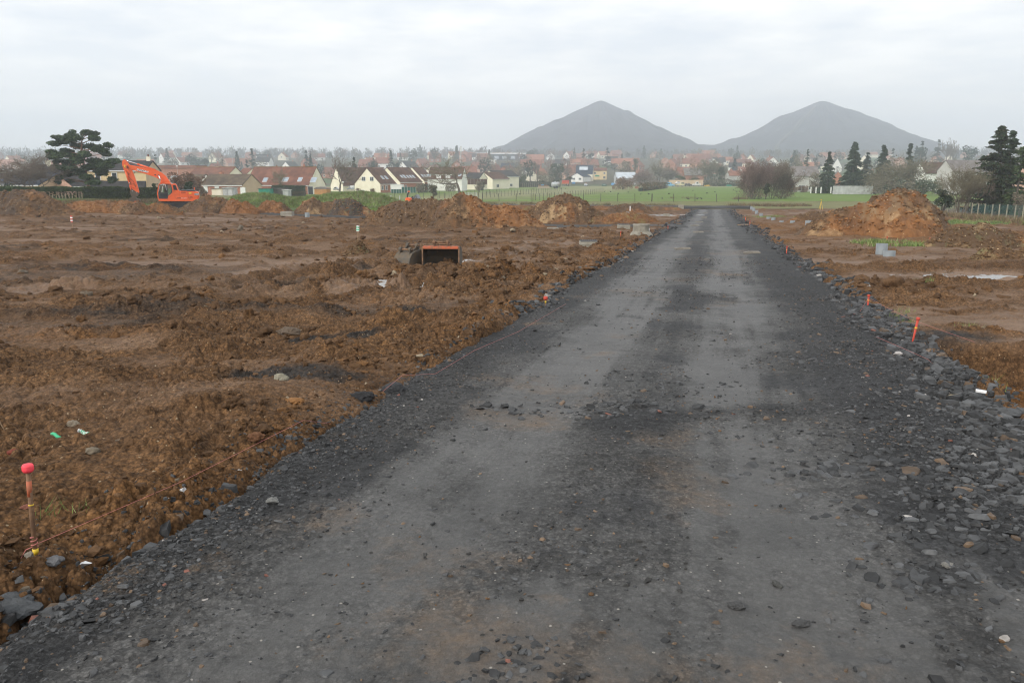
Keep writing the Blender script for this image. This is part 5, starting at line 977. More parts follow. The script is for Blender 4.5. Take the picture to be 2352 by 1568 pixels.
# ============================================================ HOUSES
def two(name, a, b, scale=.8, rough=.85, thr=(.38, .62)): return mat(name, a, rough, 0, scale, 0, c2=b, thr=thr, spec=.2)
HM = {'cream': two('cream_render', (.76, .70, .54), (.84, .78, .63), .5), 'beige': two('beige_render', (.50, .37, .24), (.57, .43, .29), .4), 'white': two('white_render', (.76, .75, .70), (.84, .83, .78), .5), 'grey': two('grey_render', (.40, .39, .36), (.50, .49, .46), .5),
      'brick': two('brick_wall', (.30, .12, .075), (.42, .19, .12), 2.5), 'pink': two('pale_brick', (.45, .27, .20), (.55, .36, .27), 2.0), 'yellow': two('pale_yellow_render', (.66, .50, .27), (.74, .58, .34), .5),
      'r_red': two('red_tiles', (.18, .072, .048), (.27, .115, .075), .7), 'r_orange': two('orange_tiles', (.26, .115, .07), (.35, .155, .095), .5), 'r_brown': two('brown_tiles', (.065, .034, .024), (.13, .068, .045), .8), 'r_dark': two('dark_tiles', (.030, .029, .030), (.055, .052, .052), .8),
      'r_moss': two('mossy_tiles', (.060, .043, .030), (.13, .095, .06), .7), 'r_blue': two('blue_slate', (.022, .032, .050), (.045, .06, .085), .6), 'r_grey': two('grey_tiles', (.14, .12, .11), (.21, .19, .18), .6), 'r_tin': two('grey_sheet', (.42, .46, .50), (.56, .60, .64), .5, .45),
      'r_rb': two('red_brown_tiles', (.115, .050, .034), (.21, .092, .058), .5), 'trim': two('white_trim', (.70, .70, .68), (.78, .78, .76), 2), 'shut': two('brown_shutters', (.10, .045, .03), (.15, .07, .045), 2), 'moss': two('yellow_lichen', (.30, .16, .035), (.22, .14, .05), 2), 'blind': two('roller_blind', (.66, .66, .64), (.74, .74, .72), 2),
      'woodo': two('orange_wood', (.42, .20, .07), (.52, .27, .10), 2), 'greenp': two('green_panel', (.02, .20, .14), (.04, .30, .21), 1.5), 'dgreen': two('dark_green_panel', (.012, .07, .052), (.02, .10, .075), 1.5), 'block': two('concrete_panel', (.36, .37, .36), (.52, .53, .52), .9), 'felt': two('roof_felt', (.09, .085, .08), (.15, .14, .13), 2), 'blue': two('blue_sheet', (.10, .33, .62), (.16, .42, .70), 1)}
def win(o, face, u, z, w, h, L, Wd, style='w'):
    """window: frame ring (part) with a pane (sub-part); face F = long front, G = near gable, H = far gable"""
    f = M_('window', o); t = .09
    def put(b, du, dz, sw, sh, dep, pr):
        if face == 'F': b.box((u + du, -Wd / 2 - pr, z + dz), (sw, dep, sh))
        elif face == 'G': b.box((-L / 2 - pr, u + du, z + dz), (dep, sw, sh))
        else: b.box((L / 2 + pr, u + du, z + dz), (dep, sw, sh))
    b = MB(); put(b, 0, h / 2 + t / 2, w + 2 * t, t, .14, .03); put(b, 0, -h / 2 - t / 2, w + 2 * t, t, .18, .04); put(b, -w / 2 - t / 2, 0, t, h, .14, .03); put(b, w / 2 + t / 2, 0, t, h, .14, .03)
    if style != 'd': put(b, 0, 0, .06, h, .08, .02)
    fr = b.build('window' if style != 'd' else 'door', HM['trim'], o); b = MB(); put(b, 0, 0, w, h, .06, .01); b.build('pane', M['glass'], fr)
    if style == 's':
        b = MB(); put(b, 0, 0, w + .02, h + .02, .07, .05); b.build('roller_blind', HM['blind'], fr)
    if style == 'b':
        for q in (-1, 1): b = MB(); put(b, q * (w * .78 + t), 0, w * .5, h + .1, .06, .04); b.build('shutter', HM['shut'], fr)
def M_(n, o): return None
def house(label, loc, rot, L, Wd, he, hr, wall, roof, wins=(), chim=(), sky_=(), group=None, gable=None, oh=.30, fascia=True, moss=False, cat='house', name='house', panels=None, wside=None):
    o = empty(name, loc, rot, label, cat, group); x = L / 2; y = Wd / 2
    vs = [(-x, -y, -1.2), (x, -y, -1.2), (x, y, -1.2), (-x, y, -1.2), (-x, -y, he), (x, -y, he), (x, y, he), (-x, y, he), (-x, 0, hr), (x, 0, hr)]
    fs = [(0, 1, 5, 4), (2, 3, 7, 6), (3, 0, 4, 8, 7), (1, 2, 6, 9, 5)]; me = bpy.data.meshes.new('wall'); me.from_pydata(vs, [], fs); me.polygons.foreach_set('material_index', np.array([0, 0, 1, 1], np.int32)); link('wall', me, [HM[wall], HM[gable or wall]], o)
    sl = (hr - he) / y; ye = y + oh; ze = he - oh * sl; t = .16; v = []
    for X in (-x - .12, x + .12): v += [(X, -ye, ze + t), (X, 0, hr + t), (X, ye, ze + t), (X, ye, ze), (X, 0, hr), (X, -ye, ze)]
    me = bpy.data.meshes.new('roof'); me.from_pydata(v, [], [(0, 1, 7, 6), (1, 2, 8, 7), (2, 3, 9, 8), (3, 4, 10, 9), (4, 5, 11, 10), (5, 0, 6, 11), (0, 5, 4, 1), (1, 4, 3, 2), (6, 7, 10, 11), (7, 8, 9, 10)]); r = link('roof', me, HM[roof], o)
    if fascia:
        b = MB(); b.box((0, -ye - .05, ze + .03), (L + .2, .09, .16)); b.build('gutter', HM['trim'], o)
    if moss:
        b = MB(); b.box((0, 0, hr + t + .01), (L + .2, .42, .08)); b.build('ridge_tiles', HM['moss'], r)
    for u, v_, w_, h_ in chim:
        c = MB().box((u, v_, hr + h_ / 2 - .3), (w_, w_ * .8, h_ + .8)).build('chimney', HM['brick' if wall in ('brick', 'pink') else 'cream' if wall != 'brick' else 'brick'], r); MB().tube([(u, v_, hr + h_ + .1), (u, v_, hr + h_ + .45)], .13, 10).build('chimney_pot', HM['r_red'], c)
    for u, k, w_, h_ in sky_:
        yy = -ye * (1 - k); zz = ze + t + (hr - ze) * k; a = math.atan(sl); b = MB(); b.box((u, yy, zz), (w_ + .12, h_ + .12, .10), (a, 0, 0)); f = b.build('skylight', HM['trim'] if wall != 'beige' else HM['r_grey'], r); MB().box((u, yy - .03 * math.sin(a), zz + .05), (w_, h_, .06), (a, 0, 0)).build('pane', M['sky_glass'], f)
    if panels: 
        u, k, w_, h_ = panels; yy = -ye * (1 - k); zz = ze + t + (hr - ze) * k; a = math.atan(sl); MB().box((u, yy, zz), (w_, h_, .10), (a, 0, 0)).build('solar_panel', HM['r_tin'], r)
    for wd in wins: win(o, *wd[:5], L, Wd, wd[5] if len(wd) > 5 else 'w')
    return o
def fitD(n, zx, ey, D, most=6.2, want=4.0):
    c = P(*zp(n, zx, ey), D)
    if D < 230 or c.z - float(T(c.x, D)) < most: return D
    ds = np.arange(D, 1100, 6.0); q = [P(*zp(n, zx, ey), d) for d in ds]; return float(ds[int(np.argmin([abs(v.z - float(T(v.x, v.y)) - want) for v in q]))])
def hs(label, n, x0, x1, ry, ey, D, wall, roof, rot=0., Wd=8., **k):
    """house seen on its long side: roof from x0 to x1, ridge row ry, eaves row ey (zoom n pixels); D = distance of the front wall"""
    D = fitD(n, x0, ey, D); a = zp(n, x0, ey); b_ = zp(n, x1, ey); L = abs(P(*b_, D).x - P(*a, D).x) / max(.3, math.cos(R(rot))); c = P((a[0] + b_[0]) / 2, a[1], D); he = c.z; y = D + Wd / 2 * math.cos(R(rot)); x = c.x * (y / D) if True else c.x
    hr = P(*zp(n, (x0 + x1) / 2, ry), y).z; zb = float(T(x, y)); return house(label, (x, y, zb), R(rot), L, Wd, he - zb + .05, hr - zb - .12, wall, roof, **k)
def hg(label, n, x0, x1, ry, ey, ax, D, wall, roof, rot=62., L=11., **k):
    """house whose gable (x0..x1, top at ax, ry) faces the camera; ridge runs away at angle rot"""
    D = fitD(n, ax, ey, D); a = zp(n, x0, ey); b_ = zp(n, x1, ey); Wd = abs(P(*b_, D).x - P(*a, D).x) / max(.3, math.sin(R(rot))); c = P(*zp(n, ax, ey), D); hr = P(*zp(n, ax, ry), D).z; zb = float(T(c.x, D)); cx = c.x + math.cos(R(rot)) * L / 2; cy = D + math.sin(R(rot)) * L / 2
    return house(label, (cx, cy, zb), R(rot), L, Wd, c.z - zb, hr - zb, wall, roof, **k)
# ---- nearest houses, behind the hedges on the left
hs('low house with a long dark blue tile roof behind the bare fruit tree', 1, -120, 700, 615, 750, 128, 'beige', 'r_blue', rot=-6, Wd=9, wins=[('F', 0, 1.2, 1.4, 1.0)], fascia=True)
hg('white gabled house part hidden by the bare tree', 1, 370, 500, 520, 615, 440, 165, 'white', 'r_dark', rot=70, L=9, chim=((-2, 0, .8, .9),))
hs('house corner with an orange tile roof at the edge, beyond the blue roof', 1, -260, 60, 580, 630, 190, 'white', 'r_orange', rot=-10)
hg('low salmon gable between the dark blue roof and the pine', 1, 575, 900, 640, 755, 700, 131, 'pink', 'r_dark', rot=66, L=9)
house('big beige house with a dark roof and upstairs windows behind the excavator arm', (-66.0, 138.0, float(T(-66, 138))), R(6), 10.0, 7.6, 4.0, 5.55, 'yellow', 'r_dark', gable='beige', chim=((4.4, 0, .6, .7),), oh=.2,
      wins=[('F', -2.6, 3.05, .7, 1.15, 'd'), ('F', .0, 3.05, .7, 1.15, 'd'), ('F', 2.6, 3.05, .7, 1.15, 'd')])
b_ = bpy.context.scene.objects['house.004'] if 'house.004' in bpy.data.objects else None
bh = [q for q in bpy.data.objects if q.get('label', '').startswith('big beige')][0]
MB().prism([(-5.4, 1.2), (-3.9, 2.35), (-3.82, 2.35), (-3.82, 1.1), (-5.4, 1.1)], -4.9, 4.9, ax='x').build('lean_to_roof', HM['r_dark'], bh)
MB().box((0, -4.5, -.1), (9.6, 1.3, 2.3)).build('lower_wall', HM['cream'], bh)
# low bungalow, the long red terrace and the roofs behind
hs('low bungalow with a mossy dark roof and brown shutters, behind the concrete shed', 2, 255, 920, 488, 645, 196, 'brick', 'r_moss', rot=-15, Wd=8.2, gable='beige', fascia=True, chim=((-3.0, .6, .9, .5),),
   wins=[('F', -1.2, 1.55, 1.0, 1.35, 's'), ('F', 2.3, 1.30, 1.15, 1.5, 'b'), ('F', 5.9, 1.30, 1.15, 1.5, 's'), ('F', -4.4, 1.55, 1.0, 1.3, 's')])
hs('bungalow with white walls and the same mossy roof, joined on behind the excavator', 2, -40, 255, 488, 640, 203, 'white', 'r_moss', rot=-15, Wd=8.2, wins=[('F', -1.0, 1.3, 1.0, 1.4, 'b'), ('F', 2.2, 1.3, 1.0, 1.4, 'b')])
hs('long red tiled roof with a lichened ridge and cream gable, beyond the mossy bungalow', 2, 70, 690, 385, 520, 240, 'cream', 'r_rb', rot=-15, Wd=9, moss=True, fascia=False, chim=((.2, .3, .6, .2),))
hs('long terrace under one steep red tile roof with four skylights and a cream end gable', 2, 890, 1850, 385, 640, 218, 'brick', 'r_rb', rot=-13, Wd=10, gable='cream', moss=True, sky_=((-4.0, .28, 1.2, 1.5), (1.9, .30, 1.6, 1.6), (6.2, .30, 1.1, 1.5), (10.2, .28, 1.5, 1.8)), chim=((5.6, .2, .5, .6), (-2.6, .2, .5, .2)), wins=[('F', 9.8, 1.0, 1.4, 2.1, 'd'), ('F', 4.0, 1.2, 1.2, 1.2)])
hs('short length of red brown roof joining two longer red roofs', 2, 770, 900, 402, 500, 246, 'cream', 'r_rb', rot=-13, Wd=8, fascia=False)
# the row of cream gables
BW = [('F', -2.8, 1.4, .8, 1.1), ('F', -1.0, 1.4, .8, 1.1)]
hg('cream gabled house with two upstairs windows, front one of the row of cream gables', 3, 385, 770, 383, 590, 570, 240, 'brick', 'r_brown', rot=60, L=7.4, gable='cream', sky_=((-.4, .40, .8, 1.3), (1.4, .40, .8, 1.3)), wins=BW + [('G', 1.35, 4.0, 1.3, 1.1), ('G', -1.75, 4.0, 1.3, 1.1)], oh=.2)
hg('cream gable with two joined brown roofs, middle one of the row of cream gables', 3, 646, 1030, 373, 568, 838, 262, 'brick', 'r_brown', rot=56, L=10.7, gable='cream', sky_=((-2.4, .38, .7, 1.2), (-1.0, .38, .8, 1.5), (.6, .38, .7, 1.2), (2.0, .38, .7, 1.2), (3.4, .38, .7, 1.3)), wins=[('F', -4.3, 1.4, .8, 1.1), ('F', -2.8, 1.4, .8, 1.1)], oh=.2)
hg('cream gable with three skylights in its roof, last of the row of cream gables', 3, 994, 1350, 370, 555, 1172, 286, 'brick', 'r_brown', rot=60, L=6.1, gable='cream', sky_=((-1.5, .38, .8, 1.5), (.1, .38, .7, 1.2), (1.6, .38, .7, 1.2)), oh=.2)
hg('brown roofed house with a cream gable edge behind the bare street tree', 3, 90, 300, 372, 610, 160, 268, 'cream', 'r_brown', rot=50, L=15, gable='cream', wins=[('F', 5.4, 3.0, 1.2, 1.4), ('F', 3.6, 3.0, 1.2, 1.4)], oh=.2)
hs('plain brown roof behind the first cream gable, in line with the others', 3, 420, 800, 368, 500, 300, 'cream', 'r_brown', rot=-12, Wd=9, fascia=False)
hs('brown roofed house with a white boxed dormer behind the large bare tree', 3, 1415, 1880, 365, 525, 275, 'white', 'r_brown', rot=-8, Wd=9.5, gable='white', sky_=((-5.6, .30, 1.2, 1.2), (5.0, .32, 1.0, 1.0)))
hd = [q for q in bpy.data.objects if q.get('label', '').startswith('brown roofed house with a white boxed')][0]
rf = [q for q in hd.children if q.name.startswith('roof')][0]; dm = MB().box((-.6, -3.4, 4.3), (6.2, 2.6, 1.9)).build('dormer', HM['shut'], rf)
for q in (-2.0, 1.2): MB().box((q, -4.73, 4.3), (1.6, .08, 1.5)).build('roller_blind', HM['blind'], dm)
MB().box((-.6, -3.5, 5.32), (6.6, 3.0, .14)).build('dormer_roof', HM['trim'], dm)
# bungalows past the tree
hs('low bungalow with a dark roof ending at the green field', 3, 1930, 2130, 440, 520, 300, 'cream', 'r_dark', rot=-20, Wd=8, gable='cream', fascia=False)
hg('cream bungalow gable below the red house, nearer of two', 3, 2060, 2310, 435, 525, 2130, 318, 'cream', 'r_brown', rot=50, L=10, gable='cream', wins=[('F', -2, 1.2, 1.4, 1.0)])
hg('cream bungalow gable with a dark roof, beside a white garden shed', 4, 120, 330, 480, 560, 190, 345, 'cream', 'r_dark', rot=48, L=14, gable='cream', wins=[('F', -2, 1.2, 1.4, 1.0), ('F', 2, 1.2, 1.4, 1.0)])
house('small white garden shed with a gable beside the bungalows', G(*zp(4, 400, 618)), R(70), 4, 4, 2.0, 3.1, 'white', 'r_tin', cat='shed', name='garden_shed', wins=[('G', 0, 1.2, .9, 1.0)])
# mid-distance houses of the town, each placed from the photograph
MID = [('s', 'dark blue roofed house with white wall pieces above the bungalows', 4, 355, 600, 376, 440, 440, 'brick', 'r_blue', -14, {'gable': 'brick', 'wins': [('F', -3.5, 2.2, 2.2, 1.4), ('F', 3.5, 2.2, 2.0, 1.4)]}),
       ('s', 'red roofed brick house with two white windows above the bungalow roofs', 4, 20, 160, 374, 440, 420, 'pink', 'r_red', -12, {'gable': 'brick', 'wins': [('F', -2.6, 1.6, .9, 1.4), ('F', 2.2, 1.6, .9, 1.4)], 'chim': ((3.5, 0, .7, .9),)}),
       ('s', 'house with a dark blue roof over a long white dormer of windows', 4, 150, 290, 432, 455, 395, 'white', 'r_blue', -16, {'gable': 'brick', 'wins': [('F', -2.6, 3.0, 1.4, 1.0), ('F', 0, 3.0, 1.4, 1.0), ('F', 2.6, 3.0, 1.4, 1.0)]}),
       ('g', 'small cream gable half hidden by garden trees behind the bungalows', 4, 310, 370, 492, 520, 340, 400, 'cream', 'r_brown', 55, {}),
       ('s', 'long red terrace with a steep central gable in the hazy town', 4, 612, 890, 328, 402, 560, 'brick', 'r_red', -8, {}),
       ('s', 'red terrace roof rising behind another, left of the white shed roofs', 4, 690, 930, 262, 325, 660, 'brick', 'r_orange', -6, {}),
       ('s', 'dark slate roof low in front of the red terrace', 4, 630, 800, 440, 480, 470, 'white', 'r_blue', -6, {}),
       ('g', 'white gable with a dark roof behind the thin bare tree', 4, 740, 800, 405, 445, 770, 490, 'white', 'r_brown', 60, {}),
       ('s', 'half timbered brick house with a long orange roof and a row of windows', 4, 1282, 1572, 325, 372, 585, 'pink', 'r_orange', -4, {'wins': [('F', -5, 3.4, 1.2, 1.3), ('F', -1.8, 3.4, 1.2, 1.3), ('F', 1.8, 3.4, 1.2, 1.3), ('F', 5, 3.4, 1.2, 1.3)]}),
       ('s', 'pale house under a dark blue roof with solar panels', 4, 1362, 1585, 405, 520, 480, 'cream', 'r_blue', -10, {'panels': (-.5, .62, 5.0, 2.4), 'wins': [('F', 2.5, 1.5, 1.2, 1.2)]}),
       ('g', 'white annex with a low gable and blue roof, blue sheets before it', 4, 1290, 1440, 515, 560, 1370, 470, 'white', 'r_blue', 60, {'wins': [('G', -2, 1.6, 1.6, 1.0), ('G', 2, 1.6, 1.6, 1.0)]}),
       ('s', 'pale yellow house with a red brown roof beside the grey barn', 4, 1595, 1770, 442, 480, 500, 'yellow', 'r_rb', -6, {'gable': 'yellow', 'wins': [('F', -3.2, 3.6, 1.0, 1.1), ('F', 2.6, 3.6, 1.0, 1.1), ('F', 2.6, 1.0, 1.3, 1.4)]}),
       ('s', 'grey sheet roofed barn beyond the brown thicket', 4, 1885, 2150, 500, 582, 430, 'block', 'r_tin', 4, {'fascia': False}),
       ('s', 'red roofed cottage glimpsed behind the wall of old vehicles', 5, 700, 1010, 430, 485, 470, 'brick', 'r_red', 0, {}),
       ('s', 'low grey roofed barn behind the parked old vehicles', 5, 780, 1040, 445, 540, 440, 'brick', 'r_grey', 0, {'fascia': False}),
       ('s', 'low red roofed shed with a white door by the scrap heap', 5, 1375, 1545, 482, 548, 425, 'grey', 'r_red', 0, {'wins': [('F', -1.6, 1.0, .9, 2.0, 'd'), ('F', 1.0, 1.4, 1.4, .9)]}),
       ('g', 'small brick gable with a blue roof in front of the white terrace', 5, 1400, 1450, 448, 485, 1425, 470, 'brick', 'r_blue', 62, {}),
       ('s', 'white house end with a brown roof beside the birch thicket', 5, 1555, 1680, 448, 510, 450, 'white', 'r_red', 0, {}),
       ('g', 'red brick house with a wide steep gable in the middle of the town', 5, 560, 680, 320, 390, 610, 560, 'brick', 'r_red', 60, {}),
       ('s', 'white house with dormers under a red roof, left part of the white terrace', 5, 690, 990, 312, 385, 600, 'cream', 'r_red', 0, {'wins': [('F', -6, 1.8, 1.2, 1.2), ('F', -2, 1.8, 1.2, 1.2), ('F', 2, 1.8, 1.2, 1.2), ('F', 6, 1.8, 1.2, 1.2)]}),
       ('s', 'bright white house under a bright orange roof above the tall ivy clad tree', 5, 1325, 1480, 295, 345, 560, 'cream', 'r_orange', -4, {'wins': [('F', -2.5, 2.2, 1.2, 1.3), ('F', 2.5, 2.2, 1.2, 1.3)]}),
       ('s', 'cream house with two white arched dormers below the orange roofs', 5, 1400, 1690, 325, 385, 510, 'cream', 'r_rb', -4, {'wins': [('F', -4.6, 2.0, 1.1, 1.5), ('F', 3.8, 2.0, 1.1, 1.5)]}),
       ('g', 'cream gable with one tall window between the orange roofs', 5, 1640, 1720, 268, 325, 1680, 600, 'cream', 'r_orange', 60, {'wins': [('G', 0, 4, 1.0, 1.6)]}),
       ('s', 'white walled house with a brown roof at the edge of the orange roofs', 5, 785, 875, 250, 275, 690, 'cream', 'r_brown', 0, {}),
       ('s', 'bungalow with a grey roof and wide white framed windows behind the birch thicket', 6, 235, 640, 650, 800, 255, 'grey', 'r_grey', 0, {'wins': [('F', -4.3, 1.2, 1.6, 1.5), ('F', -1.6, 1.2, 2.0, 1.5), ('F', 1.6, 1.25, 1.8, 1.1)], 'chim': ((-5.5, 0, .5, .3),), 'sky_': ((-.6, .45, .6, .6),)}),
       ('s', 'cream house with a grey roof and two gabled dormers behind the first conifer', 6, 555, 780, 515, 640, 420, 'cream', 'r_grey', 0, {'wins': [('F', -2.5, 2.6, 1.2, 1.8)]}),
       ('g', 'grey roofed house with a white dormer between the first two conifers', 6, 905, 1050, 525, 665, 970, 400, 'white', 'r_grey', 75, {'wins': [('G', -.5, 4, 1.6, 1.0)]}),
       ('g', 'brick gable with white edges low between the first two conifers', 6, 935, 1040, 735, 800, 985, 330, 'brick', 'r_grey', 70, {}),
       ('s', 'pale house with a grey roof high between the conifers', 6, 965, 1100, 445, 480, 600, 'cream', 'r_grey', 0, {}),
       ('g', 'cream gabled house with a tall window between the second and third conifers', 6, 1310, 1470, 475, 590, 1390, 410, 'cream', 'r_grey', 60, {'wins': [('G', 0, 4.5, 1.1, 1.5)]}),
       ('s', 'long white house with an orange roof on the slope behind the conifers', 6, 1430, 1600, 425, 465, 640, 'cream', 'r_orange', 0, {}),
       ('s', 'white house with an orange roof right of the tallest far conifers', 6, 1720, 1825, 405, 455, 620, 'white', 'r_orange', 0, {}),
       ('s', 'white house with a weathered grey roof and closed white shutters', 7, 700, 930, 640, 760, 250, 'white', 'r_grey', 6, {'gable': 'grey', 'wins': [('F', -1.6, 2.6, 1.3, 1.1, 's'), ('F', 2.0, 2.6, 1.6, 1.1, 's')]}),
       ('g', 'grey house with a steep roof and grey side wall behind the bare bush', 7, 985, 1080, 605, 760, 1045, 215, 'grey', 'r_grey', 20, {'wins': [('F', 2, 2.4, 1.6, 1.4), ('F', 5, 2.4, 1.6, 1.4)], 'L': 13}),
       ('g', 'salmon brick gable partly hidden by the dark spruce', 7, 2120, 2320, 610, 760, 2240, 190, 'pink', 'r_grey', 75, {}),
       ('g', 'white gable with a dark roof beside the grey olive tree', 6, 2225, 2310, 590, 745, 2265, 270, 'white', 'r_brown', 25, {'wins': [('F', 2, 1.4, 1.4, 1.6)]}),
       ('g', 'small cream gable with an orange roof under the tall bare trees', 7, 1060, 1140, 490, 550, 1100, 560, 'cream', 'r_orange', 62, {}),
       ('s', 'orange roofed house end on the skyline slope past the bare trees', 7, 1300, 1390, 487, 530, 520, 'pink', 'r_orange', 0, {}),
       ('s', 'grey roofed house just clear of the spruce', 7, 1900, 2230, 600, 700, 240, 'pink', 'r_grey', 0, {})]
for row in MID:
    kw = dict(row[-1]); kw.setdefault('fascia', False)
    if row[0] == 's': _, lab, n, x0, x1, ry, ey, D, wl, rf_, rot, _k = row; hs(lab, n, x0, x1, ry, ey, D, wl, rf_, rot=rot, **kw)
    else: _, lab, n, x0, x1, ry, ey, ax, D, wl, rf_, rot, _k = row; hg(lab, n, x0, x1, ry, ey, ax, D, wl, rf_, rot=rot, **kw)
# long white roofed warehouse and flat white shops
def slab_building(label, n, x0, x1, y0, y1, D, wall, roof, depth=20, cat='warehouse', name='warehouse', band=.35):
    a, b_ = P(*zp(n, x0, y0), D), P(*zp(n, x1, y1), D); L = b_.x - a.x; zb = float(T((a.x + b_.x) / 2, D)); h = a.z - zb; o = empty(name, ((a.x + b_.x) / 2, D + depth / 2, zb), 0, label, cat)
    MB().box((0, 0, h / 2 - 1), (L, depth, h + 1 - band)).build('wall', HM[wall], o); MB().box((0, 0, h - band / 2), (L + .8, depth + .8, band)).build('roof', HM[roof], o)
    nb = max(3, int(L / 9)); 
    for i in range(nb): MB().box((-L / 2 + (i + .5) * L / nb, -depth / 2 - .04, h * .35), (L / nb * .55, .1, h * .4)).build('shutter', HM['r_tin' if wall != 'white' else 'grey'], o)
    return o
slab_building('long warehouse with a bright white flat roof edge below the first spoil cone', 4, 10, 675, 240, 330, 900, 'r_blue', 'trim', 40, band=1.6)
slab_building('flat white block below the long warehouse', 4, 128, 280, 330, 370, 640, 'white', 'trim', 12, 'shop', 'shop_building', .5)
slab_building('red brick hall with a white arched window behind the excavator boom', 1, 1750, 2240, 520, 600, 330, 'brick', 'r_red', 12, 'hall', 'brick_hall', 1.2)
slab_building('grey flat roofed block in the hazy town above the brick hall', 1, 1750, 1890, 500, 530, 560, 'grey', 'grey', 10, 'block', 'flat_block', .4)
slab_building('dark roofed school building with a row of white windows on the skyline', 2, 940, 1100, 205, 260, 760, 'white', 'r_dark', 12, 'school', 'school_building', 1.6)
# ---- garden sheds and fences by the nearest houses
def shed(label, n, x0, x1, y0, y1, D, wall, roof, mono=0.25, depth=2.6, cat='shed', name='garden_shed', doors=0, rot=0):
    a, b_ = P(*zp(n, x0, y0), D), P(*zp(n, x1, y1), D); W_ = b_.x - a.x; h = a.z - b_.z; o = empty(name, ((a.x + b_.x) / 2, D + depth / 2, b_.z), R(rot), label, cat)
    MB().prism([(-W_ / 2, -.6), (W_ / 2, -.6), (W_ / 2, h - .08), (-W_ / 2, h - .08 - mono)], -depth / 2, depth / 2).build('wall', HM[wall], o); MB().prism([(-W_ / 2 - .15, h - .08 - mono), (W_ / 2 + .15, h - .06), (W_ / 2 + .15, h + .02), (-W_ / 2 - .15, h - mono)], -depth / 2 - .2, depth / 2 + .2).build('roof', HM[roof], o)
    for i in range(doors): MB().box((-W_ * .5 + W_ * (i + .5) / doors, -depth / 2 - .03, h * .42), (W_ / doors * .86, .06, h * .8)).build('door', HM[wall], o)
    return o
shed('rough shed of pale concrete panels and a boarded half behind the brown heap', 2, 305, 470, 685, 812, 150, 'cream', 'felt', .1, doors=1)
shed('light concrete panel shed joined to the boarded one', 2, 465, 615, 680, 815, 149, 'block', 'block', 0, doors=2)
shed('green garden shed with two bright panels beside the bungalow gable', 2, 975, 1140, 690, 792, 165, 'greenp', 'felt', 0, doors=2)
shed('low carport with a sagging felt roof next to the green shed', 2, 1140, 1360, 692, 790, 168, 'felt', 'felt', 0)
shed('small white latticed cage at the end of the carport', 2, 1320, 1395, 712, 770, 166, 'block', 'trim', 0)
o = empty('garden_shed', G(*zp(2, 1862, 782)) , R(-13), 'orange wooden garden shed with a curved grey roof by the terrace end', 'shed'); k = .28061 / 1.7415 / FPX * o.location.y
MB().box((0, 1.2, 50 * k), (185 * k, 2.4, 90 * k)).build('wall', HM['woodo'], o); MB().box((0, -.02, 35 * k), (90 * k, .06, 72 * k)).build('door', HM['woodo'], o)
MB().prism([(-97 * k, 80 * k), (-90 * k, 92 * k), (-50 * k, 106 * k), (0, 111 * k), (50 * k, 106 * k), (90 * k, 92 * k), (97 * k, 80 * k)], -.25, 2.65).build('roof', HM['r_grey'], o)
shed('white lean-to awning against the front cream gabled house', 3, 880, 1040, 605, 665, 228, 'white', 'trim', -.2, 3.0, 'awning', 'awning')
# panel fences
def panel_fence(label, n, x0, x1, y0, y1, D, m, posts=6, name='panel_fence'):
    a, b_ = P(*zp(n, x0, y0), D), P(*zp(n, x1, y1), D); W_ = b_.x - a.x; h = a.z - b_.z; o = empty(name, ((a.x + b_.x) / 2, D, b_.z), 0, label, 'fence')
    MB().box((0, 0, h / 2 - .2), (W_, .06, h + .4)).build('panel', HM[m], o)
    for i in range(posts): MB().box((-W_ / 2 + W_ * i / (posts - 1), -.06, h / 2 - .2), (.1, .06, h + .5)).build('post', HM['grey'], o)
panel_fence('tall dark green sheet fence beside the cream gabled row', 3, 1030, 1222, 632, 690, 226, 'dgreen')
panel_fence('low dark green sheet fence below the white awning', 3, 888, 1030, 662, 698, 225, 'dgreen', 5)
panel_fence('green sheet fence beyond the white garden shed at the field edge', 4, 470, 570, 585, 628, 372, 'dgreen', 4)
panel_fence('brown board fence along the bungalow gardens', 3, 1915, 2180, 525, 585, 290, 'r_brown', 7)
panel_fence('pale concrete panel wall along the far gardens', 4, 170, 345, 608, 650, 340, 'block', 7)
panel_fence('long tan wall of old boards behind the parked old vehicles', 5, 590, 1045, 605, 665, 392, 'beige', 9)
panel_fence('pale concrete wall at the far side of the field before the conifers', 6, 912, 1535, 955, 1062, 212, 'block', 3)
o = [q for q in bpy.data.objects if q.get('label', '').startswith('pale concrete wall at')][0]
for c in list(o.children):
    if c.name.startswith('post'): bpy.data.objects.remove(c)
# white marker posts in the field before the conifers
for i, zx in enumerate((560, 640, 718, 874)):
    p_ = P(*zp(6, zx, 1058), 212); o = MB().box((0, 0, .55), (.22, .22, 1.5)).box((0, 0, 1.35), (.16, .16, .12)).build('marker_post', HM['trim'], None, loc=(p_.x, 212, p_.z)); tag(o, ['first white post in the row before the hedge, farthest from the concrete wall', 'second white post in the row before the hedge', 'third white post in the row before the hedge', 'white post standing by itself against the end of the concrete wall'][i], 'post', 'white posts in the field')
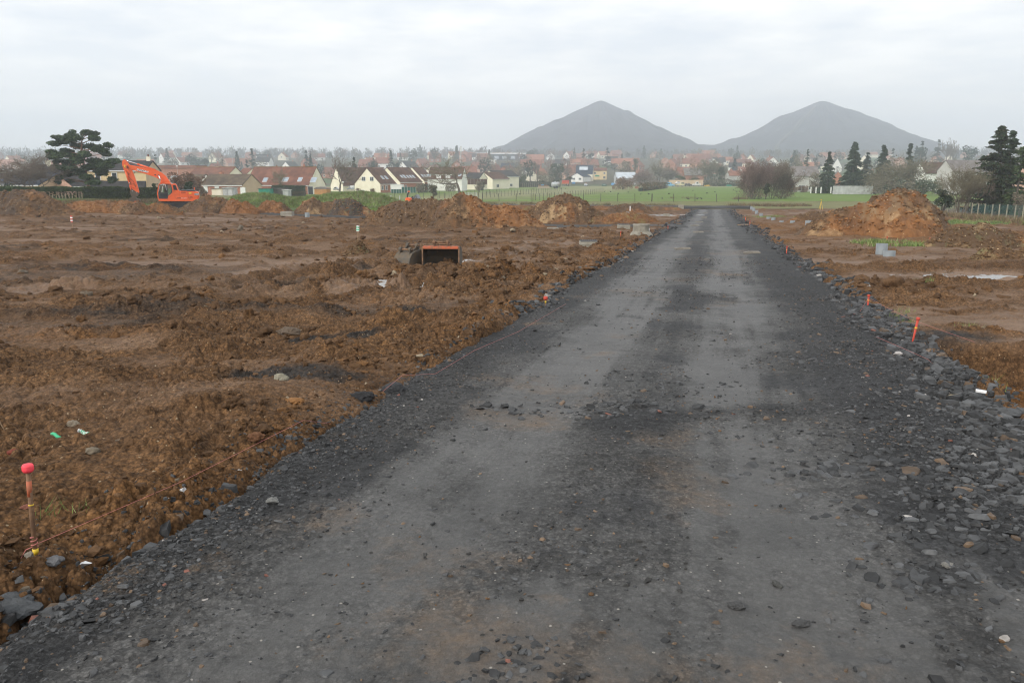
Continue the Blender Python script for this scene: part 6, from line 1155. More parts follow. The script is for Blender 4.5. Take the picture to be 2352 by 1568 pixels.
# ============================================================ TREES AND PLANTS
M['bark'] = mat('bark_grey', (.075, .060, .045), .9, .3, 8, c2=(.13, .11, .085)); M['bark_pine'] = mat('bark_pine', (.16, .085, .05), .9, .3, 5, c2=(.26, .15, .10)); M['twig_brown'] = mat('twigs_brown', (.13, .10, .075), .95, .2, 2, c2=(.19, .15, .115)); M['twig_red'] = mat('twigs_red', (.15, .10, .085), .95, .2, 2, c2=(.21, .145, .12)); M['twig_green'] = mat('twigs_green', (.13, .115, .07), .95, .2, 2, c2=(.18, .16, .10)); M['stem_pale'] = mat('pale_stems', (.32, .25, .17), .9, .2, 6, c2=(.42, .35, .26))
def seg_mesh(P0, P1, R0, R1, n=4):
    P0, P1 = np.asarray(P0, float), np.asarray(P1, float); R0, R1 = np.asarray(R0), np.asarray(R1); d = P1 - P0; l = np.linalg.norm(d, axis=1, keepdims=True); d = d / np.maximum(l, 1e-6); up = np.where(np.abs(d[:, 2:3]) < .9, np.array([[0, 0, 1.]]), np.array([[1., 0, 0]])); a = np.cross(d, up); a /= np.linalg.norm(a, axis=1, keepdims=True); b = np.cross(d, a)
    t = np.arange(n) * 2 * np.pi / n; off = a[:, None] * np.cos(t)[None, :, None] + b[:, None] * np.sin(t)[None, :, None]; V = np.concatenate([P0[:, None] + off * R0[:, None, None], P1[:, None] + off * R1[:, None, None]], 1)
    q = np.array([[i, (i + 1) % n, n + (i + 1) % n, n + i] for i in range(n)]); F_ = (np.arange(len(P0)) * 2 * n)[:, None, None] + q[None]; return V.reshape(-1, 3), F_.reshape(-1, 4)
def skeleton(seed, levels, kids, spread, up, ratio, trunk=.28, stems=1):
    g = np.random.default_rng(seed); out = []; st = []
    for s in range(stems):
        a = 6.28 * s / stems + g.uniform(0, 1); tl = .0 if stems == 1 else .35; st.append((np.array([.02 * math.cos(a), .02 * math.sin(a), 0.]) * (stems > 1), np.array([tl * math.cos(a), tl * math.sin(a), 1.]), trunk, .035 / math.sqrt(stems), 0))
    while st:
        p, d, L, r, lv = st.pop(); d = d / np.linalg.norm(d); ns = 3 if lv < 3 else 2
        for k in range(ns):
            d2 = d + g.normal(0, .10 + .04 * lv, 3) + np.array([0, 0, up * .12]); d2 /= np.linalg.norm(d2); q = p + d2 * L / ns; r2 = r * (.88 if lv else .9); out.append((p, q, r, r2, lv)); p, d, r = q, d2, r2
            if lv < levels and (k < ns - 1) and lv > 0 and g.random() < .75:
                e_ = d + g.normal(0, spread, 3); st.append((p, e_ + np.array([0, 0, up * .3]), L * ratio * g.uniform(.6, 1), r * .5, lv + 1))
        if lv < levels:
            for k in range(kids if lv else kids + 1):
                e_ = d + g.normal(0, spread, 3) + np.array([0, 0, up * .3]); st.append((p, e_, L * ratio * g.uniform(.75, 1.15), r * .62, lv + 1))
    return out
_SK = {}
def bare_tree(label, base, h, w, seed, levels=5, kids=2, spread=.55, up=.5, ratio=.80, trunk=.26, stems=1, m='twig_brown', group=None, name='bare_tree', cat='tree', tw=1.0, rmin=.006, leaves=None):
    h = h + AT[0]; AT[0] = 0.0; key = (seed, levels, kids, spread, up, ratio, trunk, stems)
    if key not in _SK: _SK[key] = skeleton(*key)
    sk = _SK[key]; P0 = np.array([s[0] for s in sk]); P1 = np.array([s[1] for s in sk]); R0 = np.array([s[2] for s in sk]); R1 = np.array([s[3] for s in sk]); lv = np.array([s[4] for s in sk])
    ext = np.percentile(np.abs(P1[:, :2]), 86); sc = np.array([w / ext, w / ext, h / P1[:, 2].max()]); P0, P1 = P0 * sc, P1 * sc; k = h * tw; mn = np.where(lv >= levels - 1, .6, 1.0) * base.y * .00021; R0 = np.maximum(R0 * k, mn); R1 = np.maximum(R1 * k * .9, mn)
    o = empty(name, base, 0, label, cat, group); lo = lv <= 1; V, F_ = seg_mesh(P0[lo] - np.array([0, 0, .02]), P1[lo], R0[lo], R1[lo], 7); mk('trunk', V, [F_], M['bark'], o, True); V, F_ = seg_mesh(P0[~lo], P1[~lo], R0[~lo], R1[~lo], 3); mk('crown', V, [F_], M[m], o)
    if leaves:
        tips = P1[lv >= (2 if stems > 3 else levels - 1)]; g = np.random.default_rng(seed + 5); n = leaves[0]; c = tips[g.integers(0, len(tips), n)] + g.normal(0, leaves[2], (n, 3)); q_ = (g.random(n) < .42) if stems > 3 else np.zeros(n, bool); c[q_, 2] *= g.uniform(.1, .8, q_.sum()); mk('leaves', *leaf_quads(c, leaves[1], g, leaves[3]), M['leaf'], o, col=LAST[0])
    return o
LAST = [None]
def leaf_quads(c, size, g, cols, stretch=1.0, dirs=None):
    n = len(c); a = g.normal(0, 1, (n, 3)) if dirs is None else dirs + g.normal(0, .35, (n, 3)); a /= np.linalg.norm(a, axis=1, keepdims=True); b = np.cross(a, g.normal(0, 1, (n, 3))); b /= np.linalg.norm(b, axis=1, keepdims=True); s = size * g.uniform(.6, 1.4, (n, 1)); a = a * s * stretch; b = b * s
    V = np.stack([c - a, c + b * .55 - a * .1, c + a, c - b * .55 - a * .1], 1).reshape(-1, 3); F_ = np.arange(n * 4).reshape(-1, 4); cc = cols[g.integers(0, len(cols), n)] * g.uniform(.65, 1.35, (n, 1)); LAST[0] = np.repeat(np.concatenate([cc, np.ones((n, 1))], 1), 4, 0); return V, [F_]
DG = np.array([[.022, .040, .018], [.030, .050, .022], [.040, .060, .026]]); MG = np.array([[.045, .070, .025], [.060, .085, .030], [.035, .055, .022]]); BG = np.array([[.030, .048, .034], [.040, .062, .042]]); OLV = np.array([[.19, .175, .12], [.22, .195, .135], [.16, .145, .10], [.20, .16, .12]]); BRN = np.array([[.17, .10, .06], [.20, .125, .08], [.14, .095, .065]]); RED = np.array([[.22, .15, .125], [.25, .175, .145], [.19, .135, .115]]); IVY = np.array([[.028, .042, .020], [.045, .06, .028], [.06, .055, .035]])
def conifer(label, base, h, w, seed, n=2600, cols=DG, power=.85, group=None, top=1.0, size=None, name='conifer', z0=.02, droop=.35, tips=1):
    h = h + AT[0]; AT[0] = 0.0; g = np.random.default_rng(seed); o = empty(name, base, 0, label, 'tree', group); MB().tube([(0, 0, -.3), (0, 0, h * .5), (0, 0, h * .98)], [h * .022, h * .014, h * .003], 8).build('trunk', M['bark'], o, True)
    nb = max(24, int(n / 34)); zz = h * (z0 + (1 - z0) * (g.random(nb) ** 1.25)); L = w * np.clip(1 - zz / h, .015, 1) ** power * g.uniform(.5, 1.2, nb); az = g.uniform(0, 6.28, nb); per = n // nb; u = g.uniform(.12, 1.0, (nb, per)) ** .75; sp = .10 + .05 * u
    x = np.cos(az)[:, None] * L[:, None] * u; y = np.sin(az)[:, None] * L[:, None] * u; z = zz[:, None] + L[:, None] * (.28 * u - droop * 1.6 * u ** 2); s = (size or h * .022); wd = (.03 * w + .075 * L[:, None] * (1.1 - u))
    c = np.stack([x + g.normal(0, 1, x.shape) * wd, y + g.normal(0, 1, x.shape) * wd, z - np.abs(g.normal(0, 1, x.shape)) * wd * .6], -1).reshape(-1, 3); d = np.stack([np.repeat(np.cos(az), per), np.repeat(np.sin(az), per), np.full(nb * per, -.35)], -1)
    mk('crown', *leaf_quads(c, s, g, cols, 1.7, d), M['leaf'], o, col=LAST[0]); return o
def clump(label, base, h, w, seed, n=1500, cols=MG, size=None, name='bush', cat='bush', group=None, lobes=9, dp=None, z0=.25, core=None, flat=1.0):
    """rounded crown of many leaf-sized faces gathered in lobes round a short stem"""
    g = np.random.default_rng(seed); o = empty(name, base, 0, label, cat, group); dp = dp or w; b = MB()
    lc = np.stack([g.uniform(-.62, .62, lobes) * w, g.uniform(-.62, .62, lobes) * dp, h * (z0 + (1 - z0) * g.uniform(.12, .78, lobes))], -1); lc[0] = (0, 0, h * .70); lr = g.uniform(.34, .55, lobes) * min(w, h * .8); lr = np.minimum(lr, (h - lc[:, 2]) / 1.0 + .02 * h)
    k = g.integers(0, lobes, n); v = g.normal(0, 1, (n, 3)); v /= np.linalg.norm(v, axis=1, keepdims=True); c = lc[k] + v * (lr[k] * g.uniform(.45, 1.05, n) ** .7)[:, None] * np.array([1, 1, .9 * flat]); c[:, 2] = np.maximum(c[:, 2], .03 * h)
    for q in range(min(6, lobes)): b.tube([(0, 0, -.2), tuple(lc[q] * np.array([.35, .35, .5])), tuple(lc[q])], [h * .022, h * .015, h * .005], 5)
    b.build('trunk', M['bark'], o, True); mk('crown', *leaf_quads(c, size or h * .045, g, cols), M['leaf'], o, col=LAST[0]); return o
AT = [0.0]
def at(n, zx, zy, D=None):
    AT[0] = 0.0
    if D is None: return G(*zp(n, zx, zy))
    v = P(*zp(n, zx, zy), D); t = float(T(v.x, D)); AT[0] = max(0.0, v.z - t); return Vector((v.x, D, t))       # AT: how far the pixel stands above the ground there
def szz(n, px, D): return px * ZM[n][2] / 1.7415 / FPX * D
# ---- the pine
DP = 116.0; kp = szz(1, 1, DP); pb = P(*zp(1, 1020, 782), DP); pine = empty('pine_tree', (pb.x, DP, pb.z), 0, 'broad flat topped pine with a reddish trunk behind the trimmed hedge', 'tree')
def lp(zx, zy, y=0.): return Vector(((zx - 1020) * kp, y, (782 - zy) * kp))
MB().tube([lp(1022, 860), lp(1020, 780), lp(1008, 640), lp(992, 540), lp(985, 450), lp(972, 400), lp(985, 340), lp(1000, 260), lp(1010, 190)], [.27, .24, .20, .17, .15, .13, .10, .07, .03], 10).build('trunk', M['bark_pine'], pine, True)
PADS = [(1010, 175, 95, 38), (1100, 190, 80, 35), (920, 205, 70, 35), (760, 232, 110, 30), (1190, 238, 75, 32), (680, 300, 100, 35), (850, 262, 120, 42), (1010, 240, 110, 42), (900, 320, 105, 36), (1305, 315, 65, 34), (1225, 350, 105, 36), (1100, 335, 100, 40), (650, 392, 80, 32), (765, 372, 95, 32), (720, 432, 120, 40), (860, 425, 105, 36), (1080, 415, 105, 36), (1190, 395, 85, 32), (665, 490, 60, 28), (780, 500, 125, 40), (1000, 478, 100, 34), (1150, 484, 115, 38), (1285, 492, 105, 36), (1375, 490, 58, 26), (690, 548, 60, 25), (845, 562, 115, 36), (1105, 550, 125, 38), (1260, 540, 105, 36), (800, 622, 85, 32), (955, 605, 90, 36), (1060, 655, 100, 36), (1180, 605, 115, 38), (1275, 692, 68, 28), (1155, 725, 105, 32), (765, 662, 65, 30), (725, 705, 38, 30), (1055, 705, 75, 32), (830, 705, 50, 26)]
g = np.random.default_rng(77); cs, limbs = [], MB()
for i, (a, c, ra, rc) in enumerate(PADS):
    dep = g.uniform(-.62, .62) * 3.2 * (1 - abs(a - 1000) / 600); ctr = np.array(lp(a, c, dep)); n = int(420 + ra * rc * .2); v = g.normal(0, 1, (n, 3)); v /= np.linalg.norm(v, axis=1, keepdims=True); v *= (g.random((n, 1)) ** .4)
    sub = g.normal(0, .45, (6, 3)); v = v * .62 + sub[g.integers(0, 6, n)] * .55; cs.append(ctr + v * np.array([ra * kp, ra * kp * .8, rc * kp * 1.12]))
    tz = min(max((782 - c) * kp - .5, 1.0), 6.9); limbs.tube([(lp(1000, 700 if tz < 2 else 782 - tz / kp).x, 0, tz - .2), ((ctr[0]) * .5, dep * .5, tz + (ctr[2] - tz) * .35), tuple(ctr)], [.075, .05, .02], 6)
limbs.build('branches', M['bark_pine'], pine, True); cs = np.concatenate(cs); mk('crown', *leaf_quads(cs, .125, g, np.array([[.030, .054, .026], [.046, .076, .034], [.066, .098, .044], [.085, .118, .054]]), 1.25), M['leaf'], pine, col=LAST[0])
# ---- bare trees
bare_tree('bare leaning fruit tree with several stems behind the hedge of bare stems', at(1, 400, 770, 113), 4.9, 3.0, 11, 6, 2, .60, .45, .78, .20, 3, tw=.75)
bare_tree('bare slender fruit tree at the very edge, beside the leaning one', at(1, 190, 770, 115), 4.6, 3.4, 13, 6, 2, .62, .4, .78, .20, 3, tw=.75)
bare_tree('large bare spreading tree standing alone at the corner of the green field', at(3, 1805, 740, 196), szz(3, 575, 196), szz(3, 235, 196), 17, 6, 2, .58, .45, .80, .24, 1, m='twig_green', tw=1.0, rmin=.012)
bare_tree('bare street tree in front of the brown roofed house', at(3, 190, 700, 205), szz(3, 475, 205), szz(3, 150, 205), 19, 6, 2, .50, .65, .80, .25, 1, tw=.85, rmin=.012)
bare_tree('bare yellow brown tree close behind the bungalow gable and shed', at(2, 1300, 640, 210), szz(2, 240, 210), szz(2, 90, 210), 23, 5, 2, .55, .5, .8, .25, 1, m='twig_green', rmin=.014)
bare_tree('thin bare tree with one tall stem beside the timber pile', at(4, 838, 655), szz(4, 395, 330), szz(4, 75, 330), 29, 5, 2, .32, 1.0, .72, .45, 1, rmin=.02)
bare_tree('bare tree with a heavy trunk beside the red trailer', at(4, 1160, 610), szz(4, 260, 400), szz(4, 120, 400), 31, 5, 2, .55, .5, .8, .25, 1, rmin=.02)
bare_tree('bare multi-stemmed tree in front of the dark spruce', at(7, 1300, 1225, 92), szz(7, 640, 92), szz(7, 230, 92), 37, 6, 2, .45, .75, .80, .22, 4, m='twig_green', tw=.8)
bare_tree('low bare tree leaning at the foot of the spruce', at(7, 1440, 1225, 93), szz(7, 420, 93), szz(7, 170, 93), 41, 5, 2, .55, .3, .80, .2, 3, tw=.8)
bare_tree('tall rounded bare tree on the skyline behind the orange roofs', at(7, 1190, 560, 620), szz(7, 285, 620), szz(7, 75, 620), 43, 6, 2, .5, .6, .8, .25, 1, m='twig_brown', rmin=.022)
bare_tree('smaller bare skyline tree next to the tall rounded one', at(7, 1070, 560, 620), szz(7, 250, 620), szz(7, 60, 620), 47, 6, 2, .5, .6, .8, .25, 1, m='twig_brown', rmin=.022)
bare_tree('bushy olive grey tree of fine branches beside the conifers', at(6, 1960, 960, 205), szz(6, 500, 205), szz(6, 270, 205), 53, 6, 2, .60, .5, .80, .16, 4, m='twig_green', rmin=.016, leaves=(2600, .22, .45, OLV))
bare_tree('reddish brown round bare tree beyond the barn', at(5, 255, 690), szz(5, 285, 330), szz(5, 120, 330), 59, 6, 2, .55, .6, .8, .16, 4, m='twig_red', rmin=.02, leaves=(1500, .25, .5, RED))
bare_tree('hazy tall bare tree between the barn roof and the old vehicles', at(5, 450, 640, 440), szz(5, 300, 440), szz(5, 100, 440), 61, 6, 2, .5, .6, .8, .2, 2, m='twig_green', rmin=.02, leaves=(700, .3, .5, OLV))
bare_tree('brown grey round tree behind the blue van', at(5, 610, 625, 430), szz(5, 200, 430), szz(5, 85, 430), 67, 6, 2, .55, .5, .8, .18, 3, m='twig_brown', rmin=.02, leaves=(900, .3, .4, OLV))
bare_tree('wide olive grey tree beside the ivy clad trunk', at(5, 1120, 650, 410), szz(5, 330, 410), szz(5, 140, 410), 71, 6, 2, .55, .5, .8, .18, 3, m='twig_green', rmin=.02, leaves=(1600, .32, .5, OLV))
# birch thicket in the field: six stems, each a tree
for i, (zx, wy, hh, lab, mm, lv_) in enumerate(((1720, 130, 510, 'tall purple brown birch at the open side of the field thicket', 'twig_red', RED), (1800, 90, 450, 'birch with a pale trunk leaning in the field thicket', 'twig_red', RED), (1680, 70, 300, 'short twiggy bush at the near end of the field thicket', 'twig_brown', OLV), (1975, 130, 505, 'tall olive brown tree in the middle of the field thicket', 'twig_brown', OLV), (2085, 120, 510, 'tall brown tree at the far side of the field thicket', 'twig_brown', OLV), (2150, 90, 330, 'low brown bush closing the field thicket', 'twig_red', BRN))):
    bare_tree(lab, at(5, zx, 838 + 6 * (i % 2), 168 + i), szz(5, hh, 168), szz(5, wy * 1.1, 168), 80 + i, 6, 2, .42, .9, .80, .16, 5, m=mm, rmin=.014, group='birch thicket in the field', leaves=(2600, .10, .45, lv_), tw=.5)
clump('dark green holly low in the middle of the field thicket', at(5, 1890, 845, 166), szz(5, 240, 166), szz(5, 50, 166), 91, 900, IVY, .14, lobes=7)
# ---- conifers
for i, (n, zx, zy, top, wd, D, lab, cols, nn) in enumerate(((6, 820, 930, 440, 125, 225, 'narrow pyramid conifer beside the grey roofed bungalow', DG, 3400), (6, 1205, 935, 308, 165, 225, 'tallest pointed conifer behind the concrete wall', DG, 4200), (6, 1420, 860, 450, 130, 240, 'leaning blue green conifer next to the tallest pointed one', BG, 2600), (6, 1670, 900, 345, 125, 235, 'tall slim conifer with a ragged top, third along from the bungalow', DG, 3000), (6, 2085, 760, 322, 80, 245, 'dark conifer top rising out of the olive grey tree', DG, 1600),
                                                   (6, 500, 640, 390, 60, 420, 'hazy dark conifer behind the grey roofed bungalow', DG, 900), (4, 1460, 320, 190, 55, 640, 'hazy fir in front of the first spoil cone', BG, 700), (4, 1780, 300, 170, 60, 680, 'tall hazy fir beside the orange roofs under the first spoil cone', BG, 700), (2, 885, 290, 135, 60, 520, 'tall hazy fir beside the school on the skyline', BG, 900), (2, 810, 400, 280, 45, 430, 'small hazy fir above the red roof', BG, 600), (2, 1660, 330, 148, 60, 520, 'broad hazy fir behind the steep red terrace', BG, 900), (2, 1725, 330, 172, 35, 525, 'slim hazy fir next to the broad one', BG, 500), (3, 395, 420, 240, 55, 330, 'dark fir behind the first cream gable', DG, 1100), (3, 650, 340, 215, 25, 480, 'slender fir top above the dark hedge trees', BG, 400), (2, 462, 290, 215, 30, 560, 'small dark fir by the radio mast', BG, 400), (1, 1790, 520, 405, 45, 480, 'hazy fir above the grey flat roofed block', BG, 600), (1, 1705, 500, 420, 35, 470, 'hazy fir beside the beige house chimney', BG, 500), (7, 100, 700, 400, 60, 250, 'conifer with a thin tip near the olive grey tree', DG, 900), (6, 940, 480, 415, 25, 600, 'small hazy fir among the far orange roofs', BG, 300), (6, 1845, 520, 380, 50, 520, 'hazy grey green fir on the slope', BG, 600), (7, 940, 480, 300, 75, 640, 'dark broad conifer on the skyline beside the bare trees', BG, 900), (7, 690, 560, 335, 55, 560, 'tall hazy conifer below the second spoil cone', BG, 800), (7, 610, 560, 385, 50, 570, 'shorter hazy conifer beside the tall one', BG, 600))):
    D = max(D, 100); conifer(lab, at(n, zx, zy, D), szz(n, zy - top, D), szz(n, wd, D) * 1.5, 120 + i, int(nn * 1.7), cols, .88 if i < 4 else .82, size=None)
conifer('big dark ragged spruce at the edge above the wire fence', at(7, 1760, 1225, 96), szz(7, 1075, 96), szz(7, 500, 96), 151, 11000, np.concatenate([DG, np.array([[.045, .045, .022]])]), .78, size=.14, droop=.16, name='spruce')
conifer('second ragged spruce top leaning out beside the big one', at(7, 1930, 1225, 98), szz(7, 1020, 98), szz(7, 330, 98), 152, 5500, DG, .8, size=.14, droop=.16, name='spruce')
conifer('lighter green bushy conifer in front of the salmon gable', at(7, 2110, 1200, 90), szz(7, 750, 90), szz(7, 190, 90), 153, 3600, MG, .55, size=.13, name='spruce')
# ---- bushes, ivy and garden trees
CL = [(7, 1010, 1235, 960, 150, 94, 'dark glossy holly bush behind the wire fence', DG, 1800, .10), (7, 500, 1260, 1110, 130, 112, 'dark bush growing through the wire fence next to the earth heap', DG, 1100, .10), (7, 2180, 1270, 1040, 130, 80, 'grey green bush at the edge behind the fence posts', OLV, 1500, .08), (7, 730, 1090, 880, 240, 200, 'long low bramble bank before the white shuttered house', MG, 1800, .2), (7, 300, 1090, 960, 200, 205, 'low dark bramble under the olive grey tree', MG, 1200, .2), (7, 1410, 600, 310, 130, 520, 'dark rounded hazy tree on the skyline behind the spruce', BG, 1100, .5), (7, 2150, 600, 340, 140, 500, 'hazy rounded tree beyond the spruce at the edge', OLV, 900, .5), (7, 1110, 760, 540, 90, 300, 'dark evergreen beside the grey steep roofed house', DG, 1000, .25),
      (3, 1460, 775, 560, 60, 160, 'small ivy covered tree on the green field edge', np.concatenate([OLV, IVY * 1.6]), 3200, .09), (4, 1090, 600, 335, 110, 430, 'large dark rounded pine in front of the red terrace', DG, 1800, .35), (4, 655, 625, 470, 75, 380, 'dark evergreen shrub at the end of the far gardens', MG, 1100, .25), (4, 900, 620, 480, 190, 385, 'long brown grey thicket behind the slurry tanker', OLV, 1800, .28), (4, 1255, 625, 540, 55, 400, 'dark round bush behind the red trailer', IVY, 700, .25), (4, 1980, 735, 560, 190, 300, 'wide brown bramble thicket before the grey barn', BRN, 2400, .2), (4, 440, 610, 410, 50, 420, 'grey green garden tree among the bungalows', OLV, 700, .3), (4, 60, 680, 600, 70, 250, 'dark bramble bush at the corner of the green field', OLV, 900, .15), (4, 1540, 320, 205, 70, 660, 'spreading hazy cedar next to the fir under the cone', BG, 900, .5), (4, 2020, 560, 300, 120, 470, 'tangled hazy wood edge beside the barn', OLV, 1400, .4), (4, 2150, 420, 270, 60, 560, 'hazy ivy clad tree near the birches', MG, 600, .4),
      (5, 1300, 600, 360, 50, 405, 'dark upright ivy clad tree in front of the white terrace', IVY, 1200, .25), (5, 740, 640, 520, 75, 410, 'green garden shrub behind the old vehicles', MG, 800, .25), (5, 910, 610, 540, 90, 415, 'very dark rounded shrub behind the white pickup', DG, 1000, .25), (5, 2240, 660, 560, 40, 210, 'dark shrub at the edge of the birch thicket', DG, 600, .15), (5, 1740, 420, 320, 110, 480, 'hazy purple brown tree crowns above the thicket', RED, 1100, .4), (5, 1920, 430, 320, 50, 470, 'dark hazy pine top above the thicket', BG, 600, .35), (5, 2280, 400, 200, 70, 520, 'hazy dark tree mass at the side of the second spoil cone', BG, 900, .5), (6, 700, 990, 720, 170, 235, 'yellow green bush spreading beside the narrow conifer', OLV, 2200, .18), (6, 400, 1050, 950, 160, 242, 'low brown bank of scrub beyond the white posts', BRN, 1100, .15), (6, 1560, 950, 760, 180, 220, 'rounded reddish brown bush behind the concrete wall', OLV, 1900, .16), (6, 1620, 1060, 950, 90, 232, 'dark bramble at the end of the concrete wall', IVY, 700, .16), (6, 2230, 1060, 930, 140, 222, 'dark green bramble bank beside the largest earth heap', MG, 1100, .16), (6, 330, 640, 390, 90, 430, 'hazy bare tree crowns behind the grey roofed bungalow', OLV, 900, .35), (6, 660, 520, 460, 80, 560, 'low hazy green trees among the far orange roofs', BG, 500, .4), (6, 2280, 560, 280, 110, 520, 'large hazy tree mass under the second spoil cone', BG, 1100, .5),
      (1, 2100, 800, 590, 130, 120, 'round tree holding its dead orange brown leaves behind the excavator', BRN, 3400, .11), (1, 2230, 800, 620, 110, 125, 'bare brown tree with rusty leaves beside the mossy bungalow', BRN, 1700, .10), (1, 2150, 810, 660, 65, 112, 'dark spreading young conifer behind the excavator body', DG, 1400, .09), (1, 1765, 790, 685, 38, 114, 'small dark cypress against the beige gable', DG, 700, .08), (1, 2330, 560, 500, 60, 420, 'hazy bare tree before the brick hall', OLV, 500, .3), (1, 1980, 530, 420, 90, 600, 'hazy woodland clump on the skyline', OLV, 800, .5), (1, 2230, 470, 400, 90, 620, 'hazy evergreen clump on the skyline', BG, 800, .5), (1, 70, 780, 715, 90, 110, 'dark clipped bush at the end of the hedge', DG, 900, .08),
      (2, 190, 820, 700, 60, 140, 'grey green bush beside the concrete shed', OLV, 900, .10), (2, 1145, 380, 340, 50, 420, 'dark round tree crown above the steep red roof', BG, 600, .3), (2, 200, 310, 215, 70, 560, 'dark evergreen clump on the skyline above the red roof', BG, 700, .4), (2, 90, 720, 490, 110, 160, 'rusty leaved tree in front of the bungalow end', BRN, 2200, .14), (3, 620, 350, 250, 150, 470, 'dark hedge of hazy evergreens behind the cream gables', BG, 1400, .35), (3, 960, 350, 270, 60, 500, 'hazy evergreen between the town roofs', BG, 600, .4), (3, 1260, 690, 570, 80, 235, 'yellow green shrub beside the green sheet fence', OLV, 900, .14), (3, 1350, 680, 580, 110, 240, 'dark brown bramble along the gardens of the cream row', IVY, 1100, .16), (3, 1680, 640, 560, 90, 260, 'garden shrubs below the brown roof with the dormer', OLV, 900, .18), (3, 640, 700, 640, 45, 210, 'brown pampas like shrub before the front cream gable', BRN, 600, .10), (3, 2110, 610, 530, 60, 280, 'dark shrub against the brown board fence', IVY, 700, .16), (3, 440, 690, 640, 50, 212, 'brown low shrubs by the parked car', BRN, 500, .10)]
for i, (n, zx, zy, top, wd, D, lab, cols, nn, s) in enumerate(CL):
    b_ = at(n, zx, zy, D); zt = P(*zp(n, zx, top), D).z; clump(lab, b_, max(zt - b_.z, szz(n, zy - top, D)), szz(n, wd, D), 170 + i, nn, cols, s, name='shrub' if zy - top < 200 and D < 300 else 'leafy_tree', cat='shrub' if zy - top < 200 and D < 300 else 'tree', lobes=11 + i % 6, dp=min(szz(n, wd, D), 5), z0=.0 if zy - top < 200 else .15)
# ---- hedges
def hedge(label, p0, p1, h, d, seed, cols, n, leaf, stems=False, cat='hedge'):
    v = p1 - p0; L = math.hypot(v.x, v.y); o = empty('hedge', p0, math.atan2(v.y, v.x), label, cat); g = np.random.default_rng(seed); z0 = h * .72 if stems else 0.0; c = np.stack([g.uniform(0, L, n), g.uniform(-d / 2, d / 2, n), g.uniform(z0, h, n)], -1); k = g.integers(0, 3, n); c[k == 0, 1] = -d / 2 + np.abs(g.normal(0, .05, (k == 0).sum())); c[k == 1, 2] = h + g.normal(0, .05, (k == 1).sum()) + .10 * vn(c[k == 1, 0] * .5, c[k == 1, 0] * 0, seed); sl = v.z / L; wild = seed >= 304; c[:, 2] = np.where(c[:, 2] > .4 * h, c[:, 2] + (.30 * h * fbm(c[:, 0] * .45, c[:, 1] * .3, seed, 3) - .1 * h if wild else 0), c[:, 2]); c[:, 2] += c[:, 0] * sl
    mk('foliage', *leaf_quads(c, leaf, g, cols), M['leaf'], o, col=LAST[0])
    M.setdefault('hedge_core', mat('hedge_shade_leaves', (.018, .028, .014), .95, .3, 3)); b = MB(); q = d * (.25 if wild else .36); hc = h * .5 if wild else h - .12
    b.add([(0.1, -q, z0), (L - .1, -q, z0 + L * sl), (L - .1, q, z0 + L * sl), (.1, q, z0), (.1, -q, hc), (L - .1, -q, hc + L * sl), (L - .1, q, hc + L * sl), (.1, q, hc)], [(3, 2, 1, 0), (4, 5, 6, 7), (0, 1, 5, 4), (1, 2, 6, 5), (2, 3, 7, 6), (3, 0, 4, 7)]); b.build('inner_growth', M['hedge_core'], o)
    if stems:
        ns = min(95, int(L / .42)); proto = None
        for i in range(ns):
            x = (i + .5) * L / ns; b = MB(); a = g.normal(0, .06); b.tube([(0, 0, -.1), (a, .02, h * .4), (a * 1.8, 0, h * .82)], [.05, .04, .03], 5)
            for _ in range(3): zz = g.uniform(.2, .6) * h; b.tube([(a, 0, zz), (a + g.normal(0, .16), -.06, zz + .3 * h)], [.022, .01], 4)
            s_ = b.build('stem', M['stem_pale'], o); s_.location = (x, -d * .3, x * sl)
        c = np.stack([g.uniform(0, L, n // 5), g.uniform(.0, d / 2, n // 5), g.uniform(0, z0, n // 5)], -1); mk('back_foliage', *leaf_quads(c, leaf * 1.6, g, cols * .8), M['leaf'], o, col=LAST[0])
    return o
HB = lambda zx, D=106: (lambda q: Vector((q.x, D, P(*zp(1, zx, 912), D).z - .1)))(P(*zp(1, zx, 912), D))
HGT = szz(1, 140, 106)
HC = np.array([[.030, .048, .016], [.045, .068, .022], [.060, .085, .028]])
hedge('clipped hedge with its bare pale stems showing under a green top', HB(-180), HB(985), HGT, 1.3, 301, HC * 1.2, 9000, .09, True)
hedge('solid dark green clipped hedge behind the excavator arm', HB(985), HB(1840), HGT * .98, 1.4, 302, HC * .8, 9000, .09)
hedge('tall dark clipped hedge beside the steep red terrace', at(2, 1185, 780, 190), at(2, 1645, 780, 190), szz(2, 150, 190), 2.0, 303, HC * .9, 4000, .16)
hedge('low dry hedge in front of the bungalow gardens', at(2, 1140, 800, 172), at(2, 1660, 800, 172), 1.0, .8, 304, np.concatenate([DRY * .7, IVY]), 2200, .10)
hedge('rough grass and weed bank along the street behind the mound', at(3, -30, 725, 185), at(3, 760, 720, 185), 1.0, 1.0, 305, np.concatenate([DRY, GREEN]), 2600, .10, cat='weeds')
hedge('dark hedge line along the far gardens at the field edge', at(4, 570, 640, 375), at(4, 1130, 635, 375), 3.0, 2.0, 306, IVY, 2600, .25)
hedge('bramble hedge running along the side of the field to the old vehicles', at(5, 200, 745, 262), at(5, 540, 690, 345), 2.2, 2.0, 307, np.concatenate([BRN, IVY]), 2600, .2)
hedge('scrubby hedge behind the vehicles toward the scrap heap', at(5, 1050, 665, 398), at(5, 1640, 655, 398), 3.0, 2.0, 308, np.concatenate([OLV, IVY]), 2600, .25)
hedge('dark tangle of bushes along the gardens under the conifers', at(6, 560, 1045, 236), at(6, 900, 1050, 236), 2.6, 2.0, 309, np.concatenate([IVY, BRN]), 1600, .2)
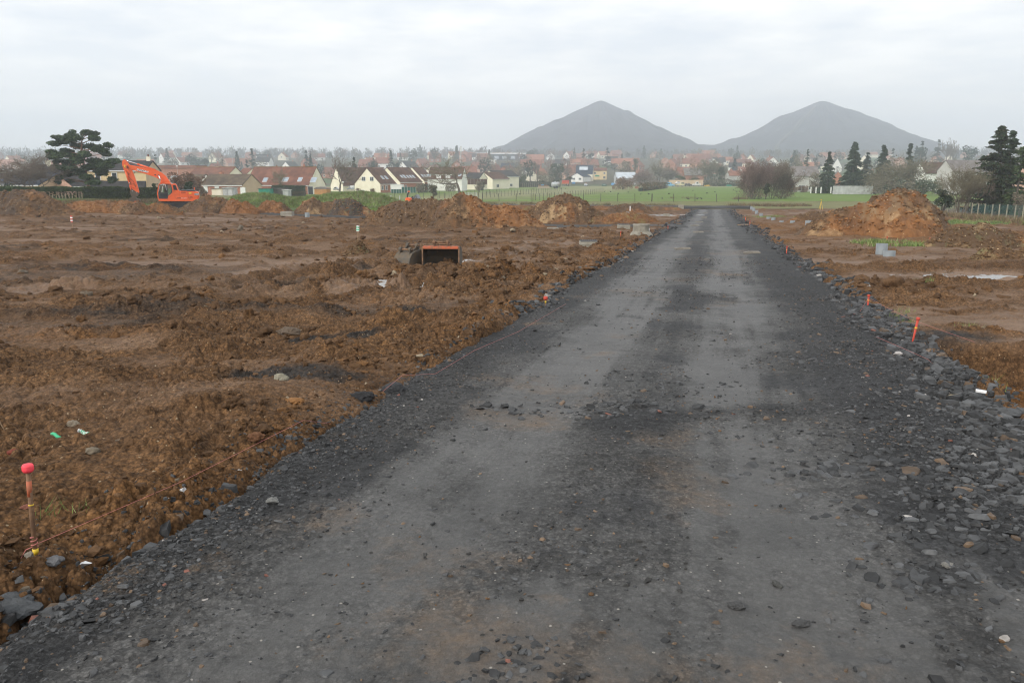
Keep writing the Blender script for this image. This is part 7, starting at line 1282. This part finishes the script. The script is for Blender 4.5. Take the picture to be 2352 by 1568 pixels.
hedge('dark tangle of bushes at the far field edge beside the earth heap', at(6, 1560, 1060, 226), at(6, 2360, 1075, 226), 3.2, 2.0, 310, np.concatenate([IVY, MG]), 2600, .2)
# ============================================================ FENCES
M['fence_post'] = mat('old_fence_post', (.055, .045, .036), .9, .3, 8); M['pale_post'] = mat('pale_fence_post', (.30, .27, .20), .85, .2, 8); M['wire'] = mat('fence_wire', (.16, .16, .15), .6, .2, 8)
def net_mat():
    m = bpy.data.materials.new('wire_net'); m.use_nodes = True; t = m.node_tree; b = t.nodes['Principled BSDF']; b.inputs['Base Color'].default_value = (.05, .14, .13, 1); n = t.nodes.new('ShaderNodeTexNoise'); n.inputs['Scale'].default_value = 3; r = t.nodes.new('ShaderNodeMapRange'); r.inputs[3].default_value = .12; r.inputs[4].default_value = .62; t.links.new(n.outputs[0], r.inputs[0]); t.links.new(r.outputs[0], b.inputs['Alpha']); return m
M['net'] = net_mat()
def fence(label, pts, h, r, m, wires=3, net=None, lean=.04, seed=1):
    base = pts[0]; o = empty('fence', base, 0, label, 'fence'); g = np.random.default_rng(seed); proto = MB().tube([(0, 0, -.3), (0, 0, h)], r, 6).build('post', M[m], o); proto.rotation_euler = (g.normal(0, lean), g.normal(0, lean), 0)
    for p in pts[1:]: c = proto.copy(); COL.objects.link(c); c.parent = o; c.location = p - base; c.rotation_euler = (g.normal(0, lean), g.normal(0, lean), 0)
    for k in range(wires): MB().tube([p - base + Vector((0, -.03, h * (.95 - .3 * k))) for p in pts], .008 + base.y * .00004, 4).build('wire', M['wire'], o)
    if net is not None:
        b = MB(); n = len(pts); b.add([p - base + Vector((0, .04, 0)) for p in pts] + [p - base + Vector((0, .04, h * .97)) for p in pts], [(i, i + 1, n + i + 1, n + i) for i in range(n - 1)]); b.build('netting', M['net'], o)
    return o
def line(n, a, b, k, D0, D1):
    A_, B_ = P(*zp(n, *a), D0), P(*zp(n, *b), D1); out = []
    for i in range(k): u = i / (k - 1); x = A_.x + (B_.x - A_.x) * u; y = D0 + (D1 - D0) * u; out.append(Vector((x, y, float(T(x, y)))))
    return out
fence('post and wire fence along the near edge of the green field', line(4, (100, 850), (2380, 880), 11, 152, 150) + line(5, (357, 880), (1525, 888), 5, 150, 150), 1.45, .055, 'fence_post', 3, seed=2)
fence('post and wire fence running into the green field from the metal gate', line(4, (48, 815), (1165, 690), 31, 172, 262), 1.35, .05, 'fence_post', 2, seed=3)
fence('second post fence slanting across the green field toward the brambles', line(4, (755, 845), (1720, 720), 26, 155, 235), 1.3, .05, 'fence_post', 2, seed=4)
fence('row of pale stakes along the gardens at the end of the green field', line(4, (640, 635), (1290, 640), 26, 370, 378), 2.0, .07, 'pale_post', 1, seed=5)
fence('post fence from the grassed mound to the large bare tree', line(3, (735, 760), (1800, 745), 12, 160, 165), 1.3, .045, 'fence_post', 2, seed=6)
fence('line of fence posts along the top of the field behind the gate', line(3, (1540, 775), (2350, 700), 16, 175, 215), 1.4, .05, 'fence_post', 2, seed=7)
pf = [zp(7, a, c) for a, c in ((605, 1310), (660, 1335), (725, 1350), (790, 1360), (862, 1372), (930, 1385), (1008, 1395), (1085, 1400), (1165, 1410), (1250, 1415), (1345, 1425), (1440, 1430), (1530, 1435), (1630, 1440), (1740, 1450), (1850, 1455), (1955, 1465), (2080, 1475), (2200, 1485), (2340, 1500))]
Dq = np.linspace(118, 70, len(pf)); pts = []
for (a, c), D in zip(pf, Dq): v = P(a, c, D); pts.append(Vector((v.x, D, float(T(v.x, D)) - .02)))
fence('green netting fence on pale wooden posts in front of the dark spruce', pts, 1.35, .06, 'pale_post', 0, True, .02, 8)
# field gate and three steel posts
ga, gb = P(*zp(3, 1815, 780), 168), P(*zp(3, 2040, 785), 168); o = empty('field_gate', (ga.x, 168, float(T(ga.x, 168))), 0, 'galvanised five bar gate at the foot of the large bare tree', 'gate'); wg = gb.x - ga.x; M['galv'] = mat('galvanised_steel', (.45, .47, .48), .45, .1, 3, metal=.3)
for k in range(5): MB().tube([(0, 0, .25 + .24 * k), (wg, 0, .25 + .24 * k)], .035, 8).build('rail', M['galv'], o)
for x in (0, wg / 2, wg): MB().tube([(x, 0, .1), (x, 0, 1.35)], .045, 8).build('upright', M['galv'], o)
for i, zx in enumerate((822, 888, 1005)):
    v = P(*zp(3, zx, 838), 112); o = MB().tube([(0, 0, -.5), (0, 0, 1.5 + .3 * (i > 0))], .06, 10).box((0, 0, 1.52 + .3 * (i > 0)), (.15, .15, .04)).build('steel_post', M['galv'], None, loc=(v.x, 112, float(T(v.x, 112)))); tag(o, ('short galvanised post next to the grassed mound', 'galvanised post in the middle of three by the grassed mound', 'galvanised post nearest the small digger')[i], 'post')
# ============================================================ VEHICLES AND FIELD THINGS
def paint(n, c): M.setdefault(n, mat(n, c, .45, .08, 2)); return M[n]
def vehicle(label, name, n, x0, x1, y0, y1, D, prof, col, wins=(), wheels=(.2, .8), wid=1.8, cat='car', face=0):
    a, b_ = P(*zp(n, x0, y0), D), P(*zp(n, x1, y1), D); L = b_.x - a.x; H = a.z - b_.z; zb = float(T((a.x + b_.x) / 2, D)); o = empty(name, ((a.x + b_.x) / 2, D, max(zb, b_.z - .1)), R(face), label, cat); q = lambda u, v: ((u - .5) * L, v * H)
    MB().prism([q(*p) for p in prof], -wid / 2, wid / 2).build('body', col, o, bevel=.05)
    for w_ in wins: MB().prism([q(*p) for p in w_], -wid / 2 - .02, wid / 2 + .02).build('window', M['glass'], o)
    r = min(.36, H * .2)
    for u in wheels:
        for s in (-1, 1): t_ = MB().tube([(q(u, 0)[0], s * (wid / 2 - .16), r * .9), (q(u, 0)[0], s * (wid / 2 + .03), r * .9)], r, 16).build('wheel', M['dark'], o); MB().tube([(q(u, 0)[0], s * (wid / 2 + .0), r * .9), (q(u, 0)[0], s * (wid / 2 + .045), r * .9)], r * .55, 12).build('rim', M['galv'], t_)
    return o
CAR = [(0, .2), (.02, .5), (.18, .58), (.30, .95), (.62, 1.0), (.80, .62), (.98, .55), (1, .2)]; CW = [[(.24, .6), (.33, .9), (.60, .93), (.74, .62)]]
vehicle('blue grey hatchback parked before the front cream gable', 'parked_car', 3, 448, 555, 667, 712, 210, CAR, paint('car_blue_grey', (.10, .15, .20)), CW)
vehicle('white car parked behind the bare street tree', 'parked_car', 3, 115, 185, 625, 668, 225, CAR, paint('car_white', (.7, .7, .7)), CW)
vehicle('white van parked beside the cream gable', 'parked_van', 3, 325, 390, 608, 650, 232, [(0, .2), (.0, .6), (.22, .95), (1, 1), (1, .2)], paint('car_white', (.7, .7, .7)), [[(.05, .62), (.22, .9), (.30, .9), (.30, .6)]], cat='van')
vehicle('grey car parked by a low wall next to the white van', 'parked_car', 3, 290, 390, 636, 662, 222, CAR, paint('car_silver', (.35, .38, .40)), CW)
vehicle('pale blue panel van at the end of the row of old vehicles', 'parked_van', 5, 552, 665, 635, 690, 386, [(0, .15), (0, .95), (.03, 1), (.45, 1), (.60, .92), (.72, .55), (.98, .42), (1, .15)], paint('van_blue', (.16, .42, .60)), [[(.62, .6), (.56, .9), (.64, .86), (.70, .6)], [(.1, .55), (.1, .85), (.42, .85), (.42, .55)]], cat='van')
vehicle('white saloon car raised behind the cream jeep', 'parked_car', 5, 670, 765, 622, 660, 391, CAR, paint('car_white', (.7, .7, .7)), CW)
vehicle('cream old jeep in the row of old vehicles', 'old_jeep', 5, 688, 792, 632, 690, 385, [(0, .2), (0, .55), (.35, .58), (.52, .6), (.58, 1), (.97, 1), (1, .5), (1, .2)], paint('jeep_cream', (.55, .50, .32)), [[(.62, .62), (.64, .93), (.78, .93), (.78, .62)], [(.81, .62), (.81, .93), (.94, .93), (.95, .62)]], cat='jeep')
vehicle('dark rusty wreck between the cream jeep and the white pickup', 'scrap_car', 5, 805, 895, 640, 688, 385, [(0, .2), (.02, .75), (.2, .85), (.35, .6), (.55, .9), (.8, .62), (1, .5), (1, .2)], paint('rust_dark', (.05, .045, .045)), (), cat='wreck')
vehicle('white pickup truck with a tall load bed frame in the old vehicle row', 'pickup_truck', 5, 905, 1012, 625, 688, 384, [(0, .2), (0, .5), (.25, .55), (.40, .52), (.44, .95), (.70, 1.0), (.74, .55), (1, .6), (1, .2)], paint('car_white2', (.6, .6, .58)), [[(.48, .58), (.49, .9), (.66, .92), (.68, .58)]], cat='truck')
vehicle('low yellow machine lying in the grass beyond the white pickup', 'yellow_roller', 5, 1065, 1142, 665, 690, 382, [(0, .3), (.1, .6), (.45, .8), (.8, .95), (1, .4), (1, .2), (.2, .15)], paint('machine_yellow', (.60, .38, .03)), (), (.15, .85), 1.2, 'roller')
D4 = 330
tk = vehicle('red box trailer beside the grey slurry tanker', 'farm_trailer', 4, 1172, 1260, 605, 672, D4, [(0, .28), (-.02, 1.0), (1.02, 1.0), (1.0, .28)], paint('trailer_red', (.42, .05, .03)), (), (.25, .8), 2.2, 'trailer')
MB().box((-.2, -1.13, .75), (3.0, .05, .3)).build('tail_board', paint('trailer_orange', (.55, .16, .05)), tk)
ta, tb = P(*zp(4, 1048, 612), D4), P(*zp(4, 1118, 672), D4); o = empty('slurry_tanker', ((ta.x + tb.x) / 2, D4, float(T(ta.x, D4))), R(25), 'grey round slurry tanker parked at the end of the field', 'tanker'); Rk = 1.0
MB().tube([(-1.7, 0, 1.6), (-1.5, 0, 1.6), (1.5, 0, 1.6), (1.7, 0, 1.6)], [.6, Rk, Rk, .6], 20).build('tank', M['galv'], o, True); MB().tube([(-.2, 0, 2.5), (-.2, 0, 2.9)], .25, 12).build('filler_neck', M['galv'], o)
for s in (-1, 1): MB().tube([(.1, s * .75, .55), (.1, s * 1.1, .55)], .55, 18).build('wheel', M['dark'], o)
MB().box((0, 0, .65), (4.2, .5, .2)).build('chassis', M['cab_black'], o)
v = P(*zp(4, 925, 675), D4); o = empty('timber_pile', (v.x, D4, float(T(v.x, D4))), 0, 'stack of sawn timber and pallets under a blue and brown sheet', 'timber pile'); kq = szz(4, 1, D4)
MB().prism([(-85 * kq, 0), (-70 * kq, 42 * kq), (50 * kq, 42 * kq), (95 * kq, 4 * kq), (95 * kq, 0)], -2, 2).build('log_stack', M['stem_pale'], o, bevel=.1); MB().prism([(-75 * kq, 44 * kq), (-60 * kq, 50 * kq), (20 * kq, 48 * kq), (60 * kq, 38 * kq), (50 * kq, 34 * kq), (-70 * kq, 36 * kq)], -2.1, 2.1).build('cover_sheet', HM['r_rb'], o); MB().box((-20 * kq, -2.05, 46 * kq), (40 * kq, .3, 10 * kq)).build('blue_sheet', HM['blue'], o)
for i, (n, zx, zy, w_, h_, D, m, lab) in enumerate(((4, 1490, 655, 40, 38, 395, HM['r_tin'], 'small grey box trailer with an orange top by the garden plots'), (4, 1325, 612, 44, 26, 440, HM['blue'], 'blue sheeting heap before the white annex'), (4, 1860, 608, 55, 30, 420, HM['blue'], 'blue tarpaulin heap beside the grey barn'), (4, 1735, 648, 60, 30, 400, HM['dgreen'], 'green skip among the garden scrap'), (4, 1640, 560, 60, 20, 430, HM['greenp'], 'green parasol canopy in the garden of the yellow house'), (5, 1400, 650, 60, 20, 395, HM['greenp'], 'green sheeting by the scrap heap'), (5, 1510, 630, 60, 45, 400, HM['r_red'], 'red old tractor shape by the low shed'), (5, 160, 660, 45, 26, 330, HM['r_orange'], 'small orange roofed hut among the brambles'), (5, 1220, 640, 80, 35, 400, HM['r_blue'], 'dark tarpaulin covered heap by the olive tree'), (7, 1400, 1330, 260, 90, 98, HM['block'], 'low mossy lean-to hut just behind the netting fence'))):
    a = P(*zp(n, zx, zy), D); w2 = szz(n, w_, D); h2_ = szz(n, h_, D); o = empty('covered_heap' if 'heap' in lab or 'sheeting' in lab else 'garden_hut' if 'hut' in lab else 'skip' if 'skip' in lab else 'parasol' if 'parasol' in lab else 'old_trailer' if 'trailer' in lab else 'old_tractor', (a.x, D, float(T(a.x, D)) if 'parasol' not in lab else a.z), 0, lab, 'heap' if 'heap' in lab or 'sheeting' in lab else lab.split(' ')[1] if 'parasol' in lab or 'skip' in lab else 'hut' if 'hut' in lab else 'farm machine')
    b = MB(); b.prism([(-w2 / 2, 0), (-w2 * .46, h2_ * .8), (-w2 * .2, h2_), (w2 * .25, h2_ * .92), (w2 * .48, h2_ * .7), (w2 / 2, 0)], -1.0, 1.0); b.build('cover' if 'hut' not in lab else 'wall', m, o, bevel=.08)
    if 'hut' in lab: MB().box((0, 0, h2_ * 1.02), (w2 * 1.1, 2.4, .08), (0, .03, 0)).build('roof', HM['moss'] if D < 200 else HM['r_orange'], o)
    elif 'trailer' in lab or 'tractor' in lab:
        for s in (-.3, .3): MB().tube([(s * w2, -1.1, .3), (s * w2, -.9, .3)], .34, 14).build('wheel', M['dark'], o)
        MB().box((0, 0, h2_ * 1.03), (w2 * .6, 1.6, .15)).build('top_rack', paint('trailer_orange', (.55, .16, .05)), o)
    elif 'skip' in lab: MB().box((0, -1.02, h2_ * .5), (w2 * .8, .06, .12)).build('rib', M['galv'], o)
    elif 'parasol' in lab: MB().tube([(0, 0, -2.2), (0, 0, h2_)], .04, 6).build('pole', M['galv'], o)
# surveyor's yellow tripod mark by the big heap
v = G(*zp(6, 715, 1330)); o = empty('survey_tripod', v, 0, 'small yellow survey tripod beside the low orange ridge', 'tripod')
for a in range(3): MB().tube([(.3 * math.cos(a * 2.09), .3 * math.sin(a * 2.09), 0), (0, 0, 1.2)], .02, 6).build('leg', M['yellow_label'], o)
MB().box((0, 0, 1.35), (.12, .12, .12)).build('head', M['yellow_label'], o)
# crows feeding on the field
crow = MB(); crow.lathe([(.0, -.20), (.05, -.14), (.085, 0), (.07, .10), (.03, .17), (.0, .19)], 8, cap=False)
cm = crow.v; crow.v = [(z, x, y + .16) for x, y, z in cm]; crow.lathe([(.0, -.05), (.045, -.02), (.045, .02), (0, .05)], 8, (.19, 0, .25), cap=False); crow.add([(.23, -.015, .25), (.23, .015, .25), (.31, 0, .235), (.23, 0, .27)], [(0, 1, 2), (1, 3, 2), (3, 0, 2)]); crow.add([(-.15, -.04, .15), (-.15, .04, .15), (-.36, .03, .12), (-.36, -.03, .12)], [(0, 1, 2, 3)])
for s in (-.03, .03): crow.tube([(0, s, 0), (0, s, .12)], .01, 4)
cr = crow.build('crow', M['dark'], None, True); CR = [(4, 1158, 735), (4, 1215, 733), (4, 785, 737), (4, 600, 805), (4, 1740, 770), (4, 1822, 772), (4, 1928, 798), (4, 2058, 780), (4, 2228, 805), (4, 2335, 803), (5, 320, 805), (5, 590, 800), (5, 500, 865), (5, 850, 872), (5, 912, 757), (5, 1100, 792), (5, 1210, 778), (5, 1028, 868), (5, 970, 870), (5, 1455, 745), (5, 1500, 770), (5, 1540, 765), (5, 1600, 770), (5, 1830, 858), (5, 2260, 800)]
for i, (n, zx, zy) in enumerate(CR):
    c = cr if i == 0 else cr.copy()
    if i: COL.objects.link(c)
    c.location = G(*zp(n, zx, zy)); c.rotation_euler = (0, 0, i * 1.7); c.scale = (1.5,) * 3; tag(c, 'black crow feeding on the green field', 'crow', 'crows on the green field')
# masts and street lights
def mast(label, n, zx, zb, zt, D, r, kind, cat='mast'):
    a = P(*zp(n, zx, zt), D); zg = float(T(a.x, D)); h = a.z - zg; o = empty('radio_mast' if kind != 'lamp' else 'street_lamp', (a.x, D, zg), 0, label, cat); MB().tube([(0, 0, 0), (0, 0, h)], [r, r * .55], 8).build('pole', M['galv'], o)
    if kind == 'cell':
        for k in range(3): MB().box((.42 * math.cos(k * 2.09), .42 * math.sin(k * 2.09), h - 1.2), (.3, .2, 2.4)).build('antenna', HM['trim'], o)
        MB().tube([(0, 0, h - 3.0), (0, 0, h - 2.7)], .7, 12).build('platform', M['galv'], o)
    elif kind == 'lamp': MB().lathe([(.05, 0), (.28, .1), (.32, .25), (.2, .42), (.02, .48)], 12, (0, 0, h - .2)).build('lamp_globe', HM['trim'], o, True)
    else:
        for k in range(3): MB().tube([(-.8 + .2 * k, 0, h - 1 - 1.2 * k), (.8 - .2 * k, 0, h - 1 - 1.2 * k)], .06, 5).build('antenna', M['galv'], o)
    return o
mast('tall white phone mast behind the large bare tree', 3, 1825, 300, 85, 420, .32, 'cell'); mast('thin tall radio mast rising from the hazy roofs', 2, 590, 370, 75, 380, .12, 'aerial'); mast('roof aerial pole above the steep red terrace', 2, 1040, 465, 335, 225, .05, 'aerial', 'aerial')
mast('globe street lamp in front of the bare street tree', 3, 242, 690, 570, 205, .06, 'lamp', 'lamp'); mast('white street lamp by the brick hall', 1, 2030, 640, 530, 300, .08, 'lamp', 'lamp')
# ============================================================ THE HAZY TOWN: small copies of a few house kinds
def proto(wall, roof, L, Wd, he, hr, chim=True, dormer=False):
    o = empty('town_house', (0, 0, 0)); x, y = L / 2, Wd / 2
    me = bpy.data.meshes.new('wall'); me.from_pydata([(-x, -y, -3), (x, -y, -3), (x, y, -3), (-x, y, -3), (-x, -y, he), (x, -y, he), (x, y, he), (-x, y, he), (-x, 0, hr), (x, 0, hr)], [], [(0, 1, 5, 4), (2, 3, 7, 6), (3, 0, 4, 8, 7), (1, 2, 6, 9, 5)]); link('wall', me, HM[wall], o)
    t = .25; ye = y + .4; ze = he - .4 * (hr - he) / y; v = []
    for X in (-x - .2, x + .2): v += [(X, -ye, ze + t), (X, 0, hr + t), (X, ye, ze + t), (X, ye, ze), (X, 0, hr), (X, -ye, ze)]
    me = bpy.data.meshes.new('roof'); me.from_pydata(v, [], [(0, 1, 7, 6), (1, 2, 8, 7), (2, 3, 9, 8), (3, 4, 10, 9), (4, 5, 11, 10), (5, 0, 6, 11), (0, 5, 4, 1), (1, 4, 3, 2), (6, 7, 10, 11), (7, 8, 9, 10)]); r = link('roof', me, HM[roof], o)
    if chim: MB().box((x * .55, 0, hr + .5), (.7, .6, 1.8)).build('chimney', HM['brick'], r)
    for u in (-.25, .25): w_ = MB().box((u * L, -y - .05, he * .55), (1.5, .12, 1.5)).build('window', HM['trim'], o); MB().box((u * L, -y - .12, he * .55), (1.1, .06, 1.1)).build('pane', M['glass'], w_)
    w_ = MB().box((-x - .05, 0, he * .9), (.12, 1.3, 1.5)).build('window', HM['trim'], o); MB().box((-x - .12, 0, he * .9), (.06, .9, 1.1)).build('pane', M['glass'], w_)
    return o
KINDS = [('red roofed brick house', proto('brick', 'r_red', 12, 8, 4.2, 8.0)), ('orange roofed cream house', proto('cream', 'r_orange', 11, 8, 4.0, 7.6)), ('orange roofed brick house', proto('pink', 'r_orange', 14, 8, 4.0, 8.0)), ('dark roofed pale house', proto('white', 'r_dark', 11, 8, 3.6, 7.2)), ('red roofed white house', proto('white', 'r_red', 12, 8.5, 4.4, 8.2)), ('long orange roofed terrace', proto('pink', 'r_orange', 26, 8, 4.4, 8.2)), ('brown roofed brick house', proto('brick', 'r_rb', 12, 8.5, 4.0, 8.0))]
ZONES = [('above the hedge and excavator', 300, 640), ('above the mossy bungalow', 640, 760), ('behind the row of cream gables', 760, 1080), ('below the first spoil cone', 1080, 1640), ('between the spoil cones', 1640, 1740), ('below the second spoil cone', 1740, 2180), ('behind the dark spruce', 2180, 2380), ('behind the pine', -40, 300)]
ROWS = [('low in the town', 470, 560), ('midway up the town', 600, 740), ('high in the town', 790, 1080)]
g = np.random.default_rng(500); used = [False] * len(KINDS); placed = []
for o_ in bpy.data.objects:
    if o_.parent is None and o_.get('category') in ('house', 'warehouse', 'shop', 'school', 'hall') and o_.location.y > 150: placed.append((o_.location.x, o_.location.y, 13))
cnt = 0; tries = 0
while cnt < 115 and tries < 9000:
    tries += 1; D = float(np.exp(g.uniform(math.log(470), math.log(1080)))); px = float(g.uniform(-30, 2370)); x = (px - 1176) / FPX * D
    if px > 2100 and D > 700 and g.random() < .6: continue
    if (px < 1000 or px > 1760) and g.random() < .35: continue
    rj = 17 if D < 700 else 15
    if any((x - a) ** 2 + (D - b) ** 2 < max(rj, c) ** 2 for a, b, c in placed): continue
    r_ = g.random(); k = (0 if r_ < .22 else 1 if r_ < .42 else 2 if r_ < .62 else 3 if r_ < .70 else 4 if r_ < .82 else 5 if r_ < .92 else 6)
    nm, pr = KINDS[k]
    o = pr if not used[k] else copy_tree(pr); used[k] = True; row = min(ROWS, key=lambda q: abs((q[1] + q[2]) / 2 - D)); zn = next((q[0] for q in ZONES if q[1] <= px < q[2]), ZONES[-1][0])
    s = g.uniform(.85, 1.15); o.location = (x, D, float(T(x, D)) - .3); o.rotation_euler = (0, 0, g.choice([0, .2, -.25, 1.1, .9, 1.57]) + g.normal(0, .08)); o.scale = (s, s, s * g.uniform(.92, 1.1)); lab = f'{nm} {row[0]}, {zn}'; tag(o, lab, 'house', lab); placed.append((x, D, rj)); cnt += 1
# hazy garden trees between the roofs
g = np.random.default_rng(510); TP = []
def far_tree(kind, seed):
    g = np.random.default_rng(seed); o = empty('town_tree', (0, 0, 0)); h = 9.0
    MB().tube([(0, 0, -1), (0, 0, h * .5), (0, 0, h * .8)], [.25, .18, .06], 5).build('trunk', M['bark'], o)
    if kind == 'fir': n = 260; z = h * g.random(n) ** 1.2; r = 2.4 * (1 - z / h) ** .8 * g.random(n) ** .4; a = g.uniform(0, 6.28, n); c = np.stack([r * np.cos(a), r * np.sin(a), z + .6], -1); cols = BG; s = .5
    else: n = 300; v = g.normal(0, 1, (n, 3)); v /= np.linalg.norm(v, axis=1, keepdims=True); c = v * (g.random((n, 1)) ** .4) * np.array([3.0, 3.0, 3.2]) + np.array([0, 0, 5.6]); cols = {'bare': OLV * .9, 'rust': RED, 'ever': BG}[kind]; s = .42 if kind == 'ever' else .30
    mk('crown', *leaf_quads(c, s, g, cols), M['leaf'], o, col=LAST[0]); return o
TK = [('bare olive grey tree', [far_tree('bare', 1), far_tree('bare', 2)]), ('reddish bare tree', [far_tree('rust', 3)]), ('rounded evergreen tree', [far_tree('ever', 4)]), ('pointed fir tree', [far_tree('fir', 5), far_tree('fir', 6)])]; fresh = set()
cnt = 0
while cnt < 295:
    D = float(np.exp(g.uniform(math.log(430), math.log(1120)))); px = float(g.uniform(-40, 2390)); x = (px - 1176) / FPX * D
    if any((x - a) ** 2 + (D - b) ** 2 < 7 ** 2 for a, b, c in placed): continue
    k = int(g.choice([0, 0, 0, 1, 2, 3])) ; nm, ps = TK[k]; pr = ps[cnt % len(ps)]
    o = pr if pr.name not in fresh else copy_tree(pr); fresh.add(pr.name); s = g.uniform(.7, 1.55); o.location = (x, D, float(T(x, D)) - .3); o.rotation_euler = (0, 0, g.uniform(0, 6)); o.scale = (s, s, s * g.uniform(.85, 1.2))
    row = min(ROWS, key=lambda q: abs((q[1] + q[2]) / 2 - D)); zn = next((q[0] for q in ZONES if q[1] <= px < q[2]), ZONES[-1][0]); lab = f'{nm} {row[0]}, {zn}'; tag(o, lab, 'tree', lab); cnt += 1
# far wood along the skyline and round the feet of the cones: one mass
g = np.random.default_rng(520); cs = []
for i in range(1500):
    px = g.uniform(-60, 2420); D = g.uniform(1130, 1500); x = (px - 1176) / FPX * D; zb = float(T(x, D)); h = g.uniform(8, 13) * (1.25 if px < 1150 else 1.0) * (1.25 if px > 2150 else 1); n = 34; u = g.random(n); w_ = 2.6 + 1.2 * g.random(); cs.append(np.stack([x + g.normal(0, 1, n) * w_ * (1.1 - .7 * u), D + g.normal(0, 1, n) * w_, zb + h * u], -1))
cs = np.concatenate(cs); d_ = np.tile(np.array([[0, 0, 1.]]), (len(cs), 1)); tag(mk('woodland', *leaf_quads(cs, .85, g, np.array([[.075, .065, .055], [.09, .075, .06], [.065, .068, .05]]), 2.2, d_), M['leaf'], col=LAST[0]), kind='stuff')
# scrub on the lower flanks of the cones
cs = []
for i in range(420):
    px = g.choice([g.uniform(1130, 1400), g.uniform(1400, 1760), g.uniform(1760, 2180)]); D = g.uniform(1510, 1600); x = (px - 1176) / FPX * D; zb = P(px, 349, D).z - 10; n = 30; u = g.random(n); h = g.uniform(7, 15); cs.append(np.stack([x + g.normal(0, 3.2, n), D + g.normal(0, 3, n), zb + h * u], -1))
cs = np.concatenate(cs); d_ = np.tile(np.array([[0, 0, 1.]]), (len(cs), 1)); tag(mk('hillside_woodland', *leaf_quads(cs, 1.1, g, np.array([[.06, .052, .045], [.07, .06, .05]]), 2.0, d_), M['leaf'], col=LAST[0]), kind='stuff')
# ============================================================ HAZE
hm = bpy.data.materials.new('haze'); hm.use_nodes = True; t = hm.node_tree; t.nodes.clear()
o_ = t.nodes.new('ShaderNodeOutputMaterial'); v_ = t.nodes.new('ShaderNodeVolumePrincipled'); v_.inputs['Color'].default_value = (.87, .925, 1.0, 1)
v_.inputs['Density'].default_value = HAZE_DENSITY; v_.inputs['Anisotropy'].default_value = .72; t.links.new(v_.outputs[0], o_.inputs['Volume'])
tag(MB().box((0, 1310, 86), (5200, 2740, 188)).build('haze', hm), kind='stuff')
